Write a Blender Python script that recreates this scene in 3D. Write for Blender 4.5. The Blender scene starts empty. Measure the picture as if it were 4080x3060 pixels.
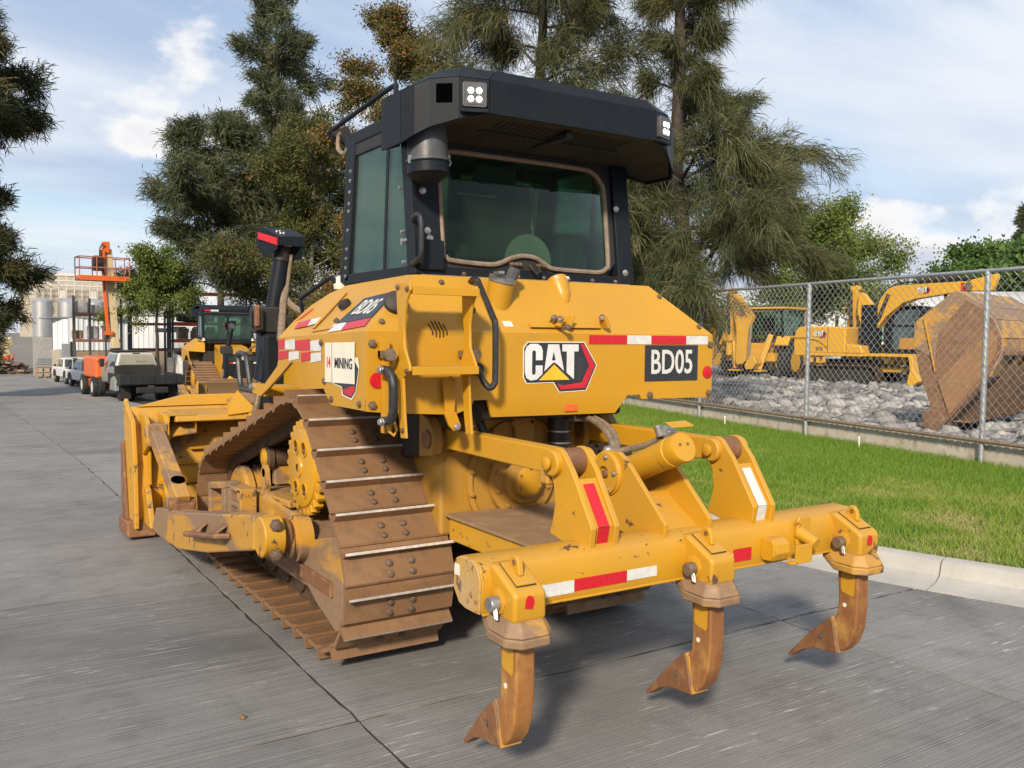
import bpy, bmesh, math, random
import numpy as np
from mathutils import Vector, Matrix
R = math.radians
random.seed(7)
rng = np.random.default_rng(11)
scene = bpy.context.scene
COL = scene.collection

# ---------------------------------------------------------------- camera
cam_data = bpy.data.cameras.new("camera")
cam = bpy.data.objects.new("camera", cam_data)
COL.objects.link(cam)
scene.camera = cam
YAW, PITCH, ROLL = 0.5657, 0.0544, 0.0096
fw = Vector((math.sin(YAW) * math.cos(PITCH), math.cos(YAW) * math.cos(PITCH), -math.sin(PITCH)))
rt = Vector((math.cos(YAW), -math.sin(YAW), 0))
up = rt.cross(fw)
r2 = rt * math.cos(ROLL) + up * math.sin(ROLL)
u2 = -rt * math.sin(ROLL) + up * math.cos(ROLL)
mw = Matrix((r2, u2, -fw)).transposed().to_4x4()
mw.translation = (-2.5109, -2.8848, 1.6321)
cam.matrix_world = mw
cam_data.sensor_width = 36
cam_data.lens = 36 * 3553.7 / 4080
cam_data.clip_start = 0.05
cam_data.clip_end = 2000
scene.render.resolution_x, scene.render.resolution_y = 1024, 768

# ---------------------------------------------------------------- sun, sky, exposure
SUN = Vector((-0.66, -0.70, 0.54)).normalized()
sun_el = math.asin(SUN.z)
sun_az = math.atan2(SUN.x, SUN.y)
sd = bpy.data.lights.new("sun", 'SUN')
sd.energy = 4.8
sd.angle = R(6)
sd.color = (1.0, 0.87, 0.70)
so = bpy.data.objects.new("sun", sd)
COL.objects.link(so)
so.rotation_euler = (-SUN).to_track_quat('-Z', 'Y').to_euler()
so.location = SUN * 60

world = bpy.data.worlds.new("World")
scene.world = world
world.use_nodes = True
wn, wl = world.node_tree.nodes, world.node_tree.links
wn.clear()
def wnode(t, **k):
    n = wn.new(t)
    for a, b in k.items():
        setattr(n, a, b)
    return n
SKY_A, SKY_B = (11.2, 2.4, 0.0), (12.4, 0.6, 1.62)
w_out = wnode('ShaderNodeOutputWorld')
w_bg = wnode('ShaderNodeBackground')
w_bg.inputs[1].default_value = 0.138
sky = wnode('ShaderNodeTexSky', sky_type='NISHITA')
sky.sun_disc = False
sky.sun_elevation = sun_el
sky.sun_rotation = sun_az
sky.air_density = 1.0
sky.dust_density = 0.9
sky.ozone_density = 1.4
tc = wnode('ShaderNodeTexCoord')
sep = wnode('ShaderNodeSeparateXYZ')
wl.new(tc.outputs['Generated'], sep.inputs[0])
def wmath(op, a, b=None, c=None, clamp=False):
    n = wnode('ShaderNodeMath', operation=op, use_clamp=clamp)
    for i, v in enumerate((a, b, c)):
        if v is None:
            continue
        if isinstance(v, (int, float)):
            n.inputs[i].default_value = v
        else:
            wl.new(v, n.inputs[i])
    return n.outputs[0]
zc = wmath('MAXIMUM', sep.outputs[2], 0.0)
den = wmath('ADD', zc, 0.14)
cu = wmath('DIVIDE', sep.outputs[0], den)
cv = wmath('DIVIDE', sep.outputs[1], den)
comb = wnode('ShaderNodeCombineXYZ')
wl.new(cu, comb.inputs[0]); wl.new(cv, comb.inputs[1])
def wmap(vec, scale, rot=0, loc=(0,0,0)):
    m = wnode('ShaderNodeMapping')
    m.inputs['Rotation'].default_value = (0, 0, R(rot))
    m.inputs['Scale'].default_value = scale
    m.inputs['Location'].default_value = loc
    wl.new(vec, m.inputs[0])
    return m.outputs[0]
def wnoise(vec, scale, detail, rough, dist=0):
    n_ = wnode('ShaderNodeTexNoise')
    for k_, v_ in (('Scale', scale), ('Detail', detail), ('Roughness', rough), ('Distortion', dist)):
        n_.inputs[k_].default_value = v_
    wl.new(vec, n_.inputs['Vector'])
    return n_.outputs[0]
def wramp(x, a, b, lo=0.0, hi=1.0):
    n_ = wnode('ShaderNodeMapRange')
    n_.interpolation_type = 'SMOOTHSTEP'
    for i_, v_ in ((1, a), (2, b), (3, lo), (4, hi)):
        n_.inputs[i_].default_value = v_
    wl.new(x, n_.inputs[0])
    return n_.outputs[0]
def wmix(f, a, b):
    n_ = wnode('ShaderNodeMix', data_type='RGBA')
    wl.new(f, n_.inputs[0])
    for i_, v_ in ((6, a), (7, b)):
        if isinstance(v_, tuple): n_.inputs[i_].default_value = v_ + (1,)
        else: wl.new(v_, n_.inputs[i_])
    return n_.outputs[2]
# high layered veil, drawn out in bands
vv = wmap(comb.outputs[0], (0.42, 1.25, 1), 30, SKY_A)
n_veil = wnoise(vv, 1.0, 9, .55, .45)
veil = wramp(n_veil, .30, .56, .30, .96)
n_vs = wnoise(wmap(comb.outputs[0], (0.5, 1.1, 1), 30, (4.2, 1.3, 0)), 0.75, 7, .55, .3)
veilcol = wmix(wramp(n_vs, .36, .64), (3.3, 4.05, 5.4), (5.9, 6.2, 6.7))
mixa = wmix(veil, sky.outputs[0], veilcol)
# heaped clouds low over the horizon
hv = wmap(tc.outputs['Generated'], (2.3, 2.3, 4.4), 0, SKY_B)
n_heap = wnoise(hv, 1.15, 10, .54)
heap_s = wmath('ADD', n_heap, wmath('MULTIPLY_ADD', zc, -0.62, 0.14))
heap = wramp(heap_s, .53, .585)
heapcol = wmix(wramp(heap_s, .545, .70), (6.9, 6.8, 6.7), (4.2, 4.55, 5.3))
mixb_o = wmix(heap, mixa, heapcol)
wl.new(mixb_o, w_bg.inputs[0])
wl.new(w_bg.outputs[0], w_out.inputs[0])

vs = scene.view_settings
scene.display_settings.display_device = 'sRGB'
vs.view_transform = 'Standard'
vs.look = 'None'
vs.exposure = 0.1
vs.gamma = 1.0
vs.use_curve_mapping = False
scene.render.engine = 'CYCLES'
cy_ = scene.cycles
cy_.max_bounces = 6; cy_.diffuse_bounces = 3; cy_.glossy_bounces = 3; cy_.transmission_bounces = 4; cy_.transparent_max_bounces = 8
cy_.caustics_reflective = False; cy_.caustics_refractive = False

# ---------------------------------------------------------------- mesh helpers
class MB:
    """collects shapes; build() links them as one mesh object"""
    def __init__(s):
        s.v, s.f = [], []
    def add(s, vs_, fs):
        o = len(s.v)
        s.v += [tuple(p) for p in vs_]
        s.f += [tuple(i + o for i in f) for f in fs]
        return s
    def bx(s, x0, x1, y0, y1, z0, z1):
        return s.add([(x0,y0,z0),(x1,y0,z0),(x1,y1,z0),(x0,y1,z0),(x0,y0,z1),(x1,y0,z1),(x1,y1,z1),(x0,y1,z1)],
                     [(0,3,2,1),(4,5,6,7),(0,1,5,4),(1,2,6,5),(2,3,7,6),(3,0,4,7)])
    def box(s, c, size, rot=None):
        h = [a / 2 for a in size]
        pts = [Vector((sx*h[0], sy*h[1], sz*h[2])) for sz in (-1,1) for sx,sy in ((-1,-1),(1,-1),(1,1),(-1,1))]
        m = rot if rot is not None else Matrix.Identity(3)
        return s.add([m @ p + Vector(c) for p in pts],
                     [(0,3,2,1),(4,5,6,7),(0,1,5,4),(1,2,6,5),(2,3,7,6),(3,0,4,7)])
    def beam(s, p0, p1, w, h, upv=(0,0,1)):
        """box between two points, w wide (sideways) and h high"""
        p0, p1 = Vector(p0), Vector(p1)
        d = (p1 - p0)
        L = d.length
        d.normalize()
        u = Vector(upv)
        if abs(d.dot(u)) > 0.98:
            u = Vector((1,0,0))
        side = d.cross(u).normalized()
        u = side.cross(d).normalized()
        m = Matrix((side, d, u)).transposed()
        return s.box((p0 + p1) / 2, (w, L, h), m)
    def prism(s, pts, ax, a, b):
        """polygon in the plane across axis ax, from a to b. x: (y,z)  y: (x,z)  z: (x,y)"""
        def P(p, t):
            return (t, p[0], p[1]) if ax == 'x' else (p[0], t, p[1]) if ax == 'y' else (p[0], p[1], t)
        n = len(pts)
        vs_ = [P(p, a) for p in pts] + [P(p, b) for p in pts]
        fs = [tuple(range(n)), tuple(range(2*n-1, n-1, -1))] + [(i, i+n, (i+1) % n + n, (i+1) % n) for i in range(n)]
        return s.add(vs_, fs)
    def slab(s, pts, n, t):
        """flat polygon of 3D points thickened by t along n"""
        n = Vector(n).normalized() * t
        k = len(pts)
        a = [Vector(p) for p in pts]
        b = [p + n for p in a]
        return s.add(a + b, [tuple(range(k)), tuple(range(2*k-1, k-1, -1))] + [(i, i+k, (i+1) % k + k, (i+1) % k) for i in range(k)])
    def tube(s, pts, r, n=8, closed=False, r_end=None):
        pts = [Vector(p) for p in pts]
        m = len(pts)
        prev = None
        rings = []
        for i, p in enumerate(pts):
            a = pts[i-1] if (i or closed) else p
            b = pts[(i+1) % m] if (i < m-1 or closed) else p
            d = (b - a)
            if d.length < 1e-9:
                d = Vector((0,0,1))
            d.normalize()
            if prev is None:
                u = Vector((0,0,1)) if abs(d.z) < .9 else Vector((1,0,0))
            else:
                u = prev
            side = d.cross(u)
            if side.length < 1e-6:
                side = d.cross(Vector((1,0,0)))
            side.normalize()
            u = side.cross(d).normalized()
            prev = u
            rr = r if r_end is None else r + (r_end - r) * i / max(1, m-1)
            rings.append([p + side * (rr*math.cos(2*math.pi*k/n)) + u * (rr*math.sin(2*math.pi*k/n)) for k in range(n)])
        vs_ = [q for g in rings for q in g]
        fs = []
        for i in range(m if closed else m-1):
            j = (i+1) % m
            for k in range(n):
                l = (k+1) % n
                fs.append((i*n+k, i*n+l, j*n+l, j*n+k))
        if not closed:
            fs.append(tuple(range(n-1, -1, -1)))
            fs.append(tuple((m-1)*n + k for k in range(n)))
        return s.add(vs_, fs)
    def cone(s, p0, p1, r0, r1=None, n=20):
        p0, p1 = Vector(p0), Vector(p1)
        r1 = r0 if r1 is None else r1
        return s.lathe(p0, (p1-p0), [(r0, 0), (r1, (p1-p0).length)], n)
    def lathe(s, o, d, prof, n=24, cap=True):
        o, d = Vector(o), Vector(d).normalized()
        u = Vector((0,0,1)) if abs(d.z) < .9 else Vector((1,0,0))
        a = d.cross(u).normalized()
        b = a.cross(d).normalized()
        vs_ = []
        for r, h in prof:
            for k in range(n):
                t = 2*math.pi*k/n
                vs_.append(o + d*h + a*(r*math.cos(t)) + b*(r*math.sin(t)))
        fs = []
        for i in range(len(prof)-1):
            for k in range(n):
                l = (k+1) % n
                fs.append((i*n+k, (i+1)*n+k, (i+1)*n+l, i*n+l))
        if cap:
            fs.append(tuple(range(n)))
            m = (len(prof)-1)*n
            fs.append(tuple(m + k for k in range(n-1, -1, -1)))
        return s.add(vs_, fs)
    def bolt(s, p, d, r=.014, h=.012):
        return s.lathe(p, d, [(r*1.25, -.002), (r*1.25, h*.25), (r, h*.3), (r, h*.9), (r*.8, h)], 6)
    def ball(s, c, r, n=8, m=6, sc=(1,1,1)):
        vs_ = []
        for i in range(m+1):
            t = math.pi*i/m
            for k in range(n):
                p = 2*math.pi*k/n
                vs_.append((c[0]+sc[0]*r*math.sin(t)*math.cos(p), c[1]+sc[1]*r*math.sin(t)*math.sin(p), c[2]+sc[2]*r*math.cos(t)))
        fs = [(i*n+k, (i+1)*n+k, (i+1)*n+(k+1) % n, i*n+(k+1) % n) for i in range(m) for k in range(n)]
        return s.add(vs_, fs)
    def mesh(s, name, mat, smooth=35, fix=True):
        me = bpy.data.meshes.new(name)
        me.from_pydata(s.v, [], s.f)
        if fix:
            bm = bmesh.new(); bm.from_mesh(me)
            bmesh.ops.recalc_face_normals(bm, faces=bm.faces)
            bm.to_mesh(me); bm.free()
        me.polygons.foreach_set('use_smooth', [True]*len(me.polygons))
        me.set_sharp_from_angle(angle=R(smooth))
        if mat is not None:
            me.materials.append(mat)
        return me
    def build(s, name, mat, parent=None, bevel=0, seg=2, smooth=35, label=None, kind=None, fix=True):
        o = bpy.data.objects.new(name, s.mesh(name, mat, smooth, fix))
        COL.objects.link(o)
        o.parent = parent
        if bevel:
            b = o.modifiers.new('bevel', 'BEVEL')
            b.width = bevel; b.segments = seg; b.limit_method = 'ANGLE'; b.angle_limit = R(32)
            b.harden_normals = True
        if label: o['label'] = label
        if kind: o['kind'] = kind
        return o

def thing(name, label, cat, loc=(0,0,0), rz=0, group=None):
    o = bpy.data.objects.new(name, None)
    COL.objects.link(o)
    o.location = loc
    o.rotation_euler = (0, 0, rz)
    o['label'] = label; o['category'] = cat
    if group: o['group'] = group
    o.empty_display_size = .3
    return o
def tag(o, label, cat, group=None):
    o['label'] = label; o['category'] = cat
    if group: o['group'] = group
    return o
def link_copy(me, name, parent, loc=(0,0,0), rot=(0,0,0), scale=(1,1,1)):
    o = bpy.data.objects.new(name, me)
    COL.objects.link(o)
    o.parent = parent
    o.location = loc; o.rotation_euler = rot; o.scale = scale
    return o
def np_mesh(name, verts, faces, mat, uvcol=None):
    """big mesh from arrays; faces (n,3) or (n,4)"""
    me = bpy.data.meshes.new(name)
    nv, (nf, k) = len(verts), faces.shape
    me.vertices.add(nv); me.vertices.foreach_set('co', np.ascontiguousarray(verts, np.float32).ravel())
    me.loops.add(nf*k); me.loops.foreach_set('vertex_index', np.ascontiguousarray(faces, np.int32).ravel())
    me.polygons.add(nf)
    me.polygons.foreach_set('loop_start', np.arange(0, nf*k, k, dtype=np.int32))
    try:
        me.polygons.foreach_set('loop_total', np.full(nf, k, np.int32))
    except Exception:
        pass
    if uvcol is not None:
        at_ = me.attributes.new('tint', 'FLOAT', 'POINT')
        at_.data.foreach_set('value', np.ascontiguousarray(uvcol, np.float32))
    me.materials.append(mat)
    me.update(calc_edges=True)
    return me
def obj(name, me, parent=None):
    o = bpy.data.objects.new(name, me)
    COL.objects.link(o)
    o.parent = parent
    return o
def text_mesh(txt, size, mat, bold=.012, depth=.002, sx=1.0, shear=0):
    cu_ = bpy.data.curves.new('lettering', 'FONT')
    cu_.body = txt; cu_.size = size; cu_.align_x = 'CENTER'; cu_.align_y = 'CENTER'
    cu_.offset = bold * size; cu_.extrude = depth; cu_.shear = shear; cu_.resolution_u = 3
    o = bpy.data.objects.new('lettering', cu_)
    COL.objects.link(o)
    dg = bpy.context.evaluated_depsgraph_get()
    me = bpy.data.meshes.new_from_object(o.evaluated_get(dg))
    bpy.data.objects.remove(o); bpy.data.curves.remove(cu_)
    me.transform(Matrix.Diagonal((sx, 1, 1, 1)))
    me.materials.clear(); me.materials.append(mat)
    return me
def frame(o, x, z):
    """4x4 with local x along x, local z along z (surface normal)"""
    x, z = Vector(x).normalized(), Vector(z).normalized()
    y = z.cross(x).normalized()
    x = y.cross(z).normalized()
    m = Matrix((x, y, z)).transposed().to_4x4()
    m.translation = o
    return m

# ---------------------------------------------------------------- materials
def new_mat(name):
    m = bpy.data.materials.new(name)
    m.use_nodes = True
    nt = m.node_tree
    return m, nt, nt.nodes['Principled BSDF'], nt.nodes, nt.links
class NT:
    def __init__(s, nt):
        s.nt, s.n, s.l = nt, nt.nodes, nt.links
    def node(s, t, ins=None, **k):
        n = s.n.new(t)
        for a, b in k.items(): setattr(n, a, b)
        for a, b in (ins or {}).items(): s.set(n.inputs[a], b)
        return n
    def set(s, i, v):
        if hasattr(v, 'is_output'): s.l.new(v, i)
        else: i.default_value = v
    def math(s, op, a, b=0.0, clamp=False):
        n = s.node('ShaderNodeMath', {0: a, 1: b}, operation=op, use_clamp=clamp)
        return n.outputs[0]
    def coord(s, scale=(1,1,1), which='Object', rot=(0,0,0), loc=(0,0,0)):
        t = s.node('ShaderNodeTexCoord')
        m = s.node('ShaderNodeMapping', {'Vector': t.outputs[which], 'Scale': scale, 'Rotation': rot, 'Location': loc})
        return m.outputs[0]
    def wcoord(s, scale=(1,1,1), rot=(0,0,0), loc=(0,0,0)):
        t = s.node('ShaderNodeNewGeometry')
        m = s.node('ShaderNodeMapping', {'Vector': t.outputs['Position'], 'Scale': scale, 'Rotation': rot, 'Location': loc})
        return m.outputs[0]
    def noise(s, vec, scale, detail=5, rough=.55, dist=0):
        return s.node('ShaderNodeTexNoise', {'Vector': vec, 'Scale': scale, 'Detail': detail, 'Roughness': rough, 'Distortion': dist}).outputs[0]
    def ramp(s, x, a, b, lo=0.0, hi=1.0):
        return s.node('ShaderNodeMapRange', {0: x, 1: a, 2: b, 3: lo, 4: hi}).outputs[0]
    def mix(s, f, a, b, mode='MIX'):
        n = s.node('ShaderNodeMix', data_type='RGBA', blend_type=mode)
        s.set(n.inputs[0], f)
        for i, v in ((6, a), (7, b)):
            if isinstance(v, tuple) and len(v) == 3: v = v + (1,)
            s.set(n.inputs[i], v)
        return n.outputs[2]
    def bump(s, h, strength=.3, dist=.01):
        return s.node('ShaderNodeBump', {'Height': h, 'Strength': strength, 'Distance': dist}).outputs[0]

def paint(name, base, rough=.38, dust=(.36,.25,.13), dust_amt=.35, chips=.0, chip_col=(.13,.08,.05), wear=.0, scale=1.0, metallic=0.0, top_dust=.35, bump=.05):
    """enamel on steel: uneven film of dust, scuffs, chips down to dark metal"""
    m, nt, bs, n, l = new_mat(name)
    k = NT(nt)
    co = k.coord()
    big = k.noise(co, 2.2*scale, 4)
    fine = k.noise(co, 22*scale, 6, .65)
    streak = k.noise(k.coord((14*scale, 14*scale, 1.3*scale)), 1.0, 4)
    geo = k.node('ShaderNodeNewGeometry')
    nz = k.node('ShaderNodeSeparateXYZ', {0: geo.outputs['Normal']}).outputs[2]
    upf = k.ramp(nz, .15, 1.0, 0.0, top_dust)
    d0 = k.math('MULTIPLY', k.ramp(big, .35, .72), k.ramp(fine, .32, .7, .35, 1.0))
    d1 = k.math('ADD', k.math('MULTIPLY', d0, dust_amt), k.math('MULTIPLY', upf, k.ramp(fine, .25, .65, .45, 1.0)))
    d2 = k.math('ADD', d1, k.math('MULTIPLY', k.ramp(streak, .52, .75), dust_amt*.35), clamp=True)
    c0 = k.mix(k.ramp(big, .3, .7), base, tuple(b*.86 for b in base))
    c1 = k.mix(d2, c0, dust)
    rgh = k.ramp(d2, 0, 1, rough, .88)
    if chips > 0:
        ch = k.noise(co, 7*scale, 9, .72, .25)
        t = .66 - chips*.18
        cm = k.ramp(ch, t, t+.02)
        c1 = k.mix(cm, c1, chip_col)
        rgh = k.math('MAXIMUM', rgh, k.math('MULTIPLY', cm, .75))
    if wear > 0:
        wv = k.noise(k.coord((1.2*scale, .5*scale, 2.2*scale)), 1.3, 8, .62, .6)
        t = .62 - wear*.22
        wm = k.ramp(wv, t, t+.05)
        c1 = k.mix(wm, c1, k.mix(k.noise(co, 30*scale, 4), (.17,.10,.055), (.31,.20,.115)))
        rgh = k.math('MAXIMUM', rgh, k.math('MULTIPLY', wm, .62))
    l.new(c1, bs.inputs['Base Color'])
    l.new(rgh, bs.inputs['Roughness'])
    bs.inputs['Metallic'].default_value = metallic
    l.new(k.bump(fine, bump, .004), bs.inputs['Normal'])
    return m
def plain(name, col, rough=.5, metal=0.0, var=.12, scale=12, bump=0.0, emit=None, spec=.5):
    m, nt, bs, n, l = new_mat(name)
    k = NT(nt)
    f = k.noise(k.coord(), scale, 5)
    c = k.mix(k.ramp(f, .3, .7), tuple(a*(1-var) for a in col), tuple(min(1, a*(1+var)) for a in col))
    l.new(c, bs.inputs['Base Color'])
    l.new(k.ramp(f, .3, .7, max(.03, rough-.07), min(1, rough+.07)), bs.inputs['Roughness'])
    bs.inputs['Metallic'].default_value = metal
    bs.inputs['Specular IOR Level'].default_value = spec
    if bump: l.new(k.bump(f, bump, .01), bs.inputs['Normal'])
    if emit:
        bs.inputs['Emission Color'].default_value = emit[0] + (1,)
        bs.inputs['Emission Strength'].default_value = emit[1]
    return m
def rusty(name, a, b, c, rough=.7, scale=1.0, metal=.0, stretch=(1,1,1), bump=.25):
    """bare or worn steel with dried dirt and rust"""
    m, nt, bs, n, l = new_mat(name)
    k = NT(nt)
    co = k.coord(stretch)
    big = k.noise(co, 3.2*scale, 6, .6, .3)
    fine = k.noise(co, 38*scale, 7, .7)
    mid = k.noise(co, 11*scale, 6, .6)
    c1 = k.mix(k.ramp(big, .35, .65), a, b)
    c2 = k.mix(k.math('MULTIPLY', k.ramp(mid, .5, .68), .8), c1, c)
    c3 = k.mix(k.math('MULTIPLY', k.ramp(fine, .55, .75), .45), c2, tuple(x*.45 for x in a))
    l.new(c3, bs.inputs['Base Color'])
    l.new(k.ramp(mid, .3, .7, rough-.14, rough+.14), bs.inputs['Roughness'])
    bs.inputs['Metallic'].default_value = metal
    l.new(k.bump(k.math('ADD', fine, mid), bump, .006), bs.inputs['Normal'])
    return m
def glassy(name, tint, alpha_mix=.55, rough=.03, refl=1.0):
    """tinted cab glass: see-through film plus a mirror-like coat and a dusty haze"""
    m, nt, bs, n, l = new_mat(name)
    k = NT(nt)
    n.remove(bs)
    out = n['Material Output']
    tr = k.node('ShaderNodeBsdfTransparent', {'Color': tint + (1,)})
    gl = k.node('ShaderNodeBsdfGlossy', {'Color': (.85,.95,.92,1), 'Roughness': rough})
    df = k.node('ShaderNodeBsdfDiffuse', {'Color': (.16,.24,.17,1)})
    fr = k.node('ShaderNodeFresnel', {'IOR': 1.52})
    f2 = k.math('MULTIPLY', fr.outputs[0], refl, clamp=True)
    m1 = k.node('ShaderNodeMixShader')
    l.new(f2, m1.inputs[0]); l.new(tr.outputs[0], m1.inputs[1]); l.new(gl.outputs[0], m1.inputs[2])
    du = k.noise(k.coord((1,1,.4)), 5, 6)
    m2 = k.node('ShaderNodeMixShader')
    l.new(k.ramp(du, .35, .75, .03, alpha_mix), m2.inputs[0])
    l.new(m1.outputs[0], m2.inputs[1]); l.new(df.outputs[0], m2.inputs[2])
    l.new(m2.outputs[0], out.inputs[0])
    return m

YEL = (.555, .282, .011)
M = {}
M['yellow'] = paint('yellow enamel', YEL, .36, dust=(.50,.30,.10), dust_amt=.16, top_dust=.24, chips=.0)
M['yellow_ripper'] = paint('yellow enamel scuffed', YEL, .42, dust=(.46,.28,.10), dust_amt=.28, top_dust=.26, chips=.28, chip_col=(.11,.06,.035))
M['yellow_worn'] = paint('yellow enamel worn to steel', (.50,.25,.022), .48, dust=(.38,.24,.11), dust_amt=.55, top_dust=.40, wear=.80, chips=.3)
M['yellow_case'] = paint('yellow case dusty', (.42,.215,.02), .55, dust=(.26,.16,.07), dust_amt=.6, top_dust=.5)
M['yellow_far'] = paint('yellow enamel far', (.66,.35,.015), .4, dust=(.50,.33,.11), dust_amt=.18, top_dust=.25, scale=.5)
M['yellow_dusty'] = paint('yellow enamel under dried dust', YEL, .6, dust=(.40,.31,.20), dust_amt=1.0, top_dust=.6, chips=.45, scale=2.2)
M['yellow_blade'] = paint('yellow enamel part worn', YEL, .45, dust=(.42,.27,.12), dust_amt=.4, top_dust=.35, wear=.42, chips=.35)
M['tan_plate'] = rusty('dusty tan plate', (.30,.19,.105), (.25,.15,.08), (.34,.23,.14), .75, .8)
M['black'] = paint('black cab enamel', (.010,.014,.020), .46, dust=(.060,.058,.055), dust_amt=.14, top_dust=.12)
M['black'].node_tree.nodes['Principled BSDF'].inputs['Specular IOR Level'].default_value = .14
M['black_dull'] = paint('black dull', (.014,.014,.015), .6, dust=(.09,.07,.05), dust_amt=.35)
M['under'] = paint('cab underside dirty', (.020,.018,.014), .8, dust=(.07,.045,.025), dust_amt=.7)
M['track'] = rusty('track steel', (.225,.120,.055), (.27,.155,.078), (.17,.10,.055), .58, 1.0, .15)
M['grouser'] = plain('grouser polished steel', (.66,.60,.54), .40, .35, .2, 25)
M['link'] = rusty('track link steel', (.075,.042,.024), (.11,.065,.036), (.05,.03,.02), .7, 1.5)
M['rust'] = rusty('shank rust', (.33,.140,.036), (.195,.076,.027), (.42,.23,.06), .66, 1.0, 0, (1,1,.55), .35)
M['rust_tip'] = rusty('tip rust dark', (.22,.095,.038), (.16,.075,.034), (.29,.15,.065), .6, 1.4)
M['steel'] = plain('bare steel', (.42,.41,.40), .42, .85, .2, 40)
M['bolt'] = rusty('bolt steel', (.16,.11,.075), (.24,.17,.12), (.10,.07,.05), .5, 6, .4)
M['galv'] = plain('galvanised steel', (.44,.46,.47), .45, .7, .18, 30)
M['rubber'] = plain('rubber', (.018,.018,.019), .75, 0, .3, 18, .1)
M['hose'] = plain('hose rubber', (.022,.022,.024), .45, 0, .3, 30)
M['hose_dusty'] = plain('hose dusty', (.20,.15,.10), .8, 0, .3, 30)
M['grey_plastic'] = plain('grey plastic', (.070,.072,.076), .42, 0, .15, 20)
M['red'] = plain('red reflective tape', (.52,.012,.022), .32, 0, .08, 60)
M['white'] = plain('white reflective tape', (.60,.60,.575), .4, 0, .12, 30)
M['void'] = plain('dark opening', (.0012,.0012,.0012), .9, 0, .1, 10, spec=0)
M['placard'] = plain('cream placard', (.72,.68,.56), .5, 0, .05, 8)
M['decal_dark'] = plain('decal charcoal', (.026,.029,.034), .38, 0, .15, 120)
M['decal_red'] = plain('decal red', (.50,.018,.035), .4, 0, .15, 14)
M['decal_yellow'] = plain('decal yellow', (.70,.45,.03), .4, 0, .1, 10)
M['decal_silver'] = plain('decal silver', (.66,.66,.67), .35, 0, .1, 6)
M['orange_mark'] = plain('orange sticker', (.75,.12,.02), .5, 0, .2, 40)
M['seal'] = plain('window seal', (.22,.17,.125), .7, 0, .25, 25)
M['glass'] = glassy('cab glass', (.54,.76,.64), .20, refl=.9)
M['glass_dark'] = glassy('rear cab glass', (.44,.64,.54), .07, refl=.24)
M['glass_far'] = plain('far window glass', (.05,.075,.085), .08, 0, .3, 3, spec=.8)
M['lens'] = plain('lamp lens', (.8,.8,.85), .2, 0, .02, 5, emit=((1, .98, .95), 6.0))
M['seat'] = plain('seat cloth', (.018,.022,.021), .85, 0, .2, 20)
M['interior'] = plain('cab interior', (.16,.16,.13), .8, 0, .2, 6)
# ================================================================ ground
def gz(y):
    return float(np.interp(y, [5, 10, 30, 35], [0, -.05, -.69, -.75]))
def sstep(a, b, x):
    t = np.clip((x - a) / (b - a), 0, 1)
    return t*t*(3 - 2*t)
FENCE = [(6.33, -3.05), (6.87, -.12), (7.41, 2.77), (7.94, 5.66), (8.56, 8.45), (9.22, 11.3), (9.9, 14.2)]
def fx(y):
    return np.interp(y, [p[1] for p in FENCE], [p[0] for p in FENCE])
def kx(y):      # back edge of the kerb
    return np.interp(y, [-6, -3, -1.2, -.4, .1, .55, 1.0, 1.6, 2.6, 4, 40], [6.4, 4.75, 3.92, 3.60, 3.42, 3.26, 3.13, 3.02, 2.93, 2.90, 2.90])
def lawn_z(x, y):
    return .145 + .065*sstep(0, 1, (x - kx(y)) / np.maximum(fx(y) - kx(y), .5))

# ---- base ground sheet out to the horizon
m_soil, nt, bs, n, l = new_mat('packed soil and gravel')
k = NT(nt)
co = k.wcoord()
f1 = k.noise(co, .35, 5); f2 = k.noise(co, 9, 6, .7)
l.new(k.mix(k.math('MULTIPLY', k.ramp(f2, .35, .7), .6), k.mix(k.ramp(f1, .35, .65), (.17,.15,.125), (.24,.21,.17)), (.12,.11,.10)), bs.inputs['Base Color'])
bs.inputs['Roughness'].default_value = .9
l.new(k.bump(f2, .5, .03), bs.inputs['Normal'])
xs = np.concatenate([[-900,-300,-120,-60,-30,-16], np.arange(-10, 40, 1.5), [45,60,90,150,300,900]])
ys = np.concatenate([[-900,-300,-100,-40,-20], np.arange(-10, 60, 1.5), [65,80,120,200,400,900]])
gx, gy = np.meshgrid(xs, ys)
s_ = sstep(4.5, 8.5, gx)
gzz = np.interp(gy, [5,10,30,35], [0,-.05,-.69,-.75])*(1-s_) + .10*s_*(1-sstep(14, 30, gy)) + s_*sstep(14,30,gy)*(-.2) - .12
V = np.stack([gx, gy, gzz], -1).reshape(-1, 3)
ny_, nx_ = gx.shape
ii = (np.arange(ny_-1)[:,None]*nx_ + np.arange(nx_-1)[None,:]).ravel()
F = np.stack([ii, ii+1, ii+nx_+1, ii+nx_], 1)
ground = obj('ground', np_mesh('ground', V, F, m_soil))
ground['kind'] = 'structure'

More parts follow.
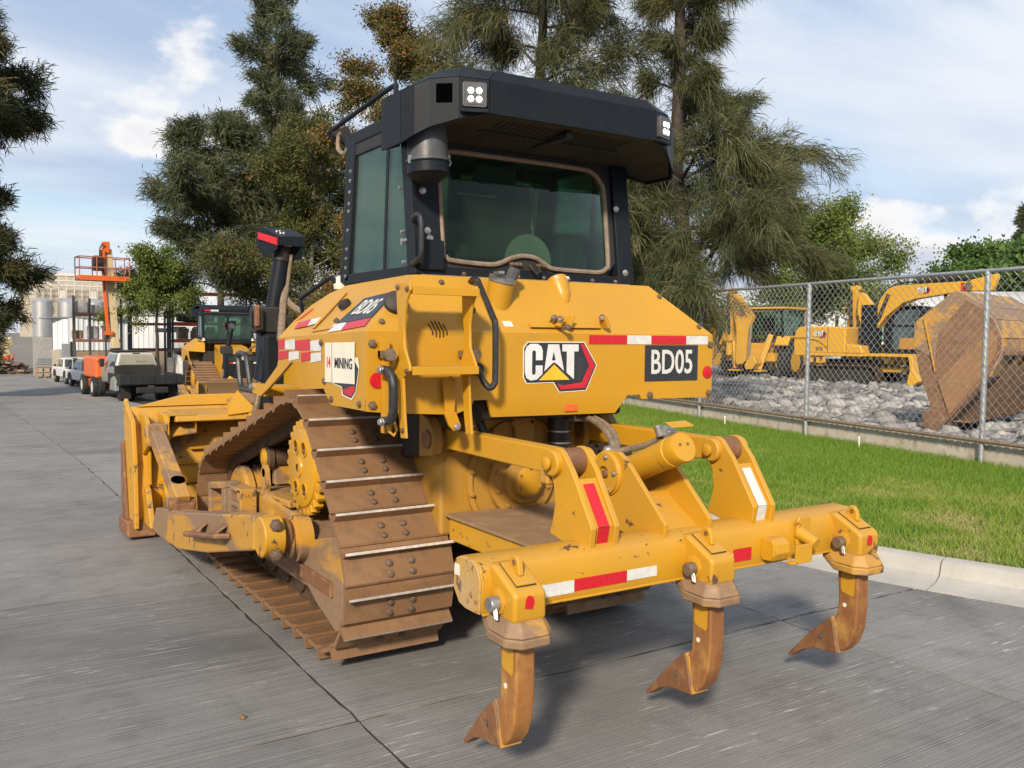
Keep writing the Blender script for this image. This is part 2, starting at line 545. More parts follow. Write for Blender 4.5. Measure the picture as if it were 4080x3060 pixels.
# ---- concrete road of cast slabs
m_conc, nt, bs, n, l = new_mat('tined concrete slab')
k = NT(nt)
co = k.wcoord()
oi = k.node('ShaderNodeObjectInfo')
slab_tone = k.node('ShaderNodeSeparateColor', {0: oi.outputs['Color']}).outputs[0]
big = k.noise(co, .8, 5, .6, .3)
mid = k.noise(co, 4.5, 7, .62)
fine = k.noise(co, 70, 5, .7)
tine = k.noise(k.wcoord((.35, 125, 1)), 1.0, 2, .5)
tine2 = k.noise(k.wcoord((2.5, 24, 1), loc=(3.1,.7,0)), 1.0, 5, .7)
c0 = k.mix(k.ramp(big, .33, .68), (.092,.089,.087), (.190,.184,.177))
c1 = k.mix(k.ramp(slab_tone, 0, 1, 0, .80), c0, (.30,.288,.268))
c2 = k.mix(k.math('MULTIPLY', k.ramp(mid, .50, .72), .55), c1, (.075,.073,.072))
c3 = k.mix(k.math('MULTIPLY', k.ramp(tine, .38, .64), .36), c2, (.33,.326,.318))
dark = k.noise(k.wcoord(loc=(7.3, 2.2, 0)), .55, 6, .6, .6)
c4 = k.mix(k.math('MULTIPLY', k.ramp(dark, .55, .70), .5), c3, (.066,.065,.065))
# pale scrapes left by the tracks: short strokes across the lane
scr = k.noise(k.wcoord((2.6, 40, 1), rot=(0,0,R(4)), loc=(1.7,9.3,0)), 1.35, 4, .65, .3)
scm = k.noise(k.wcoord(loc=(4.4,1.1,0)), 1.9, 4, .7)
sm = k.math('MULTIPLY', k.ramp(scr, .60, .66), k.ramp(scm, .47, .60))
c5 = k.mix(k.math('MULTIPLY', sm, .75), c4, (.56,.55,.54))
spots = k.noise(co, 34, 3, .6)
c6 = k.mix(k.math('MULTIPLY', k.ramp(spots, .70, .76), .6), c5, (.045,.043,.042))
l.new(c6, bs.inputs['Base Color'])
l.new(k.ramp(mid, .3, .7, .62, .9), bs.inputs['Roughness'])
hb = k.math('ADD', k.math('MULTIPLY', tine, .8), k.math('ADD', k.math('MULTIPLY', fine, .35), k.math('MULTIPLY', tine2, .15)))
l.new(k.bump(hb, .9, .007), bs.inputs['Normal'])
m_joint = plain('joint dirt', (.034,.031,.028), .95, 0, .35, 30, .4)
SX, SY = 2.61, 2.49
X0, Y0 = -1.07, .57
base = MB()
for yy in np.arange(-12.5, 62, 2.5):
    dd_ = .007 if yy < 4 else .03
    a, b = gz(yy) - dd_, gz(yy+2.5) - dd_
    base.add([(-14, yy, a), (3.4, yy, a), (3.4, yy+2.5, b), (-14, yy+2.5, b)], [(0,1,2,3)])
base.add([(3.4,-12.5,-.022),(7.5,-12.5,-.022),(7.5,1.5,-.022),(3.4,1.5,-.022)], [(0,1,2,3)])
road = base.build('road', m_joint, fix=False)
road['kind'] = 'structure'
rj = random.Random(4)
for i in range(-4, 3):
    for j in range(-3, 22):
        x0, x1 = X0 + i*SX, X0 + (i+1)*SX
        y0, y1 = Y0 + j*SY, Y0 + (j+1)*SY
        if i >= 2 and j > 0: continue
        if i == 2: x1 = 7.4
        lo, hi = (lambda yy: x0), (lambda yy: x1)
        g = .009
        n_ = 26
        mb = MB()
        # edges wander a little: cracked arrises
        def edge(a, b, m_=n_):
            return [(a[0] + (b[0]-a[0])*t/m_ + rj.gauss(0, .0035), a[1] + (b[1]-a[1])*t/m_ + rj.gauss(0, .0035)) for t in range(m_)]
        kx1 = lambda yy: min(x1, float(kx(yy)) - .42) if i == 1 else x1
        xa, xb = x0 + g, x1 - g
        if i == 1:
            right = [(float(kx(yy)) - .42, yy) for yy in np.linspace(y0+g, y1-g, 12)]
            ring = edge((xa, y0+g), (right[0][0], y0+g)) + right[:-1] + edge(right[-1], (xa, y1-g)) + edge((xa, y1-g), (xa, y0+g))
        elif i == 2:
            continue
        else:
            ring = edge((xa,y0+g),(xb,y0+g)) + edge((xb,y0+g),(xb,y1-g)) + edge((xb,y1-g),(xa,y1-g)) + edge((xa,y1-g),(xa,y0+g))
        dz = rj.uniform(-.002, .002)
        top = [(p[0], p[1], gz(p[1]) + dz) for p in ring]
        bot = [(p[0], p[1], gz(p[1]) - .05) for p in ring]
        q = len(ring)
        mb.add(top + bot, [tuple(range(q))] + [(a, a+q, (a+1) % q + q, (a+1) % q) for a in range(q)])
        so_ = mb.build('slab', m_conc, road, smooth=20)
        tone = rj.uniform(0, .35) + (.45 if i >= 1 else .12 if i == 0 else 0) + (.25 if j >= 2 else 0)  # near-left slabs darker: tree shade over the road put into their colour
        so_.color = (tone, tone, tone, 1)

# ---- kerb with a sloping face and a gutter pan, cast in lengths
m_kerb, nt, bs, n, l = new_mat('kerb concrete')
k = NT(nt)
co = k.wcoord()
a_ = k.noise(co, 2.2, 6, .6); b_ = k.noise(co, 40, 6, .7)
c0 = k.mix(k.ramp(a_, .35, .68), (.36,.345,.315), (.47,.455,.42))
c1 = k.mix(k.math('MULTIPLY', k.ramp(b_, .56, .72), .35), c0, (.18,.17,.15))
st = k.noise(k.wcoord((6,6,1)), 1.0, 5, .7)
c2 = k.mix(k.math('MULTIPLY', k.ramp(st, .55, .75), .3), c1, (.24,.21,.17))
l.new(c2, bs.inputs['Base Color']); bs.inputs['Roughness'].default_value = .85
l.new(k.bump(b_, .25, .005), bs.inputs['Normal'])
kerb = None
prof = [(-.41, -.03), (-.41, .004), (-.22, .016), (-.15, .045), (-.115, .125), (-.09, .143), (0, .147), (0, -.03)]
ky = [-3.9, -1.55, .61, 2.9, 5.4, 7.9, 10.4, 12.9, 15.4]
for a, b in zip(ky[:-1], ky[1:]):
    mb = MB()
    yy = np.linspace(a+.004, b-.004, 12)
    pts = []
    for y in yy:
        d = np.array([float(kx(y+.05) - kx(y-.05)), .1]); d /= np.hypot(*d)
        nrm = np.array([d[1], -d[0]])
        for u, z in prof:
            pts.append((float(kx(y)) + nrm[0]*u, y + nrm[1]*u*.999, z + gz(y)))
    q = len(prof)
    fs = [(i*q+j, i*q+(j+1) % q, (i+1)*q+(j+1) % q, (i+1)*q+j) for i in range(11) for j in range(q)]
    fs += [tuple(range(q)), tuple(11*q + j for j in range(q-1, -1, -1))]
    mb.add(pts, fs)
    if kerb is None:
        kerb = mb.build('kerb', m_kerb, smooth=40)
        kerb['kind'] = 'structure'
    else:
        mb.build('kerb_stone', m_kerb, kerb, smooth=40)

# ---- lawn: soil sheet and blades
m_lawn, nt, bs, n, l = new_mat('lawn thatch')
k = NT(nt)
co = k.wcoord()
a_ = k.noise(co, 1.0, 5); b_ = k.noise(co, 30, 6, .7)
l.new(k.mix(k.ramp(b_, .35, .65), k.mix(k.ramp(a_, .4, .6), (.10,.16,.03), (.20,.19,.07)), (.04,.065,.015)), bs.inputs['Base Color'])
bs.inputs['Roughness'].default_value = .95
ly = np.linspace(-6, 15, 64)
lt = np.linspace(0, 1, 16)
gy, gt = np.meshgrid(ly, lt, indexing='ij')
gx = kx(gy) + .01 + gt*(fx(gy) + .10 - kx(gy))
drop = np.interp(gy, [5,10,30,35], [0,-.05,-.69,-.75])*(1-gt)
gl = lawn_z(gx, gy) + drop
V = np.stack([gx, gy, gl - .012], -1).reshape(-1,3)
ii = (np.arange(63)[:,None]*16 + np.arange(15)[None,:]).ravel()
F = np.stack([ii, ii+1, ii+17, ii+16], 1)
lawn = obj('lawn', np_mesh('lawn', V, F, m_lawn))
lawn['kind'] = 'structure'
def vnoise(x, y, s, seed):
    """cheap smooth value noise"""
    r = np.random.default_rng(seed).random((64, 64))
    u, v = x*s, y*s
    iu, iv = np.floor(u).astype(int), np.floor(v).astype(int)
    fu, fv = u-iu, v-iv
    fu, fv = fu*fu*(3-2*fu), fv*fv*(3-2*fv)
    g = lambda a, b: r[a % 64, b % 64]
    return (g(iu,iv)*(1-fu)+g(iu+1,iv)*fu)*(1-fv) + (g(iu,iv+1)*(1-fu)+g(iu+1,iv+1)*fu)*fv
NB = 330000
by = rng.uniform(-3.6, 14, NB)
bt = rng.random(NB)
bxx = kx(by) + .015 + bt*(fx(by) + .06 - kx(by))
bz = lawn_z(bxx, by) + np.interp(by, [5,10,30,35], [0,-.05,-.69,-.75])*(1-bt) - .012
patch = .5*vnoise(bxx, by, .55, 1) + .3*vnoise(bxx, by, 1.6, 2) + .2*vnoise(bxx, by, 5, 3)
edge_d = np.clip((bxx - kx(by)) / 1.5, 0, 1)
dry = np.clip((patch - .36)*4.0, 0, 1) * np.clip(1.45 - bt*1.45, 0, 1)
dry = np.clip(dry + .55*(1-edge_d)*rng.random(NB), 0, 1)
hgt = rng.uniform(.03, .062, NB) * (1.15 - .45*dry) * np.where(edge_d < .25, .9, 1.0)*(1+.5*sstep(.8,1,bt))
ang = rng.uniform(0, 2*math.pi, NB)
lean = rng.uniform(.1, .9, NB) * hgt * (1 + .8*dry)
wd = rng.uniform(.0028, .0052, NB)
la = rng.uniform(0, 2*math.pi, NB)
px, py = np.cos(ang)*wd, np.sin(ang)*wd
V = np.empty((NB, 3, 3))
V[:,0] = np.stack([bxx-px, by-py, bz], 1)
V[:,1] = np.stack([bxx+px, by+py, bz], 1)
V[:,2] = np.stack([bxx+np.cos(la)*lean, by+np.sin(la)*lean, bz+hgt], 1)
F = np.arange(NB*3).reshape(-1, 3)
tint = np.repeat(np.clip(dry*.75 + rng.normal(0, .13, NB) + .05, 0, 1), 3)
m_grass, nt, bs, n, l = new_mat('grass blades')
k = NT(nt)
at_ = k.node('ShaderNodeAttribute', attribute_name='tint').outputs['Fac']
cr = k.node('ShaderNodeValToRGB', {0: at_})
e = cr.color_ramp.elements
e[0].position, e[0].color = 0, (.150,.270,.024,1)
e[1].position, e[1].color = 1, (.50,.42,.19,1)
x = e.new(.45); x.color = (.26,.35,.05,1)
x = e.new(.70); x.color = (.38,.38,.12,1)
l.new(cr.outputs[0], bs.inputs['Base Color'])
bs.inputs['Roughness'].default_value = .6
tl = k.node('ShaderNodeBsdfTranslucent', {'Color': (.16,.26,.03,1)})
mx = k.node('ShaderNodeMixShader', {0: .35})
l.new(cr.outputs[0], tl.inputs[0])
l.new(bs.outputs[0], mx.inputs[1]); l.new(tl.outputs[0], mx.inputs[2])
l.new(mx.outputs[0], n['Material Output'].inputs[0])
grass = obj('grass', np_mesh('grass', V.reshape(-1,3), F, m_grass, tint), None)
grass['kind'] = 'stuff'
grass['label'] = 'short green lawn grass with dry straw patches beside the kerb'

# ---- gravel yard behind the fence
m_stone, nt, bs, n, l = new_mat('crushed grey stone')
k = NT(nt)
at_ = k.node('ShaderNodeAttribute', attribute_name='tint').outputs['Fac']
c = k.mix(at_, (.085,.083,.088), (.46,.445,.43))
l.new(k.mix(k.math('MULTIPLY', k.noise(k.wcoord(), 25, 5, .7), .5), c, (.16,.155,.15)), bs.inputs['Base Color'])
bs.inputs['Roughness'].default_value = .85
YZ = .20
yy_, xx_ = np.meshgrid(np.linspace(-6, 34, 50), np.linspace(0, 1, 50), indexing='ij')
gx = fx(yy_) + .32 + xx_*45
bumpy = .10*vnoise(gx, yy_, .5, 8) + .06*vnoise(gx, yy_, 1.4, 9)
V = np.stack([gx, yy_, YZ - .07 + bumpy - .35*sstep(18, 34, yy_)*0], -1).reshape(-1,3)
ii = (np.arange(49)[:,None]*50 + np.arange(49)[None,:]).ravel()
F = np.stack([ii, ii+1, ii+51, ii+50], 1)
me = np_mesh('gravel_yard', V, F, m_stone, np.full(len(V), .35))
yard = obj('gravel_yard', me); yard['kind'] = 'structure'
ico_v = []
t = (1+5**.5)/2
for a, b in ((1,t),(-1,t),(1,-t),(-1,-t)):
    ico_v += [(0,a,b),(a,b,0),(b,0,a)]
ico_v = np.array(ico_v, float); ico_v /= np.linalg.norm(ico_v[0])
ico_f = []
for a in range(12):
    for b in range(a+1, 12):
        for c in range(b+1, 12):
            if all(abs(np.linalg.norm(ico_v[p]-ico_v[q]) - 1.0515) < .01 for p, q in ((a,b),(b,c),(a,c))):
                nn = np.cross(ico_v[b]-ico_v[a], ico_v[c]-ico_v[a])
                ico_f.append((a,b,c) if nn @ ico_v[a] > 0 else (a,c,b))
ico_f = np.array(ico_f)
NR = 15000
d_ = rng.random(NR)**1.7
ry = rng.uniform(1.0, 18, NR)
rx = fx(ry) + .36 + d_*17
rs = rng.lognormal(-2.80, .48, NR).clip(.022, .20)*(.8+.5*d_)
rz = YZ - .07 + .10*vnoise(rx, ry, .5, 8) + .06*vnoise(rx, ry, 1.4, 9) + rs*.25
P = ico_v[None]*rng.uniform(.62, 1.3, (NR, 12, 1))*rs[:,None,None]*np.stack([rng.uniform(.8,1.5,NR), rng.uniform(.8,1.5,NR), rng.uniform(.5,.9,NR)], 1)[:,None,:]
an = rng.uniform(0, 6.28, NR)
ca, sa = np.cos(an)[:,None], np.sin(an)[:,None]
P = np.stack([P[...,0]*ca - P[...,1]*sa, P[...,0]*sa + P[...,1]*ca, P[...,2]], -1) + np.stack([rx,ry,rz],1)[:,None]
F = (ico_f[None] + (np.arange(NR)*12)[:,None,None]).reshape(-1,3)
stones = obj('crushed_stone', np_mesh('crushed_stone', P.reshape(-1,3), F, m_stone, np.repeat(rng.random(NR), 12)))
stones['kind'] = 'stuff'
stones['label'] = 'loose grey crushed stone covering the yard behind the fence'
# pebbles on the road
mb = MB()
for p in ((-1.483, .837, .006),):
    mb.add([tuple(Vector(v)*.013*random.uniform(.8,1.3) + Vector(p)) for v in ico_v], [tuple(f) for f in ico_f])
tag(mb.build('pebble', M['rust_tip']), 'small brown pebble lying on the grey concrete in front of the ripper', 'pebble')
# ================================================================ the bulldozer in the foreground
def multi(name, layers, parent, smooth=35):
    """one mesh with several materials: flat print or a fitting of mixed stuff"""
    v, f, mi, mats = [], [], [], []
    for mb, mat in layers:
        o = len(v)
        v += mb.v; f += [tuple(i + o for i in q) for q in mb.f]
        if mat not in mats: mats.append(mat)
        mi += [mats.index(mat)]*len(mb.f)
    b = MB(); b.v, b.f = v, f
    me = b.mesh(name, None, smooth)
    for mt in mats: me.materials.append(mt)
    me.polygons.foreach_set('material_index', mi)
    o = bpy.data.objects.new(name, me)
    COL.objects.link(o); o.parent = parent
    return o
def flat(mb, pts, h):
    return mb.prism(pts, 'z', 0, h)
def logo(parent, m4, s=1.0, outline=True):
    """maker's badge: silver letters on charcoal, red hexagon behind, yellow triangle"""
    c = lambda pts: [((x-447)*.000464*s, (1020-y)*.000355*s) for x, y in pts]
    t = .0012
    L = []
    if outline:
        L.append((flat(MB(), c([(-28,755),(25,676),(748,676),(916,1000),(778,1356),(424,1368),(347,1234),(14,1238),(-28,1155)]), t), M['placard']))
    L.append((flat(MB(), c([(-15,760),(30,690),(740,690),(903,1000),(770,1342),(430,1355),(355,1222),(20,1225),(-15,1150)]), 2*t), M['decal_dark']))
    L.append((flat(MB(), c([(690,712),(745,712),(884,1000),(760,1312),(440,1328),(395,1240),(470,1272),(712,1236),(808,1008)]), 3*t), M['decal_red']))
    mesh_dots = MB()
    for i in range(4):
        for j in range(8):
            u, w = 655 + i*28, 880 + j*42 + (i % 2)*21
            if w < 860 + 0 or u > 660 + .45*max(0, min(w-780, 1260-w)): continue
            mesh_dots.lathe(((u-447)*.000464*s, (1020-w)*.000355*s, 0), (0,0,1), [(.0042*s, 2*t), (.0042*s, 2.6*t)], 6)
    if s > .6: L.append((mesh_dots, M['grey_plastic']))
    C = [(208,925),(208,800),(190,740),(140,706),(60,706),(10,745),(-8,820),(-8,1080),(10,1160),(60,1196),(135,1185),(208,1110),(208,995),(125,995),(125,1090),(118,1115),(100,1120),(82,1112),(78,1090),(78,820),(85,800),(102,793),(120,800),(126,825),(126,925)]
    A1 = [(278,712),(412,712),(478,1072),(350,955),(352,930),(372,930),(347,800),(322,930),(352,930),(350,955),(232,1072)]
    A = [(278,712),(412,712),(478,1072),(395,985),(372,930),(347,800),(322,930),(310,990),(232,1072)]
    A2 = [(322,930),(372,930),(395,985),(350,952),(310,990)]
    T = [(457,712),(665,712),(665,808),(608,808),(608,1190),(515,1100),(515,808),(457,808)]
    for P in (C, A, A2, T):
        L.append((flat(MB(), c(P), 4*t), M['decal_silver']))
    L.append((flat(MB(), c([(355,985),(165,1195),(555,1195)]), 4*t), M['decal_yellow']))
    o = multi('logo', L, parent)
    o.matrix_local = m4
    return o
def plate_text(txt, m4, size, mat, parent, bold=.02, sx=.86, shear=0, name='lettering'):
    o = obj(name, text_mesh(txt, size, mat, bold, .0008, sx, shear), parent)
    o.matrix_local = m4
    return o
def arc(c, r, a0, a1, n=8):
    return [(c[0] + r*math.cos(R(a0 + (a1-a0)*i/n)), c[1] + r*math.sin(R(a0 + (a1-a0)*i/n))) for i in range(n+1)]
def hull(pts):
    pts = sorted(set(pts))
    def half(ps):
        h = []
        for p in ps:
            while len(h) > 1 and (h[-1][0]-h[-2][0])*(p[1]-h[-2][1]) - (h[-1][1]-h[-2][1])*(p[0]-h[-2][0]) <= 0: h.pop()
            h.append(p)
        return h
    a, b = half(pts), half(pts[::-1])
    return a[:-1] + b[:-1]        # counter-clockwise

def track_path(circles, n):
    P = hull([(round(c[0] + c[2]*math.cos(t), 5), round(c[1] + c[2]*math.sin(t), 5)) for c in circles for t in np.linspace(0, 2*math.pi, 160, endpoint=False)])
    P = np.array(P + P[:1])
    s = np.concatenate([[0], np.cumsum(np.hypot(*np.diff(P, axis=0).T))])
    Lg = s[-1]
    out = []
    for i in range(n):
        q = (i + .37) * Lg / n
        h = .5*Lg/n*.96
        f = lambda t: np.array([np.interp(t % Lg, s, P[:,0]), np.interp(t % Lg, s, P[:,1])])
        a, b = f(q-h), f(q+h)
        out.append((f(q)*.4 + (a+b)*.3, b-a))
    return out, Lg/n, P

DZ = thing('bulldozer', 'large yellow bulldozer with black cab and three-shank ripper seen from behind', 'bulldozer', (0,0,.03))

# ---- fender shell: rear panel, sloping sides and deck
sh = MB()
RL = [(-1.01,1.615),(-1.012,1.273),(-.90,1.262),(-.585,1.243),(-.50,1.272),(-.484,1.305),(-.412,1.305),(.422,1.305),(.501,1.304),(.513,1.281),(1.009,1.277),(1.01,1.615)]
def shell_side(sg):
    P = [(.63,1.615),(.63,1.274),(1.046,1.272),(1.150,1.352),(1.366,1.457),(1.609,1.452),(1.747,1.394),(1.985,1.300),(2.14,1.245),(2.30,1.255),(2.31,1.312),(2.06,1.318),(1.835,1.425),(1.81,1.47),(1.81,1.580)]
    return [(sg*1.01, y, z) for y, z in P]
v = [(x, .63, z) for x, z in RL]
sh.add(v, [tuple(range(len(v)))])
rs_ = [(-1.01,.63,1.615),(1.01,.63,1.615),(.694,.80,1.875),(-.694,.80,1.875)]
sh.add(rs_, [(0,1,2,3)])
for sg in (-1, 1):
    P = shell_side(sg)
    sh.add(P, [tuple(range(len(P)))])
    Q = [(sg*1.01,.63,1.615),(sg*.694,.80,1.875),(sg*.69,.9,1.879),(sg*.715,1.57,1.858),(sg*.76,1.70,1.821),(sg*.84,1.775,1.755),(sg*.93,1.80,1.668),(sg*1.01,1.81,1.580)]
    sh.add(Q, [tuple(range(len(Q)))])
    sh.add([(sg*1.01,1.81,1.580),(sg*.60,1.83,1.55),(sg*.60,1.81,1.80),(sg*.76,1.70,1.821),(sg*.84,1.775,1.755),(sg*.93,1.80,1.668)], [(0,1,5),(5,1,2,4),(4,2,3)])
sh.add([(-.694,.80,1.875),(.694,.80,1.875),(.69,.9,1.879),(.715,1.57,1.858),(.60,1.81,1.80),(-.60,1.81,1.80),(-.715,1.57,1.858),(-.69,.9,1.879)], [(0,1,2,7),(7,2,3,6),(6,3,4,5)])
# lower middle flap, leaning in
sh.add([(-.412,.63,1.305),(.422,.63,1.305),(.351,.645,1.214),(-.379,.645,1.222)], [(0,3,2,1)])
shell = sh.build('rear_body', M['yellow'], DZ, smooth=20)
bm = bmesh.new(); bm.from_mesh(shell.data)
bmesh.ops.remove_doubles(bm, verts=bm.verts, dist=.0005)
bmesh.ops.recalc_face_normals(bm, faces=bm.faces)
bm.to_mesh(shell.data); bm.free()
sol = shell.modifiers.new('thick', 'SOLIDIFY'); sol.thickness = .016; sol.offset = -1
bv = shell.modifiers.new('bevel', 'BEVEL'); bv.width = .007; bv.segments = 3; bv.limit_method = 'ANGLE'; bv.angle_limit = R(25); bv.harden_normals = True
# fixing bolts
for (x, z) in [(-.984,1.562),(-.983,1.299),(.99,1.562),(.985,1.30),(.565,1.30)]:
    MB().bolt((x,.629,z), (0,-1,0), .016, .012).build('bolt', M['bolt'], DZ)
rsn = Vector((0,-.26,.17)).normalized()
for p in [(-.577,.778,1.842),(.736,.761,1.816),(.929,.656,1.655),(-.93,.655,1.655)]:
    MB().bolt(Vector(p)+rsn*.001, rsn, .012, .010).build('bolt', M['bolt'], DZ)
for y, z in [(.70,1.30),(1.03,1.30),(1.12,1.38),(1.16,1.56)]:
    MB().bolt((-1.011,y,z), (-1,0,0), .014, .011).build('bolt', M['bolt'], DZ)
lsn = Vector((-.823,0,1)).normalized()
SL = lambda x, y: Vector((x, y, 1.615 + (x+1.01)*.823 - .035*max(0, (y-.63)/1.18)*min(1, max(0, (-.694-x)/.316)))) + lsn*.004
# rib on the left slope, rubber stop
mb = MB().slab([SL(-.765,1.44), SL(-.765,1.47), SL(-.977,1.375), SL(-.977,1.345)], lsn, .006)
mb.slab([SL(-.990,1.33), SL(-.998,1.33), SL(-.985,1.07), SL(-.978,1.07)], lsn, .004)
mb.build('rib', M['yellow'], DZ, bevel=.003)
MB().lathe(SL(-.85,1.258), lsn, [(.034,0),(.032,.02),(.022,.026)], 16).build('rubber_stop', M['rubber'], DZ)
MB().bolt(SL(-.94,1.145), lsn, .012, .012).build('bolt', M['bolt'], DZ)

# ---- print and tape on the shell
def tape(cells, m4f, name='reflective_tape'):
    """cells: list of (corner points 3D, material), thickened off the surface"""
    return None
def tape_y(x0, x1, z0, z1, mat, y=.6275, nm='reflective_tape'):
    return MB().bx(x0, x1, y, y+.002, z0, z1).build(nm, M[mat], DZ)
for a, b, c in [(.168,.41,'red'),(.41,.571,'white'),(.571,.815,'red'),(.815,.973,'white')]:
    tape_y(a, b-.001, 1.563, 1.608, c)
def tape_x(y0, y1, z0, z1, mat):
    return MB().bx(-1.0125, -1.0105, y0, y1, z0, z1).build('reflective_tape', M[mat], DZ)
for a, b, c in [(1.808,1.695,'red'),(1.695,1.536,'white'),(1.536,1.312,'red'),(1.312,1.159,'white')]:
    MB().add([(-1.0127,a,1.517),(-1.0127,b+.002,1.52),(-1.0127,b+.002,1.575),(-1.0127,a,1.565)], [(0,1,2,3)]).build('reflective_tape', M[c], DZ)
for a, b, c in [(1.808,1.635,'red'),(1.635,1.47,'white'),(1.445,1.305,'red'),(1.305,1.159,'white')]:
    MB().add([(-1.0127,a,1.459),(-1.0127,b+.002,1.475),(-1.0127,b+.002,1.52-.006),(-1.0127,a,1.505)], [(0,1,2,3)]).build('reflective_tape', M[c], DZ)
for pts, c in [([(-1.006,1.085),(-1.000,.94),(-.957,.975),(-.958,1.12)],'white'),([(-1.000,.938),(-.985,.70),(-.941,.737),(-.957,.973)],'red'),
               ([(-.969,1.674),(-.958,1.497),(-.917,1.552),(-.931,1.709)],'red'),([(-.958,1.495),(-.944,1.392),(-.910,1.414),(-.917,1.550)],'white'),
               ([(-.925,1.79),(-.845,1.755),(-.850,1.70),(-.905,1.74)],'red')]:
    MB().slab([SL(*p) for p in pts], lsn, .0012).build('reflective_tape', M[c], DZ)
np_ = MB().slab([SL(-.817,1.10), SL(-.790,.80), SL(-.938,.737), SL(-.962,1.10)], lsn, .0015).build('number_plate', M['decal_dark'], DZ)
plate_text('BD05', frame(SL(-.877,.925)+lsn*.002, (.02,-1,0), lsn), .155, M['white'], np_, .012, .62, -.25)
np2 = MB().bx(.529, .899, .6265, .6285, 1.372, 1.559).build('number_plate', M['decal_dark'], DZ)
plate_text('BD05', frame((.714,.6255,1.465), (1,0,0), (0,-1,0)), .176, M['white'], np2, .014, .74)
logo(DZ, frame((0,.6290,1.452), (1,0,0), (0,-1,0)))
for x, z in [(-.962,1.405),(.973,1.414)]:
    MB().lathe((x,.629,z), (0,-1,0), [(.034,0),(.034,.004),(.028,.0055)], 28).build('reflector', M['red'], DZ)
# side placard over an old badge
ob = multi('badge_remnant', [
    (MB().add([(-1.0125,1.10,1.385),(-1.0125,.905,1.36),(-1.0125,.90,1.325),(-1.0125,.785,1.312),(-1.0125,.735,1.35),(-1.0125,.700,1.455),(-1.0125,.715,1.50),(-1.0125,.76,1.50)], [tuple(range(8))]), M['placard']),
    (MB().add([(-1.0131,1.09,1.385),(-1.0131,.90,1.365),(-1.0131,.885,1.33),(-1.0131,.79,1.319),(-1.0131,.742,1.352),(-1.0131,.708,1.452),(-1.0131,.76,1.49)], [tuple(range(7))]), M['decal_dark']),
    (MB().add([(-1.0137,.885,1.352),(-1.0137,.865,1.334),(-1.0137,.792,1.326),(-1.0137,.752,1.354),(-1.0137,.75,1.375),(-1.0137,.80,1.37)], [tuple(range(6))]), M['decal_red'])], DZ)
pc = MB().add([(-1.0150,1.106,1.376),(-1.0150,.746,1.384),(-1.0150,.746,1.567),(-1.0150,1.106,1.560)], [(0,1,2,3)]).build('placard', M['placard'], DZ)
MB().bx(-1.0158,-1.0152,1.014,1.018,1.378,1.561).build('placard_fold', M['grey_plastic'], pc)
plate_text('MINING', frame((-1.0160,.877,1.468), (0,-1,0), (-1,0,0)), .066, M['decal_dark'], pc, .014, .90)
plate_text('14', frame((-1.0160,1.060,1.468), (0,-1,0), (-1,0,0)), .070, M['red'], pc, .012, .80)
MB().slab([Vector((-.31,.648,1.643)),Vector((-.262,.648,1.643)),Vector((-.268,.664,1.668)),Vector((-.318,.664,1.668))], rsn, .0015).build('sticker', M['placard'], DZ)
MB().bx(.03,.105,.634,.636,1.235,1.268).build('sticker', M['orange_mark'], DZ)

# ---- vents in the rear slope
mb = MB()
for i, (x, a, b) in enumerate([(-.700,1.60,1.652),(-.682,1.592,1.662),(-.664,1.588,1.664),(-.646,1.592,1.660),(-.628,1.600,1.650)]):
    ya = lambda z: .63 + max(0, (z-1.615))*.17/.26 - .0015
    mb.slab([(x, ya(a), a), (x+.006, ya(a), a), (x+.006, .6285, 1.615), (x, .6285, 1.615)], (0,-1,0), .0008)
    mb.slab([(x, .6285, 1.615), (x+.006, .6285, 1.615), (x-.004, ya(b), b), (x-.010, ya(b), b)], rsn, .0008)
mb.build('vent_slots', M['under'], DZ)

# ---- fuel filler, tapered housing, hold-down bracket, lamp housing
f0 = Vector((-.288,.74,1.79)); fd = Vector((.04,-.30,.95)).normalized()
fc = multi('fuel_filler', [(MB().lathe(f0 - fd*.06, fd, [(.062,0),(.062,.125),(.058,.13)], 28), M['yellow']),
    (MB().lathe(f0 + fd*.072, fd, [(.066,0),(.066,.012),(.05,.022),(.02,.024)], 28).box(f0+fd*.10+Vector((-.035,-.02,.01)), (.03,.05,.012)), M['steel']),
    (MB().lathe(f0 + fd*.085+Vector((.045,0,.0)), (.25,-.35,.9), [(.030,0),(.031,.045),(.026,.055)], 8), M['grey_plastic'])], DZ)
ph = MB()
ph.lathe((.105,.822,1.878), (0,-.547,-.837), [(.056,-.005),(.055,.02),(.044,.09),(.022,.14),(.010,.15)], 24)
ph.build('tapered_housing', M['yellow'], DZ)
MB().bx(.065,.15,.775,.80,1.886,1.902).build('housing_cap', M['white'], DZ, bevel=.004)
br = MB().slab([(-.175,.640,1.640),(.235,.640,1.640),(.245,.645,1.652),(.22,.655,1.664),(-.17,.655,1.664)], (0,-1,.2), .012)
for x in (-.02, .042, .26):
    br.box((x,.625,1.672), (.020,.05,.06), Matrix.Rotation(.5 if x < .1 else -.4, 3, 'Y'))
br.build('hold_down_bracket', M['yellow'], DZ, bevel=.002)
for p, d in [((-.01,.635,1.66),(-.5,-.9,.6)),((-.045,.655,1.672),(-.2,-1,.4)),((.262,.645,1.672),(-.6,-.7,.6)),((-.005,.612,1.635),(0,-1,.2))]:
    q = Vector(p); d = Vector(d).normalized()
    mb = MB().cone(q, q+d*.045, .008, .008, 8); mb.bolt(q+d*.042, d, .014, .012)
    mb.build('clamp_bolt', M['bolt'], DZ)
MB().lathe((-.845,.70,1.735), (-.25,-.85,.45), [(.010,0),(.052,.005),(.050,.03),(.03,.042)], 18).build('lamp_housing', M['black_dull'], DZ)

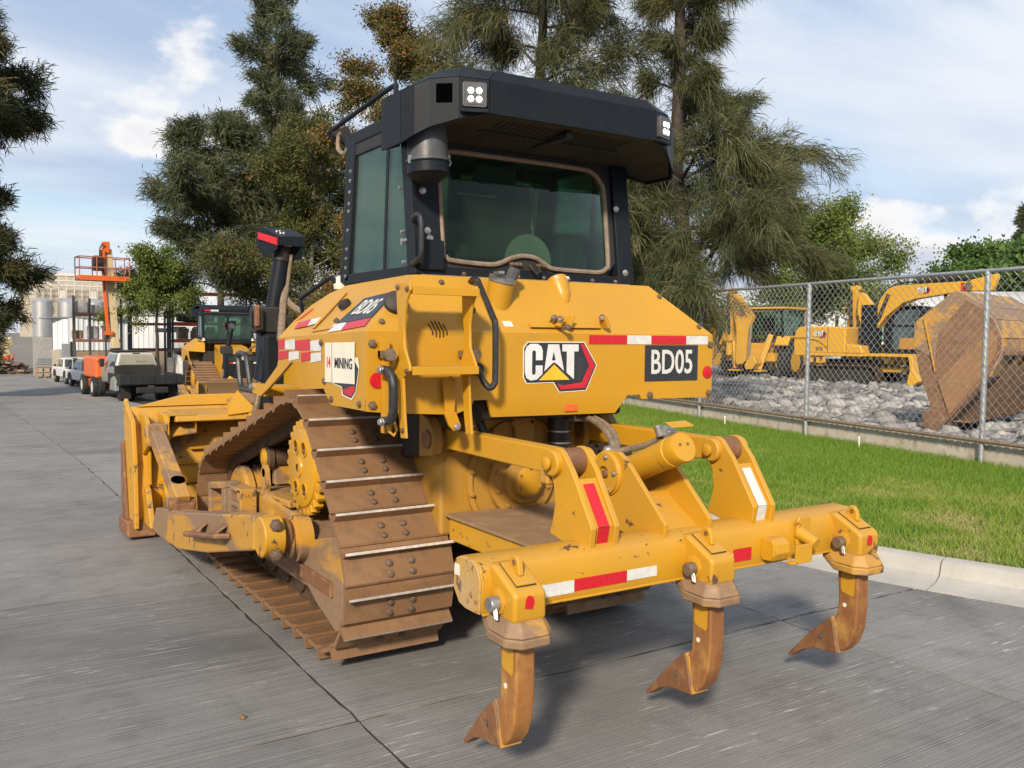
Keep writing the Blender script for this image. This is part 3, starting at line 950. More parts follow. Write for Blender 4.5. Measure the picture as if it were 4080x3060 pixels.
# ---- ladder on the rear panel
lad = MB()
rail = [(.445,1.812),(.575,1.822),(.565,1.70),(.545,1.60),(.555,1.52),(.60,1.45),(.56,1.40),(.545,1.25),(.525,1.165),(.475,1.168),(.492,1.28),(.505,1.42),(.44,1.452),(.445,1.475),(.495,1.55),(.50,1.65),(.475,1.74),(.44,1.785)]
for x in (-.900, -.585):
    lad.prism(rail, 'x', x, x+.012)
ladder = lad.build('ladder', M['yellow'], DZ, bevel=.003)
for z in (1.795, 1.462):
    mb = MB().bx(-.888,-.573,.432,.442,z-.028,z+.006).bx(-.888,-.585,.442,.565,z+.0005,z+.006).bx(-.888,-.585,.555,.565,z-.02,z)
    mb.build('rung', M['yellow'], ladder, bevel=.002)
for x in (-.894, -.579):
    for z, y in ((1.79,.46),(1.80,.55),(1.45,.46),(1.20,.50)):
        MB().bolt((x-.006 if x < -.7 else x+.006, y, z), (-1 if x < -.7 else 1,0,0), .010, .012).build('bolt', M['bolt'], ladder)
for x in (-.935, -.545):
    mb = MB().box((x, .60, 1.517), (.05,.05,.03)); mb.lathe((x,.585,1.517), (-.2 if x < -.7 else .2,-1,0), [(.012,0),(.016,.03),(.028,.05),(.026,.065)], 12)
    mb.build('rubber_mount', M['bolt'], DZ)
mb = MB().bx(-.96,-.915,.60,.63,1.50,1.575); mb.bx(-.945,-.905,.595,.628,1.18,1.52)
mb.tube([(-.935,.59,1.24),(-.93,.575,1.19),(-.912,.565,1.172),(-.897,.57,1.195),(-.905,.59,1.24)], .008, 6)
mb.build('ladder_bracket', M['yellow'], DZ, bevel=.003)
mb = MB().prism([(-.64,1.24),(-.60,1.25),(-.595,1.33),(-.61,1.36),(-.585,1.40),(-.62,1.42),(-.66,1.40),(-.65,1.30)], 'y', .60, .612)
mb.prism([(-.66,1.26),(-.60,1.26),(-.575,1.20),(-.58,1.18),(-.61,1.175),(-.635,1.20)], 'y', .585, .60)
mb.build('lower_bracket', M['yellow'], DZ, bevel=.003)
MB().bolt((-.597,.584,1.193), (0,-1,0), .014, .014).build('bolt', M['steel'], DZ)
gh = [(-.955,.585,1.452),(-.955,.53,1.450),(-.948,.505,1.425),(-.945,.50,1.38),(-.945,.50,1.28),(-.952,.51,1.245),(-.965,.56,1.235)]
MB().tube(gh, .020, 10).build('grab_handle', M['hose'], DZ)
for p, d in (((-.962,.56,1.453),(-1,-.4,0)), ((-.968,.54,1.236),(-1,-.4,0))):
    MB().bolt(Vector(p)+Vector(d).normalized()*.012, d, .014, .018).build('bolt', M['steel'], DZ)
def smooth_path(pts, n=5):
    P = [Vector(p) for p in pts]
    out = []
    for i in range(len(P)-1):
        p0, p1, p2, p3 = P[max(0,i-1)], P[i], P[i+1], P[min(len(P)-1,i+2)]
        for t in np.linspace(0, 1, n, endpoint=False):
            out.append(.5*((2*p1) + (p2-p0)*t + (2*p0-5*p1+4*p2-p3)*t*t + (3*p1-p0-3*p2+p3)*t**3))
    return out + [P[-1]]
MB().tube(smooth_path([(-.405,.82,1.80),(-.415,.80,1.84),(-.42,.755,1.862),(-.418,.72,1.855),(-.417,.70,1.833),(-.438,.545,1.685),(-.440,.52,1.640),(-.438,.52,1.42),(-.443,.52,1.385),(-.463,.525,1.368),(-.482,.54,1.39),(-.486,.56,1.415),(-.478,.60,1.44),(-.468,.63,1.45)]), .0145, 10).build('handrail', M['hose'], DZ)
MB().lathe((-.467,.628,1.447), (0,-1,0), [(.03,0),(.03,.008)], 14).bolt((-.467,.62,1.447), (0,-1,0), .01).build('handrail_foot', M['hose'], DZ)
MB().tube([(-.49,.66,1.735),(-.505,.64,1.72),(-.50,.63,1.70)], .02, 8).bolt((-.50,.62,1.715),(0,-1,0),.012).build('rail_clamp', M['black_dull'], DZ)

# ---- cab
cab = None
CY = lambda z: .88 + (z-1.90)*.13
CF = lambda z: 1.82 - (z-1.90)*.14
def post(x0, x1, y0, y1, z0=1.885, z1=2.62):
    """a post that leans with the cab: y0,y1 are functions of z"""
    mb = MB()
    mb.add([(x0,y0(z0),z0),(x1,y0(z0),z0),(x1,y1(z0),z0),(x0,y1(z0),z0),(x0,y0(z1),z1),(x1,y0(z1),z1),(x1,y1(z1),z1),(x0,y1(z1),z1)],
           [(0,3,2,1),(4,5,6,7),(0,1,5,4),(1,2,6,5),(2,3,7,6),(3,0,4,7)])
    return mb
roofm = MB().bx(-.66,.66,.96,1.76,2.60,2.675)
cab = roofm.build('cab', M['black'], DZ, bevel=.015)
for s in (-1, 1):
    a, b = (-.66,-.515) if s < 0 else (.555,.66)
    post(min(a,b), max(a,b), CY, lambda z: CY(z)+.085).build('rear_post', M['black'], cab, bevel=.006)
    post(s*.66 if s < 0 else .60, -.60 if s < 0 else .66, lambda z: CF(z)-.12, CF).build('front_post', M['black'], cab, bevel=.006)
    for z in np.arange(1.98, 2.5, .075):
        MB().bx(-.6625 if s < 0 else .660, -.660 if s < 0 else .6625, CF(z)-.035, CF(z)-.02, z-.018, z+.018).build('slot', M['under'], cab)
    for z in (1.915,1.96,2.01,2.06,2.16,2.26,2.30,2.36,2.42,2.47):
        MB().bolt((s*.6605, CF(z)-.085, z), (s,0,0), .009, .008).build('bolt', M['steel'], cab)
    # sills, header, divider and side panes
    MB().bx(min(s*.66,s*.62), max(s*.66,s*.62), .95, 1.74, 1.872, 1.925).build('sill', M['black'], cab, bevel=.004)
    MB().bx(min(s*.655,s*.62), max(s*.655,s*.62), 1.03, 1.66, 2.545, 2.605).build('header', M['black_dull'], cab, bevel=.004)
    MB().add([(s*.648,1.245,1.92),(s*.648,1.272,1.92),(s*.648,1.225,2.55),(s*.648,1.198,2.55),(s*.632,1.245,1.92),(s*.632,1.272,1.92),(s*.632,1.225,2.55),(s*.632,1.198,2.55)], [(0,1,2,3),(4,7,6,5),(0,4,5,1),(1,5,6,2),(2,6,7,3),(3,7,4,0)]).build('window_divider', M['black'], cab)
    for ya, yb in ((lambda z: CY(z)+.084, lambda z: 1.246-(z-1.92)*.075), (lambda z: 1.271-(z-1.92)*.075, lambda z: CF(z)-.118)):
        post(s*.642-.003, s*.642+.003, ya, yb, 1.923, 2.547).build('window_pane', M['glass'], cab)
    MB().tube([(s*.645,1.09,1.935),(s*.645,1.09,1.935+.0001)], .001, 4)
    for z in (1.945, 2.09, 2.30):
        MB().bolt((s*.6605, .985+(z-1.9)*.12, z), (s,0,0), .009, .014).build('bolt', M['steel'], cab)
# base frame under the rear window
MB().bx(-.515,.555,.885,.935,1.872,1.925).build('rear_sill', M['black'], cab, bevel=.004)
for x in np.arange(-.40, .60, .155):
    MB().bolt((x,.885,1.895), (0,-1,0), .009, .014).build('bolt', M['bolt'], cab)
MB().bx(-.63,.62,.868,.90,1.868,1.884).build('base_seal', M['seal'], cab)
# left rear post cover box and wiper-washer clutter
MB().bx(-.645,-.515,.862,.885,1.905,2.045).build('post_cover', M['black'], cab, bevel=.006)
for x, z in ((-.585,2.09),(-.575,2.055),(-.60,2.28),(.60,1.945),(.565,2.29)):
    MB().lathe((x,CY(z)-.001,z), (0,-1,0), [(.018,0),(.018,.004),(.012,.008)], 12).build('bolt', M['steel'], cab)
MB().tube(smooth_path([(-.665,.90,2.142),(-.672,.83,2.152),(-.672,.80,2.12),(-.670,.80,1.98),(-.672,.83,1.945),(-.668,.90,1.93)]), .012, 8).build('cab_handle', M['hose'], cab)
MB().box((-.655,1.0,2.05), (.012,.06,.012)).box((-.66,1.02,2.045), (.01,.02,.03)).build('door_latch', M['steel'], cab)
# rear window: pane and rubber seal with the hump over the wiper motor
seal = [(-.50,2.46),(-.50,2.02),(-.485,1.975),(-.45,1.957),(-.25,1.948),(-.18,1.960),(-.12,1.985),(-.05,2.002),(.03,1.995),(.085,1.968),(.14,1.945),(.36,1.940),(.44,1.942),(.485,1.965),(.50,2.01),(.50,2.36),(.48,2.43),(.43,2.475),(.30,2.49),(-.40,2.49),(-.47,2.48)]
pane = MB().add([(x, CY(z)+.022, z) for x, z in seal], [tuple(range(len(seal)))])
pane.build('rear_window', M['glass_dark'], cab, fix=True)
MB().tube([(x, CY(z)+.015, z) for x, z in smooth_path([(a,b,0) for a,b in seal] + [(seal[0][0],seal[0][1],0)], 3) for z in (z,)] if False else [Vector((p.x, CY(p.y)+.015, p.y)) for p in smooth_path([(a,b,0) for a,b in seal], 3)], .013, 8, closed=True).build('window_seal', M['seal'], cab)
wf = MB()     # window frame sheet around the pane
outer = [(-.53,2.60),(-.53,1.915),(.565,1.915),(.565,2.60)]
ring = [(-.50,2.46),(-.50,2.02),(-.485,1.975),(-.45,1.957),(-.25,1.948),(-.18,1.960),(-.12,1.985),(-.05,2.002),(.03,1.995),(.085,1.968),(.14,1.945),(.36,1.940),(.44,1.942),(.485,1.965),(.50,2.01),(.50,2.36),(.48,2.43),(.43,2.475),(.30,2.49),(-.40,2.49),(-.47,2.48)]
def near(p):
    x, z = p
    dx = min(abs(x+.53), abs(x-.565)); dz = min(abs(z-1.915), abs(z-2.60))
    return ((-.53 if x < 0 else .565), z) if dx < dz else (x, 1.915 if z < 2.2 else 2.60)
oq = [near(p) for p in ring]
oq[3] = (-.53,1.915); oq[12] = (.565,1.915); oq[16] = (.565,2.60); oq[20] = (-.53,2.60)
n_ = len(ring)
wf.add([(x, CY(z)+.024, z) for x, z in ring] + [(x, CY(z)+.024, z) for x, z in oq], [(i, (i+1) % n_, (i+1) % n_ + n_, i+n_) for i in range(n_)])
wf.build('window_frame', M['black_dull'], cab)
mb = MB().bx(-.13,.06,CY(1.93),CY(1.93)+.02,1.925,1.965)
mb.tube([(-.03,.875,1.955),(-.02,.85,1.93),(.0,.845,1.91),(.02,.85,1.925),(.025,.87,1.95)], .007, 6)
mb.build('wiper_motor', M['black_dull'], cab, bevel=.004)
for x in (-.13,-.105,-.085,.03,.06):
    MB().lathe((x,.885,1.955), (0,-1,0), [(.011,0),(.011,.018),(.006,.026)], 8).build('washer_fitting', M['bolt'], cab)
# front window frame
for z0, z1 in ((1.80,1.90),(2.53,2.60)):
    post(-.60, .60, lambda z: CF(z)-.05, CF, z0, z1).build('front_crossbar', M['black'], cab)
post(-.03, .03, lambda z: CF(z)-.04, CF, 1.90, 2.53).build('front_crossbar', M['black'], cab)
post(-.60, .60, lambda z: CF(z)-.026, lambda z: CF(z)-.02, 1.90, 2.53).build('windscreen', M['glass'], cab)
# inside: floor, seat, console, screen
seatm = MB().box((-.10,1.30,1.98), (.46,.44,.14)).box((-.10,1.12,2.18), (.44,.12,.42), Matrix.Rotation(-.10,3,'X')).box((-.10,1.10,2.43), (.24,.09,.13))
seatm.build('seat', M['seat'], cab, bevel=.035, seg=3)
MB().bx(-.62,.62,.95,1.78,1.80,1.87).build('cab_floor', M['seat'], cab)
MB().box((.40,1.30,2.04), (.16,.42,.24)).box((-.46,1.30,2.02), (.12,.40,.20)).box((.38,1.62,2.18), (.20,.04,.14)).build('console', M['seat'], cab, bevel=.02)
MB().bx(-.62,.62,1.02,1.74,2.585,2.598).build('headliner', M['interior'], cab)
MB().box((-.25,1.02,2.30), (.22,.02,.008)).build('rear_shelf_label', M['interior'], cab)
MB().lathe((.02,.955,1.98), (0,1,0), [(.14,0),(.14,.01)], 28).build('fan_guard', M['interior'], cab)
# roof-mounted visor box with lamps
low = [(-.48,.527,2.572),(-.60,.575,2.545),(-.70,.66,2.512),(-.755,.70,2.478),(-.795,.75,2.445)]
topp = [(-.48,.527,2.715),(-.60,.575,2.722),(-.70,.66,2.716),(-.755,.70,2.690),(-.795,.75,2.672)]
ridge = [(-.435,.555,2.762),(-.545,.64,2.786),(-.635,.72,2.768)]
vz = MB()
vz.add([low[0], (.48,.527,2.572), (.48,.527,2.715), (.435,.555,2.762), (-.435,.555,2.762), topp[0]], [(0,1,2,5),(5,2,3,4)])
vz.build('rear_visor', M['black'], cab, fix=False, smooth=8).modifiers.new('thick','SOLIDIFY').thickness = -.012
visor = [o for o in cab.children if o.name.startswith('rear_visor')][0]
for s in (-1, 1):
    mb = MB()
    f = lambda p: (p[0]*-s, p[1], p[2])
    L_, T_, G_ = [f(p) for p in low], [f(p) for p in topp], [f(p) for p in ridge]
    for i in range(4):
        mb.add([L_[i], L_[i+1], T_[i+1], T_[i]], [(0,1,2,3)])
    mb.add([T_[0], T_[1], G_[1], G_[0]], [(0,1,2,3)]); mb.add([T_[1], T_[2], G_[2], G_[1]], [(0,1,2,3)])
    sd_ = [f((-.795,.95,2.445)), f((-.795,.95,2.672))]
    mb.add([L_[4], sd_[0], sd_[1], T_[4]], [(0,1,2,3)])
    mb.add([T_[2], T_[3], T_[4], sd_[1], f((-.635,1.0,2.768)), G_[2]], [(0,1,2,3,4,5)])
    mb.add([sd_[0], f((-.66,1.06,2.50)), f((-.66,1.06,2.68)), sd_[1]], [(0,1,2,3)])
    corner = mb.build('lamp_corner', M['black'], cab, smooth=6)
    sm_ = corner.modifiers.new('thick','SOLIDIFY'); sm_.thickness = .010; sm_.offset = 0
    # recessed work lamp facing back
    a, b = Vector(L_[0]), Vector(L_[1])
    nx = (b-a); nx.z = 0; nx.normalize()
    nrm = Vector((nx.y, -nx.x, 0)) if nx.cross(Vector((0,0,1))).y > 0 else -nx.cross(Vector((0,0,-1)))
    nrm = Vector((0,0,1)).cross(nx).normalized()
    if nrm.y > 0: nrm = -nrm
    ctr = (a+b)/2; ctr.z = 2.644
    mt = frame(ctr + nrm*.012, (1,0,0) if abs(nx.x) > .9 else (nx if nx.x > 0 else -nx), nrm)
    lmp = MB().prism([(x, y) for x, y in arc((.042,.042),.012,0,90,3)+arc((-.042,.042),.012,90,180,3)+arc((-.042,-.042),.012,180,270,3)+arc((.042,-.042),.012,270,360,3)], 'z', -.02, .016)
    lo = lmp.build('work_lamp', M['grey_plastic'], cab, bevel=.004); lo.matrix_local = mt
    MB().prism([(-.042,-.042),(.042,-.042),(.042,.042),(-.042,.042)], 'z', .0165, .018).build('lamp_reflector', M['grey_plastic'], lo)
    for u in (-.018, .018):
        for w in (-.018, .018):
            MB().lathe((u, w-.002, .018), (0,0,1), [(.0130,0),(.0125,.003),(.007,.006)], 14).build('lamp_lens', M['lens'], lo)
    MB().bx(-.06,.06,-.075,-.06,-.02,.02).build('lamp_shelf', M['black'], lo)
    # square opening in the next facet
    a, b = Vector(L_[1]), Vector(L_[2]); nx = b-a; nx.z = 0; nx.normalize()
    nrm = Vector((0,0,1)).cross(nx).normalized()
    if nrm.y > 0: nrm = -nrm
    ctr = (a+b)/2; ctr.z = 2.655
    op = MB().bx(-.036,.036,-.040,.040,-.001,.0035).build('opening', M['void'], cab)
    op.matrix_local = frame(ctr + nrm*.006, nx, nrm)
# underside and top skin of the visor
MB().add([(-.47,.54,2.578),(-.60,.585,2.552),(-.70,.67,2.52),(-.78,.75,2.46),(-.78,.95,2.46),(-.66,1.06,2.52),(.66,1.06,2.52),(.78,.95,2.46),(.78,.75,2.46),(.70,.67,2.52),(.60,.585,2.552),(.47,.54,2.578)],
         [(0,1,2,5),(2,3,4,5),(0,5,6,11),(11,6,9,10),(9,6,7,8)]).build('visor_underside', M['under'], cab, smooth=5)
grl = MB()
for x in np.arange(-.36, .40, .035):
    grl.add([(x,.60,2.566),(x+.014,.60,2.566),(x+.014,.90,2.538),(x,.90,2.538)], [(0,1,2,3)])
grl.bx(-.40,.42,.745,.765,2.545,2.552); grl.bx(-.02,.02,.58,.95,2.535,2.56)
grl.build('intake_grille', M['black_dull'], cab)
MB().add([(-.433,.555,2.762),(.433,.555,2.762),(.545,.64,2.786),(.635,.72,2.768),(.635,1.0,2.768),(.64,1.3,2.68),(-.64,1.3,2.68),(-.635,1.0,2.768),(-.635,.72,2.768),(-.545,.64,2.786)],
         [(0,1,2,9),(9,2,3,8),(8,3,4,7),(7,4,5,6)]).build('visor_top', M['black'], cab, smooth=5)
for x in (-.427,-.182,.071,.105,.444):
    MB().lathe((x,.527,2.602), (0,-1,0), [(.011,0),(.011,.006),(.006,.010)], 10).build('bolt', M['steel'], cab)
for x, z in ((-.394,2.721),(-.391,2.669),(-.2,2.72),(-.197,2.666),(.386,2.703),(.03,2.655),(.24,2.66),(.24,2.60),(-.05,2.62),(-.08,2.67),(.06,2.69),(.385,2.64)):
    MB().lathe((x,.527,z), (0,-1,0), [(.005,0),(.003,.003)], 8).build('rivet', M['steel'], cab)
# pre-cleaner can under the left corner
can = multi('pre_cleaner', [(MB().lathe((-.645,.80,2.56), (.02,-.06,-1), [(.085,0),(.092,.06),(.094,.165),(.100,.168),(.100,.178)], 32), M['grey_plastic']),
    (MB().lathe((-.642,.790,2.384), (.02,-.06,-1), [(.099,0),(.101,.006),(.096,.012),(.097,.055),(.088,.06),(.05,.09),(.02,.10)], 32), M['black']),
    (MB().box((-.735,.775,2.385), (.02,.012,.035)).box((-.545,.775,2.40), (.014,.012,.05)).tube([(-.55,.77,2.43),(-.545,.765,2.40),(-.535,.77,2.385)], .006, 6), M['steel'])], cab)
# roof rail
MB().tube(smooth_path([(-.70,.99,2.70),(-.69,1.03,2.755),(-.68,1.10,2.785),(-.665,1.6,2.76),(-.66,1.95,2.735),(-.655,1.97,2.715),(-.60,1.90,2.67)], 4), .013, 8).build('roof_rail', M['black'], cab)
MB().add([(-.66,1.96,2.73),(-.66,1.70,2.72),(-.64,1.66,2.64),(-.62,1.75,2.62)], [(0,1,2,3)]).build('rail_bracket', M['under'], cab).modifiers.new('thick','SOLIDIFY').thickness = .006
MB().tube(smooth_path([(-.655,1.80,2.70),(-.66,1.83,2.69),(-.665,1.83,2.62),(-.66,1.76,2.58),(-.655,1.72,2.60)]), .012, 7).build('cable', M['seal'], cab)

# ---- hood, radiator guard, lift cylinders
hd = MB().prism([(1.80,1.75),(2.4,1.72),(3.55,1.52),(3.9,1.46),(3.9,.55),(1.80,.60)], 'x', -.36, .36)
hood = hd.build('hood', M['yellow'], DZ, bevel=.03)
rg = MB().bx(-.50,.50,3.72,3.98,.55,1.60).build('radiator_guard', M['black'], DZ, bevel=.03)
MB().tube(smooth_path([(-.42,3.6,1.55),(-.36,3.75,1.72),(-.33,3.80,1.87),(-.30,3.84,1.95)]), .03, 8).build('hydraulic_hose', M['hose_dusty'], DZ)
MB().tube(smooth_path([(-.30,3.2,1.66),(-.20,3.5,1.72),(-.27,3.75,1.80),(-.33,3.84,1.90)]), .026, 8).build('hydraulic_hose', M['hose_dusty'], DZ)
for s in (-1, 1):
    kx_ = lambda p: (p[0]*-s if s > 0 else p[0], p[1], p[2])
    f = lambda p: Vector((p[0]*(1 if s < 0 else -1), p[1], p[2]))
    b0, b1 = f((-.465,3.85,1.40)), f((-.318,3.85,2.25))
    dd = (b1-b0).normalized()
    lc = MB().cone(b0 - dd*.16, b1, .058, .058, 20)
    lift = lc.build('lift_cylinder', M['black'], DZ)
    MB().lathe(b1-dd*.10, dd, [(.066,0),(.066,.11)], 20).build('cylinder_gland', M['black_dull'], lift)
    MB().cone(b0-dd*.50, b0-dd*.15, .030, .030, 12).build('piston_rod', M['bolt'], lift)
    MB().tube([b0+f((.07,-.05,0))*0+Vector((.07 if s < 0 else -.07,-.05,0))+dd*.05, b0+Vector((.07 if s < 0 else -.07,-.05,0))+dd*.45, b1+Vector((.05 if s < 0 else -.05,-.04,-.05))], .014, 7).build('cylinder_hose', M['hose_dusty'], lift)
    # trunnion yoke
    yk = MB().box(f((-.43,3.85,1.70)), (.26,.16,.20)); yk.box(f((-.53,3.80,1.70)), (.06,.14,.17)).box(f((-.33,3.80,1.62)), (.10,.14,.24))
    yk.build('cylinder_yoke', M['black_dull'], DZ, bevel=.02)
    MB().box(f((-.555,3.74,1.73)), (.035,.05,.16)).build('yoke_clamp', M['rust_tip'], DZ, bevel=.01)
    # head guard: folded cover with a lamp behind it
    hg = MB()
    P = [(-.489,2.372),(-.459,2.408),(-.25,2.405),(-.185,2.335),(-.205,2.262),(-.40,2.262)]
    a_ = [f((x, 3.72, z)) for x, z in [(-.40,2.262),(-.205,2.262),(-.185,2.335),(-.392,2.325)]]
    b_ = [f((x, 3.95, z+.05)) for x, z in [(-.46,2.28),(-.24,2.27),(-.22,2.36),(-.455,2.36)]]
    hg.add(a_+b_, [(0,1,2,3),(7,6,5,4),(0,4,5,1),(1,5,6,2),(2,6,7,3),(3,7,4,0)])
    hg.add([f((-.392,3.72,2.325)), f((-.40,3.72,2.23)), f((-.455,3.86,2.165)), f((-.485,3.95,2.28)), f((-.485,3.95,2.39))], [(0,1,2,3,4)])
    hg.add([f((-.205,3.72,2.262)), f((-.215,3.73,2.16)), f((-.24,3.85,2.16)), f((-.24,3.95,2.27))], [(0,1,2,3)])
    g_ = hg.build('head_guard', M['black'], DZ, fix=False)
    g_.modifiers.new('thick','SOLIDIFY').thickness = .008
    MB().slab([f((-.402,3.718,2.312)), f((-.402,3.718,2.258)), f((-.488,3.90,2.315)), f((-.488,3.90,2.365))], f((-1,-.45,0)), .012).build('reflective_tape', M['red'], g_)
    for q in ((-.36,3.78,2.352),(-.33,3.80,2.357),(-.37,3.84,2.37),(-.34,3.86,2.375)):
        MB().bolt(f(q), (0,0,1), .009, .012).build('bolt', M['steel'], g_)
    MB().tube(smooth_path([f(p) for p in [(-.62,2.0,1.89),(-.62,2.03,1.92),(-.62,2.10,1.92),(-.62,2.56,1.825),(-.62,2.58,1.80),(-.60,2.58,1.70)]]), .013, 8).build('hood_rail', M['black'], DZ)
    MB().lathe(f((-.63,1.86,1.85)), (0,0,1), [(.045,0),(.05,.03),(.035,.035),(.035,.07)], 16).build('rail_foot', M['placard'], DZ)
# front step handle at the left fender
st_ = MB().tube(smooth_path([(-.985,2.14,1.285),(-.985,2.2,1.262),(-.985,2.55,1.262),(-.985,2.63,1.28),(-.985,2.68,1.43),(-.985,2.70,1.455),(-.985,2.66,1.475),(-.985,2.54,1.472),(-.985,2.50,1.45),(-.985,2.43,1.30),(-.985,2.40,1.27)], 4), .017, 8)
st_.build('step_handle', M['hose'], DZ)
MB().bolt((-1.01,2.29,1.29), (-1,0,0), .016, .02).build('bolt', M['steel'], DZ)
MB().prism([(-1.0,1.245),(-.80,1.245),(-.80,1.30),(-1.0,1.30)], 'y', 2.10, 2.32).build('step_bracket', M['yellow'], DZ, bevel=.004)

# ---- rear case between the tracks
cs = MB().prism([(-.46,.60),(.46,.60),(.46,1.10),(.36,1.24),(-.36,1.24),(-.46,1.10)], 'y', 1.00, 1.75)
case = cs.build('rear_case', M['yellow_case'], DZ, bevel=.02)
MB().lathe((0,1.01,.86), (0,-1,0), [(.315,0),(.315,.03),(.29,.035),(.28,.02),(.20,.022),(.195,.055),(.125,.06),(.12,.085),(.088,.09),(.086,.115),(.078,.118)], 48).build('final_cover', M['yellow_case'], case)
MB().lathe((0,.895,.86), (0,-1,0), [(.076,0),(.076,.006),(.07,.009)], 36).build('cover_cap', M['yellow'], case)
for r_, n_, y in ((.30,16,.972),(.16,10,.952),(.066,6,.888)):
    for i in range(n_):
        a = 2*math.pi*(i+.5)/n_
        MB().bolt((r_*math.cos(a), y, .86+r_*math.sin(a)), (0,-1,0), .013 if r_ > .1 else .007, .012).build('bolt', M['yellow_case'], case)
for s in (-1, 1):
    # bracket that carries the upper link, and its pin
    mb = MB().prism([(.93,1.02),(1.06,1.00),(1.06,1.22),(.97,1.20),(.915,1.14),(.90,1.08)], 'x', s*.52-.03, s*.52+.03)
    mb.prism([(.93,1.02),(1.06,1.00),(1.06,1.22),(.97,1.20),(.915,1.14),(.90,1.08)], 'x', s*.385-.02, s*.385+.02)
    mb.build('link_bracket', M['yellow_case'], case, bevel=.01)
    MB().cone((s*.56,.965,1.095), (s*.36,.965,1.095), .045, .045, 18).build('link_pin', M['rust_tip'], case)
    MB().prism([(1.12,1.0),(1.36,.95),(1.36,1.45),(1.12,1.40)], 'x', s*.50-.02, s*.50+.02).build('fender_support', M['under'], case, bevel=.008)
MB().prism([(-.03,1.0),(.07,1.0),(.08,1.24),(-.07,1.24)], 'y', .96, 1.0).build('case_rib', M['yellow_case'], case, bevel=.006)
can2 = MB().lathe((.21,.93,1.24), (0,0,-1), [(.058,0),(.060,.01),(.060,.20),(.05,.22)], 24).build('filter_canister', M['hose'], case)
for z in (1.10, 1.04): MB().lathe((.21,.93,z), (0,0,1), [(.0615,0),(.0615,.008)], 24).build('hose_clamp', M['steel'], can2)
MB().bx(-.40,.44,.70,.99,1.20,1.30).build('valve_block', M['under'], case, bevel=.02)
MB().tube(smooth_path([(-.34,.85,1.22),(-.30,.82,1.10),(-.2,.85,1.02),(-.1,.9,1.06)]), .022, 8).build('hydraulic_hose', M['hose'], DZ)

MB().bx(-.62,.62,1.02,1.79,1.25,1.57).build('fuel_tank', M['under'], DZ, bevel=.03)
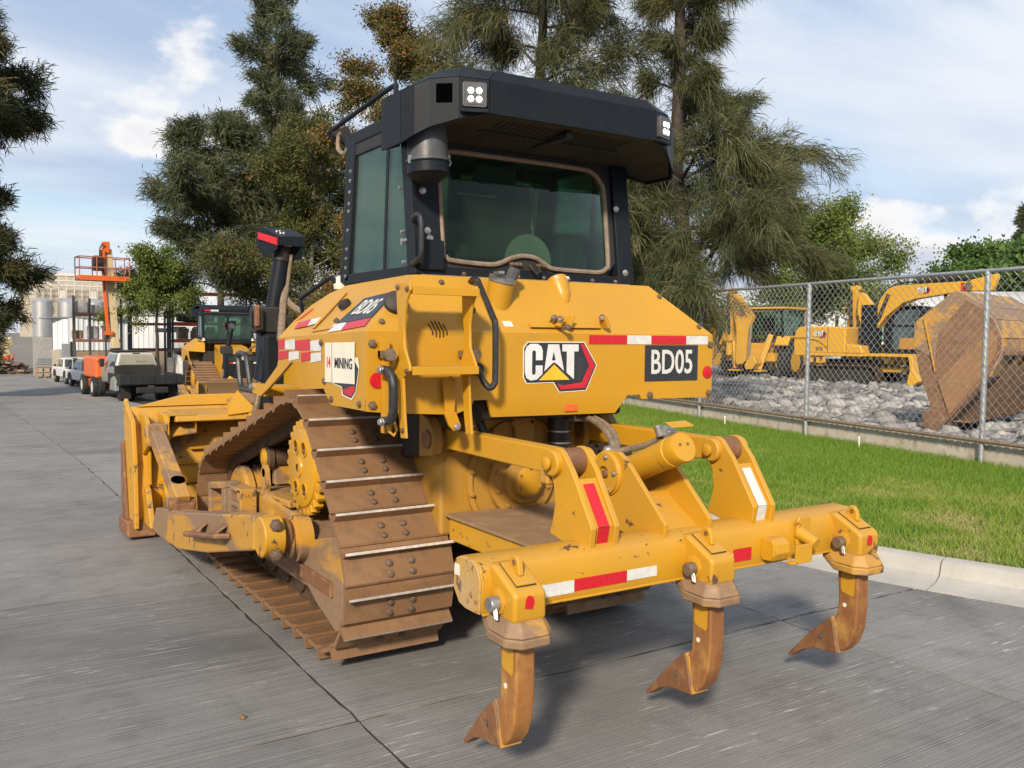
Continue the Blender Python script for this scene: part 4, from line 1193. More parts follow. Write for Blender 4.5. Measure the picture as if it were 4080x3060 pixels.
# ---- undercarriage
path, pitch, PP = track_path([(1.31,.40,.362),(1.74,.882,.370),(3.45,.40,.362)], 37)
h = pitch/2
prf = [(-h-.014,-.028),(-h-.012,-.012),(-h+.020,-.006),(-h+.027,.056),(-h+.040,.056),(-h+.047,.011),(h-.014,.011),(h-.005,.004),(h-.007,-.010),(-h+.05,-.012),(-h+.022,-.026)]
smb = MB().prism(prf, 'x', -.285, .285)
for u in (-.058, .058):
    for t in (0.0, .052):
        smb.bolt((u, t, .011), (0,0,1), .0155, .014)
shoe = smb.mesh('track_shoe', M['track'])
shoe.materials.append(M['grouser']); shoe.materials.append(M['bolt'])
mi = [0]*len(shoe.polygons); mi[2+3] = 1
for i in range(13, len(mi)): mi[i] = 2
shoe.polygons.foreach_set('material_index', mi)
for s in (-1, 1):
    XC = s*.695
    ch = MB()
    qq = [np.array(p) for p in PP[:-1]]
    ctr = np.mean(qq, axis=0)
    nq = len(qq)
    for u in (-.062, .062):
        for ins in ((-.016,-.095),):
            o_, i_ = [], []
            for j in range(nq):
                tg = qq[(j+1) % nq] - qq[j-1]; tg = tg/np.hypot(*tg)
                nn = np.array([tg[1], -tg[0]])
                o_.append(qq[j] + nn*ins[0]); i_.append(qq[j] + nn*ins[1])
            vs_ = [(XC+u+w, p[0], p[1]) for w in (-.018, .018) for ring in (o_, i_) for p in ring]
            fs = []
            for j in range(nq):
                k2 = (j+1) % nq
                for a, b in ((0,1),(1,3),(3,2),(2,0)):
                    fs.append((a*nq+j, a*nq+k2, b*nq+k2, b*nq+j))
            ch.add(vs_, fs)
    trk = ch.build('track', M['link'], DZ)
    for c_, d_ in path:
        tg = d_/np.hypot(*d_)
        nn = Vector((0, tg[1], -tg[0]))
        m4 = Matrix(((1,0,0,XC),(0,tg[0],nn.y,c_[0]),(0,tg[1],nn.z,c_[1]),(0,0,0,1)))
        o = obj('track_shoe', shoe, trk)
        m4.col[0] = Vector((1,0,0,0))
        o.matrix_local = m4
    # sprocket
    sp = []
    for i in range(27):
        a = 2*math.pi*i/27
        for da, r_ in ((-.082,.222),(-.045,.260),(.045,.260),(.082,.222)):
            sp.append((1.735 + r_*math.cos(a+da), .882 + r_*math.sin(a+da)))
    sk = MB().prism(sp, 'x', s*.855, s*.905)
    spk = sk.build('sprocket', M['yellow_ripper'], DZ, bevel=.004)
    MB().lathe((s*.900,1.735,.882), (s,0,0), [(.214,0),(.210,.014),(.200,.018),(.02,.018)], 44).build('sprocket_hub', M['yellow'], spk)
    for a, r_ in ((60,.125),(120,.125),(240,.13),(300,.13),(0,.02)):
        q = (s*.917, 1.735+r_*math.cos(R(a)), .882+r_*math.sin(R(a)))
        MB().lathe(q, (s,0,0), [(.044,0),(.044,.008),(.034,.008),(.034,.001),(.001,.001)] if a else [(.055,0),(.050,.010),(.02,.012)], 20, cap=False).build('hub_recess', M['yellow'], spk)
        MB().bolt((q[0]+s*.003, q[1]-.008, q[2]-.012), (s,0,0), .010, .012).build('bolt', M['bolt'], spk)
    MB().cone((s*.82,1.735,.882), (s*.46,1.735,.882), .20, .24, 28).build('final_drive', M['yellow_case'], DZ)
    # idlers, rollers, carrier roller
    for y in (1.31, 3.45):
        MB().lathe((s*.61,y,.40), (s,0,0), [(.24,0),(.265,.02),(.265,.06),(.24,.065),(.24,.105),(.265,.11),(.265,.15),(.24,.17),(.08,.175)], 36).build('idler', M['yellow_worn'], DZ)
    for y in (1.62,1.88,2.14,2.40,2.66,2.92,3.16):
        MB().lathe((s*.62,y,.185), (s,0,0), [(.09,0),(.10,.02),(.10,.06),(.085,.065),(.085,.125),(.10,.13),(.10,.17),(.06,.19)], 20).build('track_roller', M['link'], DZ)
    cr_ = MB().lathe((s*.64,2.80,.80), (s,0,0), [(.05,-.06),(.082,-.05),(.082,0),(.068,.005),(.068,.10),(.082,.105),(.082,.14),(.070,.15)], 26).build('carrier_roller', M['link'], DZ)
    MB().lathe((s*.79,2.80,.80), (s,0,0), [(.062,0),(.060,.008),(.035,.012),(.03,.016)], 24).build('roller_cap', M['yellow'], cr_)
    MB().box((s*.68,2.80,.70), (.10,.06,.16)).build('roller_stand', M['yellow_worn'], DZ, bevel=.008)
    # track frame: barrel, guards, lugs
    fr = MB().prism([(1.40,.30),(3.30,.27),(3.34,.42),(3.22,.52),(2.95,.585),(2.5,.645),(2.05,.66),(1.72,.60),(1.42,.52)], 'x', s*.60, s*.93)
    tf = fr.build('track_frame', M['yellow_worn'], DZ, bevel=.045, seg=3)
    MB().prism([(1.55,.235),(3.25,.215),(3.25,.315),(1.40,.36),(1.36,.28)], 'x', s*.845, s*.885).build('roller_guard', M['yellow_worn'], tf, bevel=.006)
    MB().prism([(1.03,.20),(1.13,.165),(1.40,.24),(1.62,.34),(1.62,.42),(1.42,.56),(1.26,.60),(1.12,.63),(1.05,.60)], 'x', s*.92, s*.955).build('rear_guard', M['yellow_worn'], tf, bevel=.008)
    MB().bx(min(s*.93,s*.97),max(s*.93,s*.97),1.16,1.95,.325,.40).build('guard_bar', M['rust_tip'], tf, bevel=.006)
    MB().box((s*.90,1.24,.47), (.012,.04,.09)).build('sticker', M['placard'], tf)
    mb = MB().prism([(2.38,.69)] + [(2.45+.055*math.cos(R(a)), .755+.055*math.sin(R(a))) for a in (150,110,70,30)] + [(2.53,.69),(2.50,.64),(2.40,.64)], 'x', s*.875, s*.90)
    mb.build('lifting_lug', M['yellow_worn'], tf, bevel=.004)
    MB().lathe((s*.902,2.45,.758), (s,0,0), [(.026,0),(.026,.002)], 16).build('lug_hole', M['void'], tf)
    mb = MB().box((s*.86,2.02,.665), (.16,.30,.02), Matrix.Rotation(-.05,3,'X')).box((s*.92,1.93,.66), (.05,.16,.03))
    mb.build('cover_plate', M['yellow_worn'], tf, bevel=.006)
    MB().lathe((s*.93,2.20,.50), (s,0,0), [(.075,0),(.075,.02),(.05,.026)], 20).build('inspection_cover', M['yellow_worn'], tf)
    for i in range(3): MB().bolt((s*.955,2.20+.03*math.cos(i*2.1),.50+.04*math.sin(i*2.1)), (s,0,0), .011, .012).build('bolt', M['bolt'], tf)
    # open guard frame in front of the barrel
    mb = MB()
    for y0, y1, za, zb in ((2.42,2.50,.44,.665),(2.66,2.72,.43,.655),(2.78,2.86,.41,.66),(3.14,3.20,.40,.60)):
        mb.box((s*1.0,(y0+y1)/2,(za+zb)/2), (.10,y1-y0,zb-za))
    mb.beam((s*1.0,2.42,.655),(s*1.0,2.72,.648),.10,.03); mb.beam((s*1.0,2.42,.56),(s*1.0,2.72,.55),.09,.03); mb.beam((s*1.0,2.42,.455),(s*1.0,2.72,.445),.11,.035)
    mb.beam((s*1.0,2.78,.645),(s*1.0,3.18,.585),.11,.045); mb.beam((s*1.0,2.78,.43),(s*1.0,3.18,.41),.11,.03)
    mb.build('guard_frame', M['yellow_worn'], tf, bevel=.008)
    # trunnion ball and cap
    mb = MB().lathe((s*.93,1.60,.535), (s,0,0), [(.12,0),(.12,.07),(.10,.075),(.10,.10),(.112,.104),(.112,.125),(.09,.13)], 32)
    mb.build('trunnion', M['yellow_worn'], tf)
    for i in range(12):
        a = 2*math.pi*i/12
        MB().bolt((s*1.062,1.60+.088*math.cos(a),.535+.088*math.sin(a)), (s,0,0), .011, .012).build('bolt', M['bolt'], tf)
    # push arm outside the track
    arm = MB()
    Pa = [(1.62,.49),(1.62,.675),(2.40,.545),(3.2,.415),(4.15,.285),(4.32,.10),(4.10,.085),(3.4,.125),(2.6,.27)]
    arm.prism(Pa, 'x', s*1.085, s*1.205)
    pa = arm.build('push_arm', M['yellow_worn'], DZ, bevel=.012)
    mb = MB().prism(arc((1.54,.575),.105,0,360,18)[:-1], 'x', s*1.09, s*1.20)
    mb.build('arm_cap', M['yellow_ripper'], pa, bevel=.01)
    for dz in (-.075,.075): MB().bolt((s*1.145,1.445,.575+dz), (0,-1,0), .026, .026).build('bolt', M['bolt'], pa)
    MB().lathe((s*1.05,1.56,.57), (s,0,0), [(.085,0),(.085,.05)], 20).build('ball_socket', M['rust_tip'], pa)
    mb = MB().tube([(s*1.205,2.90,.33),(s*1.27,2.86,.345),(s*1.27,2.10,.475),(s*1.205,2.06,.48)], .017, 8)
    mb.slab([(s*1.206,2.55,.46),(s*1.206,2.72,.40),(s*1.265,2.70,.385),(s*1.265,2.60,.40)], (0,.2,1), .012)
    mb.slab([(s*1.206,2.10,.53),(s*1.206,2.30,.50),(s*1.265,2.28,.455),(s*1.265,2.14,.48)], (0,.2,1), .012)
    mb.build('step_bar', M['rust_tip'], pa)
    # brace from arm to blade
    sb = MB().beam((s*1.12,3.62,.40), (s*1.135,4.45,.80), .105, .12, (0,-.3,1))
    tb = sb.build('tilt_brace', M['yellow_worn'], DZ, bevel=.012)
    MB().box((s*1.135,4.47,.83), (.15,.13,.12)).cone((s*1.05,4.47,.83),(s*1.22,4.47,.83),.05,.05,14).build('brace_head', M['yellow_worn'], tb, bevel=.012)
    MB().cone((s*1.03,3.66,.385),(s*1.21,3.66,.385),.045,.045,14).box((s*1.12,3.62,.36),(.14,.16,.10)).build('brace_foot', M['rust_tip'], tb, bevel=.01)
    MB().lathe((s*1.12,3.78,.535), (0,-.4,.9), [(.05,0),(.05,.012),(.03,.014)], 16).build('brace_socket', M['void'], tb)

# ---- blade
bl = MB()
prof = [(4.60,.03),(4.56,.15),(4.55,.35),(4.58,.60),(4.66,.82),(4.80,1.00),(4.83,1.00),(4.72,.82),(4.66,.60),(4.64,.35),(4.66,.15),(4.72,.02)]
bl.prism(prof, 'x', -1.26, 1.26)
bl.add([(-1.22,4.78,1.0),(-.86,4.80,1.085),(.86,4.80,1.085),(1.22,4.78,1.0),(-1.22,4.815,1.0),(-.86,4.84,1.085),(.86,4.84,1.085),(1.22,4.815,1.0)], [(0,1,2,3),(7,6,5,4),(0,4,5,1),(1,5,6,2),(2,6,7,3)])
blade = bl.build('blade', M['yellow_blade'], DZ, bevel=.008)
for s in (-1, 1):
    MB().prism([(4.50,.06),(4.86,.05),(4.90,.55),(4.96,.98),(4.93,1.06),(4.88,1.02),(4.60,.90),(4.52,.60)], 'x', s*1.26, s*1.295).build('end_plate', M['yellow_blade'], blade, bevel=.008)
    MB().prism([(4.72,.03),(4.98,.03),(4.97,.70),(4.90,.72)], 'x', s*1.296, s*1.318).build('end_bit', M['rust_tip'], blade, bevel=.006)
    MB().prism([(4.52,-.01),(4.95,-.02),(4.95,.10),(4.55,.12)], 'x', s*1.13, s*1.345).build('corner_bit', M['rust_tip'], blade, bevel=.014)
    # brackets for brace and lift cylinder
    for u in (1.06, 1.20):
        MB().prism([(4.40,.72),(4.66,.60),(4.80,.96),(4.50,.95),(4.42,.90)], 'x', s*u-.015, s*u+.015).build('brace_lug', M['yellow_blade'], blade, bevel=.006)
        MB().prism([(4.28,.10),(4.58,.10),(4.58,.42),(4.44,.38)], 'x', s*u-.02, s*u+.02).build('arm_lug', M['yellow_blade'], blade, bevel=.006)
    MB().bx(min(s*1.165,s*1.185),max(s*1.165,s*1.185),4.50,4.60,.40,.90).build('rib', M['yellow'], blade, bevel=.005)
    bb = MB().add([(s*1.05,4.42,.955),(s*.84,4.42,.955),(s*.83,4.45,.80),(s*.90,4.45,.79),(s*1.0,4.45,.78),(s*1.05,4.45,.75),(s*1.05,4.72,.955),(s*.84,4.72,.955)], [(0,1,7,6),(0,6,5),(1,2,7),(5,6,7,2,3,4)])
    bo = bb.build('box_bracket', M['yellow_blade'], blade); bo.modifiers.new('thick','SOLIDIFY').thickness = .012
    gs = MB().add([(s*.60,4.40,.94),(s*.36,4.40,.965),(s*.49,4.52,1.13),(s*.52,4.74,.99),(s*.30,4.74,.99)], [(0,1,2),(0,2,3),(1,4,2),(2,4,3)])
    go = gs.build('lift_gusset', M['yellow'], blade); go.modifiers.new('thick','SOLIDIFY').thickness = .016
    MB().prism([(4.36,.88),(4.60,.84),(4.70,.96),(4.45,1.02)], 'x', s*.40, s*.43).build('lift_lug', M['yellow'], blade, bevel=.005)
# back ribs and stiffener
MB().prism([(4.40,.90),(4.70,.86),(4.78,.97),(4.42,.945)], 'x', -1.0, 1.0).build('top_stiffener', M['yellow_blade'], blade, bevel=.008)
MB().bx(-1.1,1.1,4.505,4.56,.40,.418).build('weld_seam', M['yellow'], blade)
MB().bx(-1.1,1.1,4.545,4.585,.545,.557).build('weld_seam', M['yellow'], blade)
MB().bx(-.86,-.76,4.55,4.60,.66,.675).build('weld_seam', M['yellow'], blade)
MB().bx(-.5,.5,4.20,4.55,.10,.50).build('c_frame', M['yellow_worn'], DZ, bevel=.03)

# ---- ripper
RX = .022
bmr = [(-.115,.70),(-.155,.655),(-.20,.645),(-.295,.645),(-.300,.655),(-.300,.765),(-.285,.80),(-.25,.822),(-.165,.825),(-.13,.81),(-.115,.775)]
rb = MB().prism(bmr, 'x', -.985, 1.03)
beam = rb.build('ripper_beam', M['yellow_ripper'], DZ, bevel=.006, smooth=45)
inset = [(y*.86-.030, (z-.735)*.86+.735) for y, z in bmr]
MB().prism(bmr, 'x', -.993, -.984).build('end_plate', M['yellow_dusty'], beam, bevel=.004)
MB().box((-.9945,-.145,.772), (.002,.035,.04)).build('sticker', M['placard'], beam)
for a, b, z0, z1, c in [(-.76,-.593,.668,.714,'white'),(-.593,-.345,.672,.716,'red'),(-.345,-.195,.676,.716,'white'),(.17,.222,.672,.708,'white'),(.222,.329,.672,.726,'red')]:
    MB().bx(a, b-.001, -.3025, -.3005, z0, z1).build('reflective_tape', M[c], beam)
MB().bx(-.98,1.02,-.303,-.29,.640,.650).build('bottom_lip', M['yellow_ripper'], beam, bevel=.003)
# towers for the upper links
tw = [(-.262,.775),(-.278,.885),(-.150,1.080)] + arc((-.045,1.105),.060,150,0,8)[1:] + [(.012,1.08),(-.028,1.02),(-.040,.94),(-.025,.88),(-.005,.82),(-.10,.80)]
for cx in (-.4305, .4305):
    for u in (-.0565, .0565):
        MB().prism(tw, 'x', cx+u-.0125, cx+u+.0125).build('link_tower', M['yellow_ripper'], beam, bevel=.004)
        MB().lathe((cx+u, -.04, 1.105), (-1 if u < 0 else 1,0,0), [(.052,.012),(.052,.035),(.046,.04)], 22).build('pin_boss', M['yellow_ripper'], beam)
        MB().lathe((cx+u*1.95, -.04, 1.105), (-1 if u < 0 else 1,0,0), [(.026,0),(.026,.008),(.018,.012)], 16).build('link_pin', M['yellow'], beam)
    pl_ = MB().slab([(cx-.044,-.245,.790),(cx+.044,-.245,.790),(cx+.044,-.262,.885),(cx-.044,-.262,.885)], (0,1,.1), .012)
    pl_.slab([(cx-.044,-.262,.885),(cx+.044,-.262,.885),(cx+.044,-.150,1.052),(cx-.044,-.150,1.052)], (0,.83,-.55), .012)
    pl_.build('tower_web', M['yellow_ripper'], beam)
    MB().cone((cx-.044,-.045,1.105),(cx+.044,-.045,1.105),.055,.055,18).build('link_eye', M['rust_tip'], beam)
    cc = 'red' if cx < 0 else 'white'
    w0 = .026
    t_ = MB().slab([(cx-w0,-.2475,.80),(cx+w0,-.2475,.80),(cx+w0,-.2648,.884),(cx-w0,-.2648,.884)], (0,-1,-.1), .0015)
    t_.slab([(cx-w0,-.2648,.885),(cx+w0,-.2648,.885),(cx+w0,-.165,1.034),(cx-w0,-.165,1.034)], (0,-.83,.55), .0015)
    t_.build('reflective_tape', M[cc], beam)
    # upper link arm
    la_ = MB().prism([(-.05,1.06),(.10,1.045),(.95,1.048),(.98,1.09),(.95,1.148),(.10,1.150),(-.05,1.148),(-.08,1.105)], 'x', cx-.036, cx+.036)
    la_.build('upper_link', M['yellow'], DZ, bevel=.008)
MB().box((-.43,.02,1.03), (.09,.07,.05)).box((-.49,.03,1.045),(.04,.06,.07)).build('grease_block', M['yellow_worn'], DZ, bevel=.01)
# cylinder plates
cpl = [(-.268,.770),(-.277,.862),(-.035,1.088),(.02,1.118)] + arc((.085,1.02),.100,110,-30,7) + [(.165,.86),(.20,.80),(-.10,.78)]
for x in (-.125, .115):
    MB().prism(cpl, 'x', x-.012, x+.012).build('cylinder_plate', M['yellow_ripper'], beam, bevel=.004)
    sg = -1 if x < 0 else 1
    MB().lathe((x+sg*.012,.085,1.02), (sg,0,0), [(.095,0),(.095,.008),(.088,.014),(.088,.022),(.032,.024),(.03,.006),(.001,.006)], 32, cap=False).build('trunnion_cap', M['yellow_ripper'], beam)
    MB().lathe((x+sg*.022,.085,1.02), (sg,0,0), [(.020,0),(.014,.014)], 8).build('grease_plug', M['rust_tip'], beam)
    for i in range(5):
        a = R(30+72*i)
        MB().bolt((x+sg*.034,.085+.072*math.cos(a),1.02+.072*math.sin(a)), (sg,0,0), .009, .012).build('bolt', M['steel'], beam)
MB().slab([(-.113,-.25,.80),(.103,-.25,.80),(.103,-.02,.935),(-.113,-.02,.935)], (0,.5,-.86), .014).build('plate_web', M['yellow_ripper'], beam)
MB().bx(-.113,.103,-.035,-.018,.925,.945).build('web_lip', M['yellow_ripper'], beam)
c0, c1 = Vector((-.005,.20,.975)), Vector((-.005,-.236,1.160))
cd = (c1-c0).normalized(); cl = (c1-c0).length
MB().lathe(c0, cd, [(.058,0),(.066,.01),(.066,.10),(.060,.105),(.060,cl-.11),(.064,cl-.105),(.064,cl-.07),(.060,cl-.065),(.064,cl-.01),(.060,cl)], 36).build('ripper_cylinder', M['yellow'], DZ)
for u in (-.02,.022):
    MB().lathe(c1+Vector((u,0,.012))+cd*.0, cd, [(.006,-.002),(.006,.001)], 8).build('cap_hole', M['bolt'], DZ)
MB().cone(c0-cd*.30, c0, .032, .032, 16).build('ripper_rod', M['steel'], DZ)
MB().tube([(.0,.22,1.085),(.04,.18,1.098),(.058,.05,1.135),(.062,-.03,1.172)], .014, 8).build('cylinder_pipe', M['hose_dusty'], DZ)
MB().box((.075,-.055,1.195), (.05,.05,.045), Matrix.Rotation(.4,3,'X')).lathe((.045,-.04,1.18),(-.3,.2,1),[(.018,0),(.018,.05)],8).build('check_valve', M['steel'], DZ, bevel=.005)
MB().slab([(.05,-.10,1.222),(.14,-.14,1.228),(.14,-.09,1.244),(.06,-.05,1.236)], (0,0,1), .004).build('valve_cover', M['yellow'], DZ)
for du in (0, .035):
    MB().tube(smooth_path([(.25+du,.80,1.185),(.20+du,.66,1.19),(.145+du,.50,1.172),(.10+du,.38,1.14),(.05+du*.6,.28,1.10),(.03,.24,1.075)]), .016, 8).build('hydraulic_hose', M['hose_dusty'], DZ)
MB().bx(.20,.30,.78,.84,1.165,1.205).build('hose_block', M['steel'], DZ, bevel=.006)
MB().ball((-.005,.25,1.085), .028, 10, 7).build('hose_fitting', M['steel'], DZ)
# lower frame
lf = MB().prism([(-.42,.98),(.42,.98),(.42,.40),(.20,-.12),(-.42,-.12)], 'z', .585, .70)
lower = lf.build('lower_link', M['yellow_ripper'], DZ, bevel=.008)
MB().prism([(-.44,.99),(.44,.99),(.44,.40),(.22,-.11),(-.44,-.11)], 'z', .7025, .716).build('top_plate', M['tan_plate'], lower, bevel=.003)
# shank holders and shanks
hold = [(-.115,.655),(-.30,.640),(-.438,.640),(-.445,.66),(-.445,.742),(-.43,.752),(-.30,.818),(-.13,.80)]
skirt = [(-.27,.640),(-.31,.612),(-.36,.585),(-.452,.570),(-.472,.585),(-.472,.615),(-.445,.648),(-.30,.655)]
shank = [(-.300,.66),(-.315,.45),(-.318,.40),(-.308,.35),(-.285,.318),(-.258,.33)] 
shp = [(-.298,.665),(-.312,.50),(-.317,.42),(-.310,.355),(-.285,.312),(-.262,.262),(-.262,.205),(-.30,.183),(-.345,.190),(-.385,.235),(-.408,.30),(-.418,.40),(-.418,.665)]
tip = [(-.292,.322),(-.270,.325),(-.20,.262),(-.150,.215),(-.035,.092),(-.020,.072),(-.05,.078),(-.12,.128),(-.20,.160),(-.285,.168),(-.318,.172),(-.325,.182)]
for i, cx in enumerate((-.9+RX, RX, .9+RX)):
    hb = MB()
    hb.prism(hold, 'x', cx-.066, cx+.066)
    ho = hb.build('shank_holder', M['yellow_ripper'], beam, bevel=.016, seg=3)
    sb_ = MB()
    lo_ = [(-.075,-.25),(.075,-.25),(.098,-.33),(.098,-.43),(.055,-.480),(-.055,-.480),(-.098,-.43),(-.098,-.33)]
    hi_ = [(-.068,-.28),(.068,-.28),(.070,-.33),(.070,-.42),(.045,-.449),(-.045,-.449),(-.070,-.42),(-.070,-.33)]
    q = len(lo_)
    for za, zb, A, B in ((.566,.600,lo_,lo_),(.600,.652,lo_,hi_)):
        rise = lambda y: max(0, (y+.33))*.55
        sb_.add([(cx+p[0], p[1], za+rise(p[1])) for p in A] + [(cx+p[0], p[1], zb+rise(p[1])) for p in B], [tuple(range(q)), tuple(range(2*q-1,q-1,-1))] + [(j, (j+1) % q, (j+1) % q + q, j+q) for j in range(q)])
    sb_.build('holder_skirt', M['yellow_worn'], ho, bevel=.008)
    # lid with lifting eye on the sloping top
    sl = Vector((0,-.13,-.066)).normalized(); nn = Vector((0,-.066,.13)).normalized()
    top = lambda x, t, hgt: Vector((cx+x, -.30, .818)) + sl*t + nn*hgt
    MB().add([top(-.041,.003,.003), top(.041,.003,.003), top(.041,.131,.003), top(-.041,.131,.003)], [(0,1,2,3)]).build('lid_gap', M['rubber'], ho)
    MB().slab([top(-.038,.006,.002), top(.038,.006,.002), top(.038,.127,.002), top(-.038,.127,.002)], nn, .006).build('lid', M['yellow_ripper'], ho, bevel=.002)
    e0 = top(0,.055,.006)
    ey = [(e0.y-.034, e0.z-.012), (e0.y-.026, e0.z+.034), (e0.y-.012, e0.z+.052), (e0.y+.010, e0.z+.056), (e0.y+.024, e0.z+.040), (e0.y+.032, e0.z+.006)]
    MB().prism(ey, 'x', cx-.011, cx+.011).build('lifting_eye', M['yellow_ripper'], ho, bevel=.005)
    for sg in (-1, 1):
        MB().lathe((cx+sg*.0115, e0.y-.002, e0.z+.030), (sg,0,0), [(.011,0),(.011,.001)], 12).build('eye_hole', M['rust_tip'], ho)
    # retaining pin with clip
    MB().lathe((cx-.066,-.345,.700), (-1,0,0), [(.046,0),(.046,.006),(.038,.009)], 8).build('pin_boss', M['yellow_ripper'], ho)
    MB().lathe((cx-.074,-.352,.696), (-1,0,0), [(.026,0),(.027,.030),(.024,.036),(.004,.037)], 20).build('retaining_pin', M['steel'] if i == 0 else M['bolt'], ho)
    MB().tube([(cx-.095,-.362,.70),(cx-.10,-.372,.678),(cx-.10,-.378,.655),(cx-.096,-.385,.652),(cx-.095,-.380,.675),(cx-.092,-.368,.692)], .005, 6).build('clip_pin', M['steel'], ho)
    if i != 1:
        MB().prism([(cx-.025,.695),(cx+.005,.690),(cx+.012,.712),(cx+.006,.732),(cx-.012,.738),(cx-.022,.724)], 'y', -.4485, -.4465).build('tape_remnant', M['red'], ho)
    sk_ = MB().prism(shp, 'x', cx-.039, cx+.039).build('ripper_shank', M['rust'], DZ, bevel=.010, seg=3)
    for sg in (-1, 1):
        MB().prism([(-.328,.625),(-.33,.475),(-.338,.462),(-.392,.452),(-.400,.465),(-.402,.625)], 'x', cx+sg*.0392, cx+sg*.041).build('paint_patch', M['yellow_ripper'], sk_, bevel=.001)
        MB().lathe((cx+sg*.0392,-.352,.405), (sg,0,0), [(.010,0),(.010,.0012)], 12).build('pin_hole', M['placard'], sk_)
    tp = MB()
    q = len(tip)
    wv = lambda y: .047 if y < -.25 else .047*(.42 + .58*min(1, max(0, (-.02-y)/.23)))
    tp.add([(cx-wv(y), y, z) for y, z in tip] + [(cx+wv(y), y, z) for y, z in tip], [tuple(range(q)), tuple(range(2*q-1,q-1,-1))] + [(j, (j+1) % q, (j+1) % q + q, j+q) for j in range(q)])
    tpo = tp.build('ripper_tip', M['rust_tip'], sk_, bevel=.006)
    MB().prism([(-.306,.318),(-.286,.335),(-.258,.30),(-.262,.262),(-.300,.21),(-.318,.17),(-.335,.178),(-.322,.23)], 'x', cx-.042, cx+.042).build('tip_collar', M['yellow_worn'], sk_, bevel=.003)
    for sg in (-1, 1):
        MB().lathe((cx+sg*.0475,-.235,.232), (sg,0,0), [(.013,0),(.013,.001),(.008,.001)], 12).build('tip_pin', M['bolt'], sk_)
# tow hook and pin stowed on the beam
hk = MB().prism([(-.30,.735),(-.312,.755),(-.36,.757),(-.372,.74),(-.372,.69),(-.352,.668),(-.31,.665),(-.30,.68)], 'x', .385, .398)
hk.build('hook_plate', M['yellow_ripper'], beam, bevel=.004)
hk2 = MB()
hp = [(.40,-.305,.735),(.40,-.36,.745),(.42,-.40,.735),(.43,-.41,.69),(.44,-.40,.652),(.48,-.37,.648),(.52,-.36,.655)]
for a, b in zip([(.395,-.30,.758),(.395,-.345,.757),(.395,-.372,.74),(.395,-.378,.70),(.395,-.36,.668),(.395,-.33,.660)], [(.395,-.345,.757),(.395,-.372,.74),(.395,-.378,.70),(.395,-.36,.668),(.395,-.33,.660),(.395,-.30,.662)]):
    pa_, pb_ = Vector(a), Vector(b)
    hk2.slab([pa_, pb_, pb_+Vector((.085,0,0)), pa_+Vector((.085,0,0))], Vector((0,1,0)) if abs(b[1]-a[1]) < .02 else Vector((0,.3,-1 if a[2] > .7 else 1)), .012)
hk2.bx(.50,.60,-.395,-.383,.648,.728); hk2.bx(.47,.51,-.395,-.36,.648,.66)
hk2.build('tow_hook', M['yellow_ripper'], beam, bevel=.003)
MB().cone((.615,-.31,.755),(.625,-.395,.722),.030,.024,18).build('stowed_pin', M['yellow_ripper'], beam)
MB().prism([(.595,.70),(.595,.80),(.605,.826),(.68,.826),(.68,.70)], 'y', -.318, -.300).build('pin_cover', M['yellow_ripper'], beam, bevel=.006)

for o_ in list(bpy.data.objects):
    if o_.type == 'MESH' and o_.name != 'rear_body' and any(m_.type == 'SOLIDIFY' for m_ in o_.modifiers):
        o_.data.polygons.foreach_set('use_smooth', [False]*len(o_.data.polygons))
# ================================================================ fence, yard and machines on the right
def on(o2, *objs): pass
FT = 2.41
fence = thing('chain_link_fence', 'galvanised chain link fence on a low concrete wall behind the lawn', 'fence', (7.41, 2.77, .25))
fo = Vector((7.41, 2.77, .25))
for x, y in FENCE:
    p = Vector((x, y, 0)) - Vector((fo.x, fo.y, 0))
    mb = MB().cone((p.x,p.y,-.15), (p.x,p.y,FT-.25-.03), .031, .031, 14)
    mb.lathe((p.x,p.y,FT-.25-.04), (0,0,1), [(.036,0),(.036,.03),(.02,.05)], 14)
    mb.build('post', M['galv'], fence)
ra = [(Vector((x, y, FT)) - fo) for x, y in FENCE]
MB().tube(ra, .023, 10).build('top_rail', M['galv'], fence)
mb = MB().tube([(Vector((x-.03, y, .490)) - fo) for x, y in FENCE], .024, 8)
mb.tube([(Vector((x+.06, y, .475)) - fo) for x, y in FENCE], .016, 6)
mb.build('bottom_rail', M['hose_dusty'], fence)
# wires: each one zigzags up between two columns of diamonds
fl_ = np.array(FENCE); seg = np.hypot(*np.diff(fl_, axis=0).T); cs_ = np.concatenate([[0], np.cumsum(seg)])
PT = .105
U0, U1 = 1.5, cs_[-1]-.5
wv, wf_ = [], []
nz_ = int((FT-.44)/(PT/2))
zz = .44 + np.arange(nz_+1)*PT/2
def fpos(u, off):
    x = np.interp(u, cs_, fl_[:,0]); y = np.interp(u, cs_, fl_[:,1])
    return x - off, y
rw = .0030
PU = PT/2
for kcol in range(int((U1-U0)/PU)):
    if True:
        # one wire: zigzags left and right of its column, against its neighbour
        sg_ = 1 if kcol % 2 else -1
        u2_ = U0 + kcol*PU + sg_*np.where(np.arange(nz_+1) % 2 == 0, -PU/2, PU/2)
        x, y = fpos(u2_, .035 + .003*((np.arange(nz_+1) % 2)*2-1))
        base_i = len(wv)*4
        for a, b, c in zip(x, y, zz):
            wv.append([(a-rw,b,c),(a,b-rw,c+rw*.6),(a+rw,b,c),(a,b+rw,c-rw*.6)])
        for j in range(nz_):
            p_, q_ = base_i + j*4, base_i + (j+1)*4
            for t in range(4):
                wf_.append((p_+t, p_+(t+1) % 4, q_+(t+1) % 4, q_+t))
wv = np.array(wv).reshape(-1,3) - np.array(fo)
wire = obj('wire_mesh', np_mesh('wire_mesh', wv, np.array(wf_), M['galv']), fence)
wire['kind'] = 'stuff'
